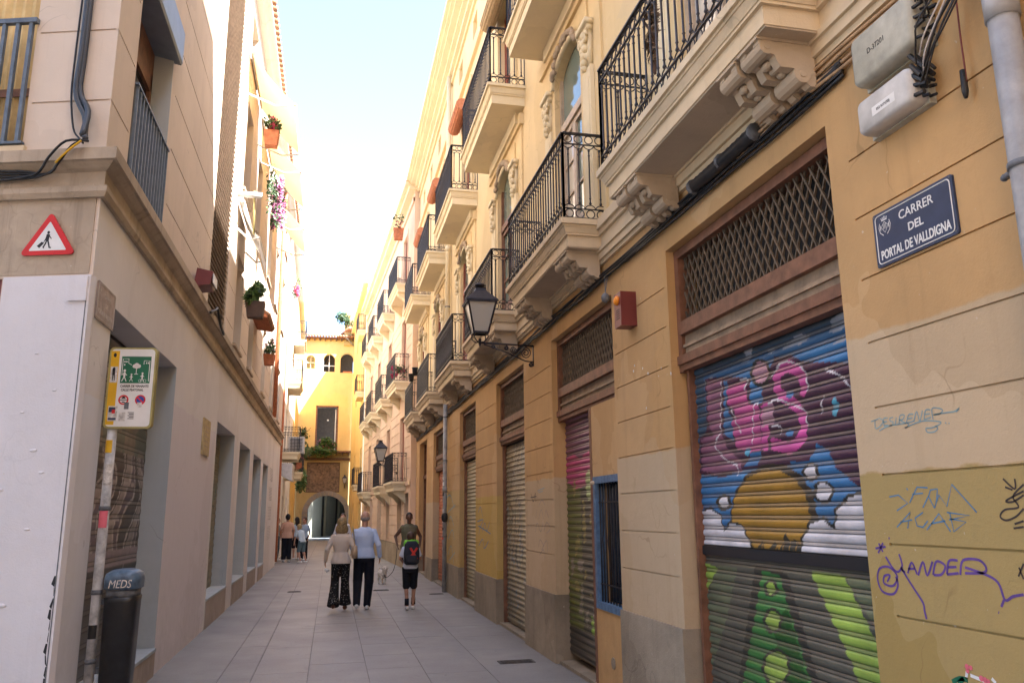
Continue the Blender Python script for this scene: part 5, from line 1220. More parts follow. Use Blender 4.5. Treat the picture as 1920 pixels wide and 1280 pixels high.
# junction boxes with cable tails
def jbox(name,label,u0,u1,z0,z1,v,mat,txt,tails,seed):
    J=wallR(name,label,'junction box',(u0+u1)/2,(z0+z1)/2); w_=u1-u0;h=z1-z0
    m=MB(); secs=[]
    P=rrect(w_,h,0.03,3)
    b=MB()
    for sc,y in ((1,0.01),(1,v*0.75),(0.96,v*0.93),(0.86,v)):
        for p in P: b.v.append((p[0]*sc,y,p[1]*sc))
    n=len(P)
    for i in range(3):
        for k in range(n): k2=(k+1)%n; b.f.append((i*n+k,i*n+k2,(i+1)*n+k2,(i+1)*n+k))
    b.f.append(tuple(range(n))); b.f.append(tuple(3*n+k for k in reversed(range(n)))); b.build('cover',mat,J,True)
    MB().box(-w_/2-0.008,w_/2+0.008,0,v*0.3,-h/2-0.006,h/2+0.006).build('back_box',M['boxplastic'],J,fix=False)
    wtext(J,txt,0.04,M['signblack'],0.02,v+0.0005,-0.01,0.9)
    random.seed(seed); g=MB()
    for r in range(3):
        for c in range(5): g.tube([(-w_/2+0.01,0.03+0.035*r,-h/2+0.03+0.05*c),(-w_/2-0.025-random.random()*0.03,0.03+0.03*r+random.uniform(-0.01,0.01),-h/2+0.03+(h-0.06)*c/4+random.uniform(-0.02,0.01))],random.uniform(0.007,0.012),6)
    g.build('cable_glands',M['cable'],J,kind='stuff')
    return J
J1=jbox('junction_box','upper and larger beige grey junction box marked D-37201 on the orange wall',2.77,3.20,3.765,4.025,0.13,M['boxplastic'],'D-37201',6,1)
J2=jbox('junction_box','lower light grey junction box with a white label below the D-37201 box',2.82,3.20,3.505,3.68,0.13,M['boxwhite'],'',6,2)
MB().box(-0.09,0.07,0.13,0.1312,-0.035,0.01).build('label_strip',M['signwhite'],J2,fix=False); wtext(J2,'052 IU.P.(58)',0.02,M['signblack'],0.0-0.01,0.1315,-0.02,0.9)
# cables (each bundle one thing)
def cable(name,label,strands,mat,r,group=None,cat='cable'):
    c0=Vector(strands[0][0]); o=MB()
    for s_ in strands: o.tube([Vector(p)-c0 for p in catmull(s_,4)],r if not isinstance(r,list) else r[strands.index(s_)],5)
    e=o.build(name,mat,None,True); e.location=c0; return tag(e,label,cat,group)
random.seed(21)
def wallrun(y0,y1,z,dz,n,v0=0.02):
    return [(RX-v0-random.uniform(0,0.03),y0+(y1-y0)*k/n,z+random.uniform(-dz,dz)) for k in range(n+1)]
cable('cable_bundle','black cable bundle running along the orange wall under the balconies',[wallrun(3.4,25.6,4.06-0.018*i,0.014,34) for i in range(6)],M['cable'],0.011)
cable('cable_bundle','painted tan cables rising past the junction boxes under the near moulding',[wallrun(2.2,5.2,4.10-0.03*i+0.02,0.012,8,0.02) for i in range(4)],M['cabletan'],0.012)
CS=thing('cable_splice','thick black ribbed cable splice hanging under the nearest balcony','cable splice',(RX-0.07,4.24,4.06),math.pi/2)
m=MB(); pts=[(0.9*k/26,0.0,-0.01*math.sin(k/26*3)) for k in range(27)]; m.tube(pts,[0.02 if k in(0,26) else 0.045+0.007*(k%2) for k in range(27)],10); m.build('sleeve',M['cable'],CS,True)
for k in (0.0,0.45,0.9): MB().tube([(k-0.012,0,0),(k+0.012,0,0)],0.058,10).build('clamp',M['cablegrey'],CS,True)
def tail(n,p0,p1,sagz,seed):
    random.seed(seed); S_=[]
    for k in range(n):
        a=Vector(p0)+Vector((random.uniform(-0.03,0.03),random.uniform(-0.02,0.02),random.uniform(-0.08,0.08))); b=Vector(p1)+Vector((random.uniform(-0.02,0.02),random.uniform(-0.05,0.05),random.uniform(-0.05,0.05)))
        mid=(a+b)/2+Vector((-random.uniform(0.02,0.12),random.uniform(-0.04,0.04),-sagz*random.uniform(0.4,1.2)))
        S_.append([a,a+(mid-a)*0.5+Vector((-0.02,0,-sagz*0.4)),mid,b])
    return S_
cable('cable_tails','tangle of thin black cables leaving the near side of the D-37201 box',tail(9,(2.52,2.72,3.92),(2.56,2.42,4.08),0.03,5),M['cable'],0.0045)
cable('cable_tails','loop of black cables sagging from the lower junction box up the wall',tail(7,(2.52,2.77,3.60),(2.57,2.40,4.0),0.06,6),M['cable'],0.0045)
cable('cable_tails','pair of pale cables crossing between the two junction boxes',tail(2,(2.51,2.76,3.66),(2.53,2.48,3.98),0.04,7),M['fadedtext'],0.004)
DC=cable('dangling_cable','single thin cable with a dark plug dangling beside the downpipe',[[(2.58,2.62,4.4),(2.58,2.59,4.0),(2.585,2.60,3.7),(2.585,2.60,3.48)]],M['maroon'],0.004)
m=MB(); m.tube([(0,0,0),(0,0,-0.10),(0,0,-0.13)],[0.012,0.014,0.008],8); pl_=m.build('plug',M['cable'],DC,True); pl_.location=(0.0,-0.01,-0.86)
# downpipes
def downpipe(name,label,x,y,z0,z1,r,mat,brackets,joint=()):
    D=thing(name,label,'downpipe',(x,y,z0)); MB().tube([(0,0,0),(0,0,z1-z0)],r,14).build('pipe',M[mat],D,True)
    for z in joint: MB().tube([(0,0,z-z0-0.12),(0,0,z-z0)],r*1.14,14).build('collar',M[mat],D,True)
    for z in brackets:
        m=MB(); m.tube([(0,0,z-z0-0.012),(0,0,z-z0+0.012)],r*1.12,14); m.bar((0,r,z-z0),(0.02,r+0.06,z-z0),0.02,0.02); m.ell((0.02,r+0.065,z-z0),(0.016,0.016,0.016),6,5); m.build('bracket',M['cablegrey'],D,True)
    return D
downpipe('downpipe','grey painted downpipe at the right edge beside the blue name plate',2.54,2.34,0,4.62,0.056,'pipe',(2.98,1.2),(3.72,))
DP=downpipe('downpipe','thin grey downpipe covered in stickers between the tan and the orange shutter',2.53,18.45,0,4.2,0.05,'pipe',(3.9,2.9,1.2),(2.3,))
downpipe('downpipe','pale upper downpipe rising between the third and fourth arched doors',2.53,18.25,4.62,12.5,0.06,'creamlit',(6.5,9.2),(8.0,)) if 'creamlit' in M else None
random.seed(9)
for k in range(9):
    z=0.9+0.2*k+random.uniform(-0.05,0.05); m=MB(); h=random.uniform(0.05,0.14); n=6; a0=random.uniform(2.6,3.8)
    for q in range(n+1): b=a0-0.8+1.6*q/n; m.v+=[(0.053*math.cos(b),0.053*math.sin(b),z),(0.053*math.cos(b),0.053*math.sin(b),z+h)]
    m.f=[(2*q,2*q+2,2*q+3,2*q+1) for q in range(n)]; m.build('sticker',M[['sticker','signred','signblack','signwhite'][k%4]],DP,True,fix=False)
m=MB(); m.ell((0,0,1.62),(0.075,0.09,0.13),10,7); m.build('taped_lump',M['cable'],DP,True)
# ---- wall lanterns
def lantern(name,label,loc,rz,reach,s=1.0,w1=0.205,arm=True):
    """loc: wall mount point. local +y points out of the wall"""
    L=thing(name,label,'wall lamp',loc,rz,'old style wall lanterns'); cy=reach; zb=0.10*s
    A=MB()
    A.bar((0,0,0.0),(0,0,-0.30*s),0.05,0.012,up=(0,1,0)); A.tube([(0,0,0.0),(0,cy,0.02)],0.013*s,6); A.tube([(0,0.0,-0.24*s),(0,0.12*s,-0.23*s),(0,cy*0.5,-0.11*s),(0,cy*0.93,0.0)],0.010*s,5)
    def spiral(y,z,r,t0,sg,turns=2.0):
        n=20; return [(0,y+sg*(r*(1-0.8*k/n))*math.cos(t0+turns*2*math.pi*k/n),z+(r*(1-0.8*k/n))*math.sin(t0+turns*2*math.pi*k/n)) for k in range(n+1)]
    for (y,z,r,t0,sg) in ((0.11,-0.11,0.085,1.5,1),(0.27,-0.075,0.055,1.5,-1),(0.38,-0.045,0.036,1.5,1),(0.04,-0.28,0.035,1.5,1),(cy*0.75,-0.035,0.03,0.2,1)): A.tube(spiral(y,z*s,r*s,t0,sg),0.008*s,5)
    A.build('scroll_bracket',M['iron'],L,True)
    f=MB(); f.tube([(0,cy,0.0),(0,cy,0.08*s)],0.022*s,8); f.tube([(0,cy,-0.04*s),(0,cy,0.0)],[0.006,0.02],6)
    for sx in (-1,1):
        for sy in (-1,1): f.tube([(0,cy,0.03*s),(sx*0.05*s,cy+sy*0.05*s,0.03*s),(sx*0.10*s,cy+sy*0.10*s,0.08*s),(sx*0.10*s,cy+sy*0.10*s,zb+0.06*s)],0.008*s,5)
    f.build('cradle',M['iron'],L,True)
    b,t=0.105*s,w1*s; z0,z1=zb+0.06*s,zb+0.50*s
    fr=MB(); gl=[]
    C0=[(-b,-b),(b,-b),(b,b),(-b,b)]; C1=[(-t,-t),(t,-t),(t,t),(-t,t)]
    for i in range(4):
        j=(i+1)%4; p=lambda C,z,i:(C[i][0],cy+C[i][1],z)
        fr.bar(p(C0,z0,i),p(C1,z1,i),0.020*s,0.020*s); fr.bar(p(C0,z0,i),p(C0,z0,j),0.022*s,0.022*s); fr.bar(p(C1,z1,i),p(C1,z1,j),0.034*s,0.026*s)
    fr.build('lantern_frame',M['iron'],L,fix=False)
    for i in range(4):
        j=(i+1)%4; g=MB(); k=0.97; vs=[(C0[i][0]*k,cy+C0[i][1]*k,z0),(C0[j][0]*k,cy+C0[j][1]*k,z0),(C1[j][0]*k,cy+C1[j][1]*k,z1),(C1[i][0]*k,cy+C1[i][1]*k,z1)]
        g.add(vs+[(x*0.985,cy+(y-cy)*0.985,z) for x,y,z in vs],[(0,1,2,3),(7,6,5,4),(0,4,5,1),(1,5,6,2),(2,6,7,3),(3,7,4,0)]); g.build('glass_panel',M['lampglass'],L,fix=False)
    r=MB()
    secs=[(t*1.14,z1+0.01*s),(t*1.1,z1+0.03*s),(t*0.55,z1+0.15*s),(t*0.42,z1+0.18*s),(t*0.36,z1+0.22*s),(t*0.40,z1+0.235*s)]
    for h,z in secs: r.v+=[(-h,cy-h,z),(h,cy-h,z),(h,cy+h,z),(-h,cy+h,z)]
    for i in range(len(secs)-1):
        for k in range(4): k2=(k+1)%4; r.f.append((i*4+k,i*4+k2,i*4+4+k2,i*4+4+k))
    r.f+=[(3,2,1,0),tuple(len(secs)*4-4+k for k in range(4))]; r.build('lantern_roof',M['iron'],L)
    c=MB(); c.tube([(0,cy,z1+0.22*s),(0,cy,z1+0.26*s),(0,cy,z1+0.27*s),(0,cy,z1+0.30*s)],[0.05*s,0.05*s,0.085*s,0.075*s],10); c.build('cowl',M['iron'],L,True)
    return L
lantern('wall_lantern','large black lantern on a scrolled bracket over the piers in the middle',(RX-0.0,10.36,3.93),math.pi/2,0.74,0.93)
pr_=PB.matrix_basis @ Vector((3.4,0,3.42)); lantern('wall_lantern','distant dark lantern with pink tinted panes on the pink building',pr_,PB.rotation_euler[2],0.62,1.0)
lantern('wall_lantern','small pale lantern on the wall to the right of the ceramic panel over the arch',(0.86,AY-0.03,3.75),math.pi,0.35,0.75)
# overhead wires
for (a,b,lb) in (((580,445),(725,425),'upper thin wire slung across the lane between rooftops'),((580,460),(722,440),'lower thin wire slung across the lane between rooftops')):
    A=onY(30,*a); B=onY(30,*b); mid=(A+B)/2-Vector((0,0,0.12)); w_=cable('overhead_wire',lb,[[A,mid,B]],M['cablegrey'],0.009,'overhead wires','wire')
# corner cables on the front face
def fpt(s,z,v): p=Vector((LX,CY))+FD*s; nn=Vector((-0.286,-0.958)); return (p.x+nn.x*v,p.y+nn.y*v,z)
cable('corner_cable_bundle','thick blue black cables coming down the corner and bunching on the cornice',[[fpt(0.27,7.2,0.04),fpt(0.265,6.2,0.04),fpt(0.26,5.4,0.045),fpt(0.27,5.02,0.045),fpt(0.17,4.80,0.05),fpt(0.15,4.66,0.06),fpt(0.08,4.56,0.15)],[fpt(0.25,7.2,0.03),fpt(0.245,5.5,0.03),fpt(0.25,5.05,0.03),fpt(0.15,4.85,0.05),fpt(0.12,4.6,0.13)]],plain('navy_black_cable',(0.05,0.058,0.075),0.5),0.024)
cable('corner_thin_cable','thin dark cable with clips beside the thick corner cables',[[fpt(0.32,7.2,0.02),fpt(0.325,6.0,0.02),fpt(0.33,5.3,0.02),fpt(0.32,5.0,0.025),fpt(0.27,4.72,0.03),fpt(0.2,4.62,0.05),fpt(0.1,4.53,0.14)]],M['cable'],0.008)
cable('cornice_cables','bundle of black and grey cables tucked below the front cornice ledge',[[fpt(0.08,4.56,0.15),fpt(0.18,4.50,0.16),fpt(0.28,4.38,0.14),fpt(0.42,4.31,0.08),fpt(0.8,4.29+0.02*i,0.05+0.012*i),fpt(2.5,4.28+0.02*i,0.05)] for i in range(4)]+[[fpt(0.05,4.54,0.15),fpt(0.22,4.54,0.17),fpt(0.36,4.42,0.15),fpt(0.5,4.30,0.10),fpt(0.9,4.27,0.08)]],M['cable'],0.010)
cable('yellow_cable','short yellow green cable in the bunch under the cornice corner',[[fpt(0.10,4.54,0.165),fpt(0.20,4.46,0.165),fpt(0.30,4.37,0.15)]],M['signyellow'],0.009)
cable('ledge_cable','short dark cable curled on the cornice by the louvred strip',[[(LX+0.13,11.2,4.42),(LX+0.16,11.5,4.52),(LX+0.14,11.8,4.62),(LX+0.15,12.1,4.46),(LX+0.14,12.6,4.42)]],M['cable'],0.02)

# ---- plants
def leaves(mb,c,r,n,s,rnd):
    for _ in range(n):
        while True:
            p=Vector((rnd.uniform(-1,1),rnd.uniform(-1,1),rnd.uniform(-1,1)))
            if p.length<1 and p.length>0.25*rnd.random(): break
        q=Vector(c)+Vector((p.x*r[0],p.y*r[1],p.z*r[2])); a=Vector((rnd.gauss(0,1),rnd.gauss(0,1),rnd.gauss(0,1))).normalized(); b=a.orthogonal().normalized(); k=s*rnd.uniform(0.6,1.3)
        mb.add([q-a*k,q+b*k*0.45,q+a*k,q-b*k*0.45],[(0,1,2,3)])
def plant(name,label,loc,r,n,s,mat,pot=None,flower=None,nf=0,group=None,seed=1,stems=0,clusters=5):
    P=thing(name,label,'plant',loc,0,group); rnd=random.Random(seed); mb=MB()
    for _ in range(clusters):
        c=(rnd.uniform(-0.6,0.6)*r[0],rnd.uniform(-0.6,0.6)*r[1],rnd.uniform(-0.5,0.7)*r[2]); leaves(mb,c,(r[0]*0.6,r[1]*0.6,r[2]*0.6),n//clusters,s,rnd)
    mb.build('foliage',M[mat],P,fix=False)
    if flower:
        mb=MB(); 
        for _ in range(max(3,clusters)):
            c=(rnd.uniform(-0.7,0.7)*r[0],rnd.uniform(-0.7,0.7)*r[1],rnd.uniform(-0.4,0.9)*r[2]); leaves(mb,c,(r[0]*0.35,r[1]*0.35,r[2]*0.35),nf//max(3,clusters),s*0.8,rnd)
        mb.build('flowers',M[flower],P,fix=False)
    if stems:
        mb=MB()
        for _ in range(stems): mb.tube([(0,0,-r[2]),(rnd.uniform(-1,1)*r[0]*0.4,rnd.uniform(-1,1)*r[1]*0.4,0),(rnd.uniform(-1,1)*r[0],rnd.uniform(-1,1)*r[1],r[2]*rnd.uniform(0.5,1.2))],0.012,4)
        mb.build('stem',M['palewood'],P)
    if pot:
        w_,h,mt=pot; m=MB(); m.add([(-w_*0.8,-0.1,-r[2]*0.7-h),(w_*0.8,-0.1,-r[2]*0.7-h),(w_*0.8,0.1,-r[2]*0.7-h),(-w_*0.8,0.1,-r[2]*0.7-h),(-w_,-0.13,-r[2]*0.7),(w_,-0.13,-r[2]*0.7),(w_,0.13,-r[2]*0.7),(-w_,0.13,-r[2]*0.7)],[(0,3,2,1),(4,5,6,7),(0,1,5,4),(1,2,6,5),(2,3,7,6),(3,0,4,7)]); m.build('pot',M[mt],P,fix=False)
    return P
plant('window_box_plant','dark box of spiky green plants low on the sunlit left wall after the louvres',(-1.50,15.0,5.72),(0.20,0.34,0.22),420,0.07,'leaf',(0.17,0.3,'plantdark'),seed=3)
plant('window_box_plant','terracotta box of red flowers high on the left wall under the first awning',(-1.40,15.1,9.15),(0.16,0.42,0.16),260,0.05,'leaf',(0.14,0.30,'terracotta'),'flower',360,seed=4)
plant('bougainvillea','trailing mauve pink bougainvillea high on the left wall below the awnings',(-1.45,17.6,8.45),(0.22,0.55,0.75),380,0.055,'leafdark',None,'flowermauve',1300,seed=5,clusters=9)
plant('window_box_plant','pale flowering pot beside a small terracotta hood above the left cornice',(-1.55,19.3,5.55),(0.14,0.4,0.2),200,0.05,'leaf',(0.13,0.25,'terracotta'),'flower',60,seed=6)
plant('window_box_plant','reddish flowers hanging at roof height on the far left house',(-1.76,33.4,10.9),(0.22,0.6,0.5),160,0.07,'leaf',None,'flower',260,seed=7)
plant('hanging_plant','large hanging green plant with a red pot left of the archway ledge',(-1.75,45.0,4.9),(0.55,0.7,0.6),900,0.10,'leafdark',(0.2,0.35,'terracotta'),'flower',80,seed=8,clusters=9,stems=5)
plant('hanging_plant','trailing fern hanging down beside the stone arch on the left',(-1.65,44.5,3.5),(0.35,0.5,0.7),650,0.10,'leaf',None,None,0,seed=9,clusters=7)
plant('climbing_plant','leafy creeper spreading along the timber ledge over the arch',(-1.2,57.35,5.95),(1.3,0.2,0.35),900,0.10,'leaf',None,'flower',30,seed=10,clusters=12)
plant('balcony_plants','mixed green pot plants crowding the foot of the tall dark opening over the arch',(-0.5,57.75,6.55),(0.75,0.18,0.45),800,0.10,'leaf',None,'flowermauve',50,seed=11,clusters=9)
plant('shrub','bare leafed shrub leaning out beside the sunlit patch of the yellow wall',(-2.0,56.9,7.1),(0.5,0.3,0.6),90,0.13,'leafdark',None,None,0,seed=12,stems=7)
plant('balcony_plants','bright pink flowers behind the mesh of a first floor balcony on the pink building',tuple(PB.matrix_basis @ Vector((1.3,0.25,6.45))),(0.3,0.3,0.3),120,0.06,'leaf',None,'flower',320,seed=13)
plant('rooftop_plant','tuft of dark foliage on the roof corner right of the yellow building eaves',(0.75,57.6,15.5),(0.9,0.5,0.6),500,0.12,'leafdark',None,None,0,seed=14,stems=5)
for i,(u,z,lb) in enumerate(((22.72,5.62,'small dark pot hooked on the far end of a first floor railing'),(21.7,5.62,'dark pot of stems hooked between two first floor railings'))):
    P=wallR('railing_pot',lb,'plant pot',u,z,0.5,'dark pots hooked on railings'); lathe([(0.06,-0.2),(0.085,0.0),(0.095,0.02)],10).build('pot',M['cable'],P,True)
plant('box_plants','red and green potted boxes at the roof end of the pale building',(1.95,26.6,11.6),(0.2,0.5,0.25),60,0.06,'leaf',(0.18,0.4,'terracotta'),'flower',20,seed=15)
# dead plant hung inside the nearest railing
plant('dry_plant','withered brown plant tangled in the nearest balcony railing',(2.25,5.05,5.2),(0.06,0.14,0.3),120,0.05,'woodtan',None,None,0,seed=16,stems=6)
# ---- left wall odds and ends
def awning(label,Y0,Y1,zt,zf,reach,mat='awning'):
    A=wallL('window_awning',label,'awning',(Y0+Y1)/2,0,0.02,'canvas awnings on the left wall'); h=(Y1-Y0)/2
    m=MB(); n=8
    for k in range(n+1):
        t=k/n; y=reach*t; z=zt+(zf-zt)*t-0.07*math.sin(math.pi*t); m.v+=[(-h,y+0.03,z),(h,y+0.03,z),(h,y+0.03,z+0.006),(-h,y+0.03,z+0.006)]
    for k in range(n):
        a=4*k; m.f+=[(a,a+1,a+5,a+4),(a+3,a+7,a+6,a+2),(a,a+4,a+7,a+3),(a+1,a+2,a+6,a+5)]
    m.build('canvas',M[mat],A,True)
    v=MB(); v.box(-h,h,reach+0.03,reach+0.036,zf-0.22,zf); v.build('valance',M[mat],A,fix=False)
    MB().tube([(-h-0.04,0.05,zt+0.05),(h+0.04,0.05,zt+0.05)],0.055,8).build('roller',M['awnwhite'],A,True)
    MB().tube([(-h-0.03,reach+0.03,zf),(h+0.03,reach+0.03,zf)],0.022,6).build('front_bar',M['awnwhite'],A,True)
    for s_ in (-1,1): MB().tube([(s_*h,0.0,zf+0.15),(s_*h,reach*0.6,zf-0.05),(s_*h,reach+0.03,zf)],0.018,6).build('arm',M['awnwhite'],A,True)
awning('tan awning nearest to the camera high on the left wall',14.5,16.7,10.35,9.35,0.85)
awning('second tan awning above the trailing bougainvillea',17.5,19.8,10.35,9.3,0.85)
awning('third tan awning, beyond the bougainvillea',21.0,23.2,10.2,9.2,0.8)
awning('low pale awning just past the louvred strip',14.35,15.7,7.2,6.6,0.35,'awnwhite')
ST=wallL('pipe_stub','white pipe stub and strut projecting from the wall beside the louvres','pipe',14.2,7.35); MB().tube([(0,0,0),(0,0.42,0)],0.055,10).build('stub',M['boxwhite'],ST,True); MB().tube([(-0.05,0.28,0.1),(-0.15,0.30,-0.7)],0.02,6).build('strut',M['signframe'],ST,True)
HD=wallL('tiled_hood','small terracotta tiled hood over a window above the left cornice','hood',18.3,5.95); m=MB(); m.prism([(0.0,0.22),(0.34,0.0),(0.34,-0.05),(0.0,0.0)],lambda p:(-0.75,p[0],p[1]),lambda p:(0.75,p[0],p[1])); m.build('hood',M['terracotta'],HD)
for k in range(9): MB().tube([(-0.7+0.17*k,0.0,0.25),(-0.7+0.17*k,0.38,0.0)],0.06,6).build('roof_tile',M['rooftile'],HD,True)
AC=thing('air_conditioner','grey slatted air conditioner standing on the near left balcony','air conditioner',(-1.5,31.4,4.02)); MB().box(-0.15,0.42,0,0.8,0,0.6).build('case',M['boxwhite'],AC,fix=False); m=MB()
for k in range(9): m.box(-0.1,0.36,-0.012,0,0.06+0.055*k,0.09+0.055*k)
m.build('grille',M['cablegrey'],AC,fix=False,kind='stuff')
AW2=thing('wall_box','white box canopy fixed under the near left balcony','box canopy',(-1.85,30.6,2.95)); m=MB(); m.prism([(0,0.62),(0.42,0.62),(0.42,0.0),(0.36,0.0),(0,0.2)],lambda p:(p[0],0.0,p[1]),lambda p:(p[0],1.6,p[1])); m.build('canopy',M['boxwhite'],AW2)

# ================================================================== PEOPLE
def remesh(mb,name,mat,parent,vox=0.01,it=4):
    me=mb.mesh(name,mat); o=bpy.data.objects.new(name,me); COL.objects.link(o)
    r=o.modifiers.new('r','REMESH'); r.mode='VOXEL'; r.voxel_size=vox; s_=o.modifiers.new('s','SMOOTH'); s_.iterations=it; s_.factor=0.5
    dg=bpy.context.evaluated_depsgraph_get(); m2=bpy.data.meshes.new_from_object(o.evaluated_get(dg)); bpy.data.objects.remove(o); bpy.data.meshes.remove(me)
    m2.name=name; m2.materials.clear(); m2.materials.append(mat); m2.shade_smooth(); return inst(name,m2,parent)
def skin(name,col): return plain(name,col,0.5,0,0.10,14)
SKL=skin('light_skin',(0.50,0.28,0.20)); SKT=skin('tanned_skin',(0.40,0.21,0.14)); SKD=skin('dark_skin',(0.11,0.055,0.035))
def cloth(name,col,var=0.12,bump=0.006):
    t=NT(name); n=t.noise(5,4); t.base(t.mix(t.ramp(n,0.3,0.7),tuple(c*(1-var) for c in col),col)); t.bump(t.math('ADD',t.noise(9,3,0.5,t.scaled(1,1,0.5)),t.math('MULTIPLY',t.noise(200,2),0.06)),bump*4,0.6); _mats[name]=t.set(0.85,0,0.2); return t.m
def dots(name,col,dot,scale,thr):
    t=NT(name); v=t.n('ShaderNodeTexVoronoi'); v.inputs['Scale'].default_value=scale; t.l(t.geo.outputs['Position'],v.inputs['Vector']); t.base(t.mix(t.ramp(v.outputs['Distance'],thr,thr+0.05,1,0),col,dot)); return t.set(0.8,0,0.2)
def lerp(a,b,t): return tuple(a[i]+(b[i]-a[i])*t for i in range(3))
def limb(mb,pts,rs,n=10,side=(1,0,0)): 
    P=[];R=[]
    for i in range(len(pts)-1):
        for k in range(3): t=k/3; P.append(lerp(pts[i],pts[i+1],t)); tt=t; R.append(rs[i]+(rs[i+1]-rs[i])*tt)
    P.append(pts[-1]); R.append(rs[-1]); mb.loft(P,[(r,r*1.02) for r in R],side,n)
    for p,r in zip(pts[:-1] if rs[-1]>0.08 else pts,rs): mb.ell(p,(r*1.05,r*1.05,r*1.05),10,7)
def hand(mb,wr,dirv,palm_n,s=1.0,thumb=1,curl=0.5):
    d=Vector(dirv).normalized(); pn=Vector(palm_n); pn=(pn-d*pn.dot(d)).normalized(); sd_=d.cross(pn)
    w0=Vector(wr); c=w0+d*0.045*s
    mb.loft([w0,w0+d*0.03*s,w0+d*0.085*s],[(0.024*s,0.018*s),(0.036*s,0.016*s),(0.038*s,0.013*s)],sd_,8)
    for i,(o,L) in enumerate(((-0.029,0.066),(-0.010,0.078),(0.010,0.073),(0.029,0.056))):
        p0=w0+d*0.078*s+sd_*o*s; p1=p0+d*L*0.45*s+pn*curl*0.012*s; p2=p1+(d*(1-curl*0.6)+pn*curl).normalized()*L*0.35*s; p3=p2+(d*(1-curl)+pn*curl*1.3).normalized()*L*0.3*s
        mb.tube([p0-d*0.01*s,p0,p1,p2,p3],[0.0095*s,0.0095*s,0.009*s,0.0085*s,0.007*s],6)
    t0=w0+d*0.025*s+sd_*thumb*0.028*s; mb.tube([t0,t0+(d*0.7+sd_*thumb*0.8)*0.035*s,t0+(d*0.95+sd_*thumb*0.65+pn*0.3)*0.062*s],[0.013*s,0.0105*s,0.009*s],6)
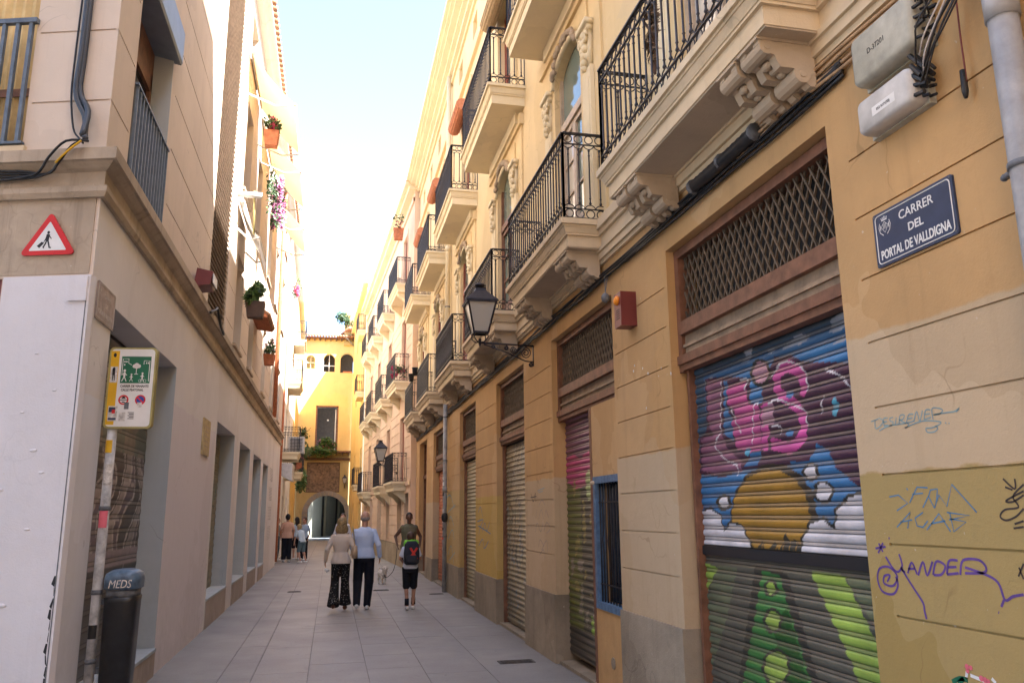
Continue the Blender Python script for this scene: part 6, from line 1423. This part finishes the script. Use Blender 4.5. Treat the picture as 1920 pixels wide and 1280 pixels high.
def person(label,loc,rz,H=1.72,skinm=None,top=None,topmat=None,legs=None,legmat=None,shoe=None,hair=None,hairm=None,pose=None,group=None,vox=0.011,female=False,beltz=None,bulk=1.0,face=True,sleeve='long',legw=1.0):
    P=thing('person',label,'person',loc,rz,group); k=H/1.75; J=dict(
      hipL=(-0.09,0,0.93),hipR=(0.09,0,0.93),kneeL=(-0.10,0.02,0.50),kneeR=(0.10,0.02,0.50),ankL=(-0.10,-0.02,0.09),ankR=(0.10,-0.02,0.09),
      shL=(-0.160,0,1.385),shR=(0.160,0,1.385),elL=(-0.235,-0.04,1.14),elR=(0.235,-0.04,1.14),wrL=(-0.235,0.06,0.90),wrR=(0.235,0.06,0.90),
      pelvis=(0,0,0.95),waist=(0,0,1.10),chest=(0,0,1.30),neck=(0,-0.005,1.48),head=(0,0.015,1.63),look=0.0,toeL=(0,1),toeR=(0,1),tilt=0)
    if pose: J.update(pose)
    S_=lambda p:(p[0]*k,p[1]*k,p[2]*k); B=bulk
    sw=0.93 if female else 1.0
    def torso(mb,e=0.0,z0=None,hem=0.0,top_=True):
        pe,wa,ch,ne=[Vector(J[q]) for q in ('pelvis','waist','chest','neck')]
        pts=[pe+(pe-wa)*0.45*(1 if z0 is None else z0),pe,wa,lerp(wa,ch,0.55),ch,lerp(ch,ne,0.5),lerp(ch,ne,0.8)]
        hw=0.165 if not female else 0.168; ww=0.140 if not female else 0.118
        rad=[(hw*B*sw+e+hem,0.105*B+e+hem),((hw)*B*sw+e+hem*0.6,0.115*B+e+hem*0.5),(ww*B+e,0.098*B+e),(0.155*B*sw+e,0.108*B+e),(0.172*B*sw+e,0.115*B+e),(0.150*B*sw+e,0.098*B+e),(0.078*B+e,0.072*B+e)]
        mb.loft([S_(p) for p in pts],[(a*k,b*k) for a,b in rad],(1,0,0),14)
    b=MB(); torso(b)
    nk=Vector(J['neck']); hd=Vector(J['head']); b.loft([S_(nk-Vector((0,0,0.06))),S_(nk),S_(lerp(nk,hd,0.6))],[(0.062*k,0.06*k),(0.054*k,0.055*k),(0.052*k,0.056*k)],(1,0,0),10)
    lk=J['look']; cl,sl=math.cos(lk),math.sin(lk)
    hs=J.get('hs',1.06)
    def hp(x,y,z): x,y,z=x*hs,y*hs,z*hs; return S_((hd.x+x*cl-y*sl,hd.y+x*sl+y*cl,hd.z+z))
    def hell(c,r): 
        q=MB(); q.ell((0,0,0),(r[0]*k*hs,r[1]*k*hs,r[2]*k*hs),14,10); cc=Vector(hp(*c)); b.add([(x*cl-y*sl+cc.x,x*sl+y*cl+cc.y,z+cc.z) for x,y,z in q.v],q.f)
    hell((0,-0.008,0.02),(0.075,0.093,0.098)); hell((0,0.018,-0.045),(0.058,0.068,0.075)); hell((0,0.050,-0.085),(0.034,0.034,0.026))
    hell((0,0.098,-0.018),(0.013,0.020,0.024)); hell((0,0.088,0.005),(0.010,0.014,0.03)); hell((0,0.083,-0.058),(0.024,0.012,0.008))
    for s_ in (-1,1): hell((s_*0.077,-0.005,-0.012),(0.010,0.020,0.030)); hell((s_*0.03,0.074,0.022),(0.024,0.014,0.010))
    for s_,L in ((-1,'L'),(1,'R')):
        limb(b,[S_(J['hip'+L]),S_(J['knee'+L]),S_(J['ank'+L])],[0.082*k*B,0.054*k,0.036*k])
        m_=lerp(J['knee'+L],J['ank'+L],0.28); b.ell(S_((m_[0],m_[1]-0.018,m_[2])),(0.048*k,0.052*k,0.10*k),10,7)
        b.ell(S_(J['sh'+L]),(0.058*k*B,0.055*k*B,0.06*k*B),10,7); limb(b,[S_(J['sh'+L]),S_(J['el'+L]),S_(J['wr'+L])],[0.050*k*B,0.037*k*B,0.026*k])
        tx,ty=J['toe'+L]; a=Vector(J['ank'+L]); t=Vector((tx,ty,0)).normalized(); b.loft([S_(a-t*0.05-Vector((0,0,0.05))),S_(a+t*0.05-Vector((0,0,0.05))),S_(a+t*0.16-Vector((0,0,0.06)))],[(0.036*k,0.035*k),(0.044*k,0.030*k),(0.040*k,0.018*k)],t.cross(Vector((0,0,1))),8)
        e=Vector(J['el'+L]); w2=Vector(J['wr'+L]); hand(b,S_(w2),(w2-e),J.get('palm'+L,(-s_,0.2,0)),0.95*k,-s_,J.get('curl',0.5))
    remesh(b,'body',skinm,P,vox,3)
    if face:
        for s_ in (-1,1): 
            m=MB(); m.ell(hp(s_*0.03,0.082,0.008),(0.011*k,0.008*k,0.007*k),8,6); m.build('eye',M['signblack'],P,True)
        m=MB(); m.ell(hp(0,0.094,-0.058),(0.018*k,0.006*k,0.0035*k),8,5); m.build('mouth',M['maroon'],P,True)
    # clothing
    if topmat:
        c=MB(); torso(c,0.018,J.get('hemz',0.9),J.get('hem',0.01))
        for s_,L in ((-1,'L'),(1,'R')):
            if sleeve=='none': c.ell(S_(J['sh'+L]),(0.062*k*B,0.062*k*B,0.055*k*B),10,7); continue
            c.ell(S_(J['sh'+L]),(0.060*k*B,0.062*k*B,0.056*k*B),10,7)
            sh,el,wr=J['sh'+L],J['el'+L],J['wr'+L]
            if sleeve=='short': limb(c,[S_(sh),S_(lerp(sh,el,0.62))],[0.058*k*B,0.058*k*B])
            else: limb(c,[S_(sh),S_(el),S_(lerp(el,wr,0.93))],[0.056*k*B,0.050*k*B,0.040*k*B])
        tz=lerp(J['shL'],J['shR'],0.5); c.ell(S_((tz[0],tz[1]-0.01,tz[2]+0.045)),(0.118*k*B,0.066*k*B,0.052*k*B),12,8)
        remesh(c,top or 'shirt',topmat,P,vox,3)
    if legmat:
        c=MB(); pe=Vector(J['pelvis']); wa=Vector(J['waist']); hz=J.get('waistf',0.35)
        c.loft([S_(pe-Vector((0,0,0.10))),S_(pe),S_(lerp(pe,wa,hz))],[(0.165*k*B*legw,0.118*k*B),(0.180*k*B*sw,0.130*k*B),(0.155*k*B*sw,0.115*k*B)],(1,0,0),14)
        for L in 'LR':
            hp_,kn,an=J['hip'+L],J['knee'+L],J['ank'+L]
            if legs=='shorts': limb(c,[S_((hp_[0]*1.08,hp_[1],hp_[2])),S_(lerp(hp_,kn,0.90))],[0.098*k*B,0.086*k])
            elif legs=='flared': limb(c,[S_(hp_),S_(lerp(kn,hp_,0.1)),S_(lerp(kn,an,0.55)),S_((an[0],an[1],0.10))],[0.098*k,0.082*k,0.096*k,0.122*k])
            elif legs=='wide': limb(c,[S_(hp_),S_(kn),S_((an[0],an[1],an[2]+0.01))],[0.105*k*B,0.095*k,0.090*k])
            else: limb(c,[S_(hp_),S_(kn),S_(an)],[0.100*k*B,0.086*k,0.066*k])
        remesh(c,'shorts' if legs=='shorts' else 'trousers',legmat,P,vox,3)
    if shoe:
        for L in 'LR':
            a=Vector(J['ank'+L]); tx,ty=J['toe'+L]; t=Vector((tx,ty,0)).normalized(); sdv=t.cross(Vector((0,0,1))); dz=Vector((0,0,1)); m=MB(); g=a.z-0.09
            m.loft([S_(a-t*0.075-dz*0.045),S_(a-t*0.03-dz*0.04),S_(a+t*0.05-dz*0.045),S_(a+t*0.13-dz*0.055),S_(a+t*0.19-dz*0.065)],[(0.026*k,0.030*k),(0.042*k,0.046*k),(0.048*k,0.042*k),(0.048*k,0.030*k),(0.028*k,0.018*k)],sdv,10)
            remesh(m,'shoe',shoe,P,0.008,2)
    if hairm:
        c=MB(); 
        def he(cn,r): q=MB(); q.ell((0,0,0),(r[0]*k*hs,r[1]*k*hs,r[2]*k*hs),14,10); cc=Vector(hp(*cn)); c.add([(x*cl-y*sl+cc.x,x*sl+y*cl+cc.y,z+cc.z) for x,y,z in q.v],q.f)
        if hair=='bald': he((0,-0.052,-0.012),(0.078,0.056,0.045)); he((-0.062,-0.025,-0.01),(0.020,0.04,0.035)); he((0.062,-0.025,-0.01),(0.020,0.04,0.035))
        elif hair=='crop': he((0,-0.016,0.035),(0.080,0.093,0.092))
        elif hair=='short': he((0,-0.022,0.032),(0.088,0.098,0.104)); he((0,-0.045,-0.02),(0.078,0.062,0.06))
        elif hair=='bob': he((0,-0.020,0.030),(0.095,0.104,0.110)); he((0,-0.040,-0.05),(0.108,0.075,0.09)); he((-0.075,-0.02,-0.09),(0.045,0.06,0.075)); he((0.075,-0.02,-0.09),(0.045,0.06,0.075)); he((0,-0.05,-0.115),(0.10,0.05,0.06))
        elif hair=='long': he((0,-0.022,0.03),(0.095,0.105,0.11)); he((0,-0.06,-0.08),(0.095,0.07,0.16)); he((0,-0.08,-0.20),(0.08,0.05,0.12))
        remesh(c,'hair',hairm,P,0.009,2)
    return P,k
HBL=plain('blonde_hair',(0.30,0.20,0.09),0.5,0,0.3,40); HGR=plain('grey_hair',(0.28,0.24,0.22),0.6,0,0.3,40); HDK=plain('dark_hair',(0.02,0.014,0.012),0.5,0,0.3,40); HBR=plain('brown_hair',(0.06,0.03,0.018),0.5,0,0.3,40); HFB=plain('fair_hair',(0.42,0.30,0.14),0.5,0,0.2,40)
WHITE=plain('white_trainer',(0.72,0.70,0.68),0.5,0,0.1)
JACK=cloth('beige_jacket_cloth',(0.60,0.51,0.44)); SHIRT=cloth('pale_blue_shirt_cloth',(0.50,0.60,0.82)); DKT=cloth('navy_black_cloth',(0.014,0.014,0.022)); PLK=dots('black_dotted_cloth',(0.012,0.011,0.012),(0.6,0.56,0.5),38,0.14)
gnd=lambda x,y:onZ(0,x,y)
# couple walking away
p=gnd(636,1146)
PW,k=person('blonde woman walking away in a beige jacket and flared black dotted trousers',(p.x,p.y,0.02),-0.05,1.62,SKL,'jacket',JACK,'flared',PLK,plain('brown_sandal',(0.12,0.05,0.03),0.6),'bob',HBL,
  dict(hem=0.03,hemz=1.0,waistf=0.6,kneeL=(-0.105,0.06,0.50),ankL=(-0.115,-0.16,0.14),kneeR=(0.09,0.05,0.50),ankR=(0.10,0.10,0.09),elL=(-0.27,-0.06,1.15),wrL=(-0.30,0.04,0.93),elR=(0.25,-0.06,1.16),wrR=(0.22,0.12,1.08)),female=True,vox=0.010,face=False)
hm=MB(); hm.loft([(0,0,0),(0,0,0.10),(0,0,0.22)],[(0.11,0.055),(0.12,0.06),(0.085,0.045)],(0,1,0),14)
o=thing('handbag','gold beige handbag on a chain strap at the blonde woman\'s right side','handbag',(p.x+0.235,p.y-0.13,0.93)); hm.build('bag',plain('tan_leather',(0.42,0.30,0.20),0.35,0.1),o,True)
m=MB(); m.tube([Vector(q) for q in catmull([(0,-0.08,0.20),(-0.02,-0.09,0.40),(-0.04,-0.03,0.55),(-0.04,0.09,0.52),(-0.02,0.10,0.38),(0,0.08,0.2)],4)],0.006,5); m.build('strap',plain('gold_chain',(0.5,0.36,0.14),0.3,0.6),o,True)
o2=thing('face_mask','small white face mask hanging from the blonde woman\'s left hand','mask',(p.x-0.285,p.y+0.05,0.74)); MB().loft([(0,0,0),(0.04,0,-0.03),(0.09,0.01,-0.02)],[(0.02,0.008),(0.03,0.01),(0.015,0.006)],(0,0,1),8).build('mask',M['signwhite'],o2,True)
p=gnd(680,1143); MAN=p
person('bald grey haired man walking away in a pale blue shirt and dark trousers',(p.x,p.y,0),-0.02,1.76,SKL,'shirt',SHIRT,'trousers',DKT,WHITE,'bald',HGR,
  dict(hem=0.012,hemz=0.55,kneeL=(-0.105,0.07,0.52),ankL=(-0.115,-0.10,0.13),kneeR=(0.10,0.05,0.50),ankR=(0.075,0.09,0.09),elR=(0.255,-0.05,1.15),wrR=(0.285,0.05,0.93),elL=(-0.235,-0.02,1.15),wrL=(-0.20,0.13,1.02)),vox=0.010,bulk=1.04,face=False)
# boy with backpack
p=gnd(768,1143)
BOY=Vector((p.x,p.y,0))
person('boy walking away in a white and lime shirt, black shorts and dark socks',(p.x,p.y,0),0.03,1.36,SKT,'shirt',cloth('white_sport_cloth',(0.60,0.63,0.72)),'shorts',cloth('black_sport_cloth',(0.012,0.012,0.016)),WHITE,'short',HBR,
  dict(hs=1.16,kneeL=(-0.085,0.03,0.50),ankL=(-0.07,-0.08,0.10),kneeR=(0.095,0.06,0.50),ankR=(0.09,0.12,0.09),hem=0.012,hemz=0.25,elL=(-0.24,0.02,1.16),wrL=(-0.18,0.16,1.10),elR=(0.24,0.02,1.16),wrR=(0.18,0.16,1.12)),vox=0.010,sleeve='short',face=False,legw=1.05)
for sx,yy,zz in ((-0.062,-0.065,0.12),(0.075,0.10,0.12)): o=MB().tube([(sx,yy,zz-0.03),(sx,yy,zz+0.09)],0.040,10).build('sock',DKT,[q for q in COL.objects if q.get('label','').startswith('boy walking')][0],True)
LG=plain('lime_cloth',(0.20,0.60,0.05),0.7); BKP=cloth('dark_backpack_cloth',(0.03,0.033,0.045))
bp=thing('backpack','dark school backpack with a red X worn by the boy','backpack',(p.x+0.01,p.y-0.10,0.80))
bb_=rbody([(0.10,0.05,0.0),(0.135,0.075,0.03),(0.145,0.08,0.2),(0.13,0.07,0.36),(0.08,0.045,0.42)],18,2.8); bb_.build('bag',BKP,bp,True)
m=MB(); m.add([(0.12*sx,-0.02+0.0,z) for sx in () for z in ()],[]) 
X=MB()
for a,b in (((-0.06,0.12),(0.075,0.30)),((0.075,0.10),(-0.05,0.30))): X.bar((a[0]+0.02,-0.085,a[1]),(b[0]+0.02,-0.082,b[1]),0.012,0.035,up=(0,1,0))
XX=MB()
for a,b in (((-0.06,0.12),(0.075,0.30)),((0.075,0.10),(-0.05,0.30))):
    A=Vector((a[0]+0.02,-0.086,a[1])); B=Vector((b[0]+0.02,-0.082,b[1])); t=(B-A).normalized(); n_=Vector((t.z,0,-t.x))*0.019; XX.add([A-n_,A+n_,B+n_,B-n_,A-n_+Vector((0,0.012,0)),A+n_+Vector((0,0.012,0)),B+n_+Vector((0,0.012,0)),B-n_+Vector((0,0.012,0))],[(0,1,2,3),(7,6,5,4),(0,4,5,1),(1,5,6,2),(2,6,7,3),(3,7,4,0)])
XX.build('red_cross_print',plain('red_print',(0.50,0.03,0.02),0.6),bp,fix=False)
rbody([(0.09,0.02,0.0),(0.10,0.028,0.03),(0.10,0.028,0.12),(0.08,0.02,0.14)],14).build('front_pocket',BKP,bp,True); bp.children
COL.objects[-1].location=(0,-0.075,0.03)
m=MB(); 
for s_ in (-1,1): m.loft([(s_*0.09,0.03,0.36),(s_*0.10,0.09,0.43),(s_*0.11,0.18,0.38),(s_*0.10,0.20,0.2)],[(0.025,0.010)]*4,(1,0,0),8)
m.build('straps',LG,bp,True)
m=MB(); m.loft([(-0.12,0.06,0.36),(0,0.05,0.42),(0.12,0.06,0.36)],[(0.03,0.05),(0.045,0.05),(0.03,0.05)],(0,1,0),10); m.build('collar',LG,bp,True)
m=MB(); m.tube([(0.115*math.cos(a)*1.0-0.085,0.0+0.10*math.sin(a)+0.11,-0.355) for a in [2*math.pi*q/14 for q in range(14)]],0.010,5,closed=True); m.tube([(0.115*math.cos(a)+0.09,0.10*math.sin(a)+0.12,-0.355) for a in [2*math.pi*q/14 for q in range(14)]],0.010,5,closed=True)
# dark skinned man facing us with the dog
p=Vector((1.93,20.6,0)); DM=p
person('dark skinned man facing us in an olive tank top holding a dog lead',(p.x,p.y,0),math.pi+0.05,1.74,SKD,'tank_top',cloth('olive_grey_cloth',(0.14,0.135,0.085)),'shorts',DKT,plain('grey_shoe',(0.2,0.2,0.2),0.6),'crop',HDK,
  dict(elR=(0.33,-0.06,1.17),wrR=(0.30,0.10,0.96),elL=(-0.30,-0.06,1.16),wrL=(-0.27,0.08,0.95),ankR=(0.10,0.14,0.10),ankL=(-0.1,-0.12,0.11),kneeR=(0.1,0.1,0.5)),sleeve='none',bulk=1.15,vox=0.012)
# white dog
d=gnd(716,1094); DG=thing('dog','small fluffy white dog trotting towards us on a lead','dog',(d.x,d.y,0),math.pi+0.25)
m=MB(); m.loft([(0,-0.17,0.24),(0,-0.12,0.25),(0,0.0,0.245),(0,0.10,0.25),(0,0.16,0.28)],[(0.05,0.06),(0.085,0.085),(0.085,0.085),(0.09,0.095),(0.065,0.07)],(1,0,0),14)
for sx in (-1,1):
    m.loft([(sx*0.05,0.11,0.24),(sx*0.052,0.115,0.13),(sx*0.052,0.10,0.10),(sx*0.05,0.11,0.02)],[(0.036,0.038),(0.027,0.027),(0.024,0.024),(0.026,0.030)],(1,0,0),8)
    m.loft([(sx*0.05,-0.10,0.24),(sx*0.055,-0.07,0.15),(sx*0.055,-0.13,0.10),(sx*0.05,-0.11,0.02)],[(0.045,0.055),(0.034,0.038),(0.022,0.024),(0.024,0.028)],(1,0,0),8)
    m.ell((sx*0.05,0.13,0.018),(0.028,0.036,0.018),8,6); m.ell((sx*0.05,-0.09,0.018),(0.027,0.034,0.018),8,6); m.ell((sx*0.072,0.205,0.385),(0.022,0.018,0.042),8,6)
m.loft([(0,0.14,0.28),(0,0.19,0.34),(0,0.215,0.37)],[(0.06,0.06),(0.055,0.055),(0.06,0.06)],(1,0,0),10); m.ell((0,0.215,0.385),(0.066,0.062,0.062),12,9); m.ell((0,0.275,0.36),(0.034,0.040,0.030),10,7); m.loft([(0,-0.17,0.27),(0,-0.22,0.33),(0,-0.20,0.40)],[(0.03,0.03),(0.028,0.028),(0.02,0.02)],(1,0,0),8)
rr=random.Random(4)
for _ in range(60): a=rr.uniform(0,6.28); yy=rr.uniform(-0.14,0.12); m.ell((0.075*math.cos(a),yy,0.25+0.075*math.sin(a)),(0.026,0.03,0.026),7,5)
FUR=plain('white_fur',(0.66,0.60,0.53),0.95,0,0.12,30,0.006,70); remesh(m,'body',FUR,DG,0.009,2)
for sx in (-1,1): m=MB(); m.ell((sx*0.026,0.266,0.395),(0.009,0.007,0.009),8,6); m.build('eye',M['signblack'],DG,True)
m=MB(); m.ell((0,0.314,0.366),(0.013,0.010,0.010),8,6); m.build('nose',M['signblack'],DG,True)
hx=DM+Vector((-0.30,-0.12,0.88)); cable('dog_lead','dark lead curving from the man\'s hand down to the white dog',[[hx,hx+Vector((-0.02,-0.05,-0.25)),Vector((d.x+0.28,d.y+0.1,0.30)),Vector((d.x+0.10,d.y-0.12,0.16)),Vector((d.x+0.03,d.y-0.2,0.25))]],M['cable'],0.008,None,'lead')
# group by the left wall
def q_(x,y): return gnd(x,y)
p=q_(536,1053); person('man seen from behind in a salmon shirt and wide black trousers',(p.x,p.y,0),0.25,1.74,SKT,'shirt',cloth('salmon_cloth',(0.58,0.36,0.27)),'wide',DKT,WHITE,'short',HDK,dict(hem=0.03,hemz=1.1,elL=(-0.24,0.0,1.14),wrL=(-0.22,0.08,0.90),ankR=(0.10,0.02,0.09),ankL=(-0.1,-0.02,0.09)),vox=0.013,sleeve='short',bulk=1.1)
p=q_(518,1051); person('half hidden woman in a grey top and blue trousers right against the left wall',(p.x-0.05,p.y+0.4,0),-1.2,1.62,SKL,'top',cloth('grey_green_cloth',(0.30,0.33,0.31)),'trousers',cloth('teal_trouser_cloth',(0.06,0.10,0.13)),WHITE,'short',HBR,dict(elR=(0.24,0.05,1.16),wrR=(0.15,0.28,1.15),elL=(-0.24,0.05,1.16),wrL=(-0.12,0.28,1.16)),vox=0.013,sleeve='short',female=True)
p=Vector((-1.35,33.4,0)); person('dark haired woman in a light striped top partly behind the salmon shirt man',(p.x+0.06,p.y,0),0.5,1.62,SKL,'top',cloth('light_stripe_cloth',(0.42,0.50,0.60)),'shorts',DKT,WHITE,'long',HDK,dict(elR=(0.24,0.05,1.16),wrR=(0.2,0.2,1.0)),vox=0.014,sleeve='short',female=True)
p=q_(564,1055); person('fair haired child bending to the left in a pale blue shirt and teal shorts',(p.x+0.02,p.y,0),0.75,1.42,SKL,'shirt',cloth('pale_blue_tee_cloth',(0.48,0.58,0.66)),'shorts',cloth('teal_short_cloth',(0.10,0.16,0.19)),WHITE,'short',HFB,dict(hs=1.16,waist=(0.0,0.04,1.09),chest=(0,0.12,1.27),neck=(0,0.20,1.42),head=(0,0.25,1.56),shL=(-0.18,0.17,1.37),shR=(0.18,0.17,1.37),elL=(-0.21,0.24,1.10),wrL=(-0.20,0.30,0.88),elR=(0.22,0.22,1.10),wrR=(0.2,0.28,0.88),kneeL=(-0.1,0.12,0.5),ankL=(-0.1,-0.05,0.10),kneeR=(0.1,0.02,0.5),ankR=(0.12,-0.16,0.10)),vox=0.012,sleeve='short')
p=Vector((-1.0,33.2,0)); person('curly haired teenager in a light blue shirt and black trousers behind the bending child',(p.x+0.02,p.y,0),2.6,1.62,SKT,'shirt',cloth('sky_shirt_cloth',(0.36,0.46,0.60)),'trousers',DKT,WHITE,'short',HBR,dict(elR=(0.24,0.05,1.16),wrR=(0.2,0.15,0.95)),vox=0.014,sleeve='short')
p=Vector((0.38,26.0,0)); person('man in a white shirt seen just past the blonde woman\'s head, facing us',(p.x,p.y,0),math.pi,1.74,SKL,'shirt',cloth('white_shirt_cloth',(0.62,0.62,0.66)),'trousers',DKT,M['signblack'],'crop',HBR,dict(),vox=0.013)
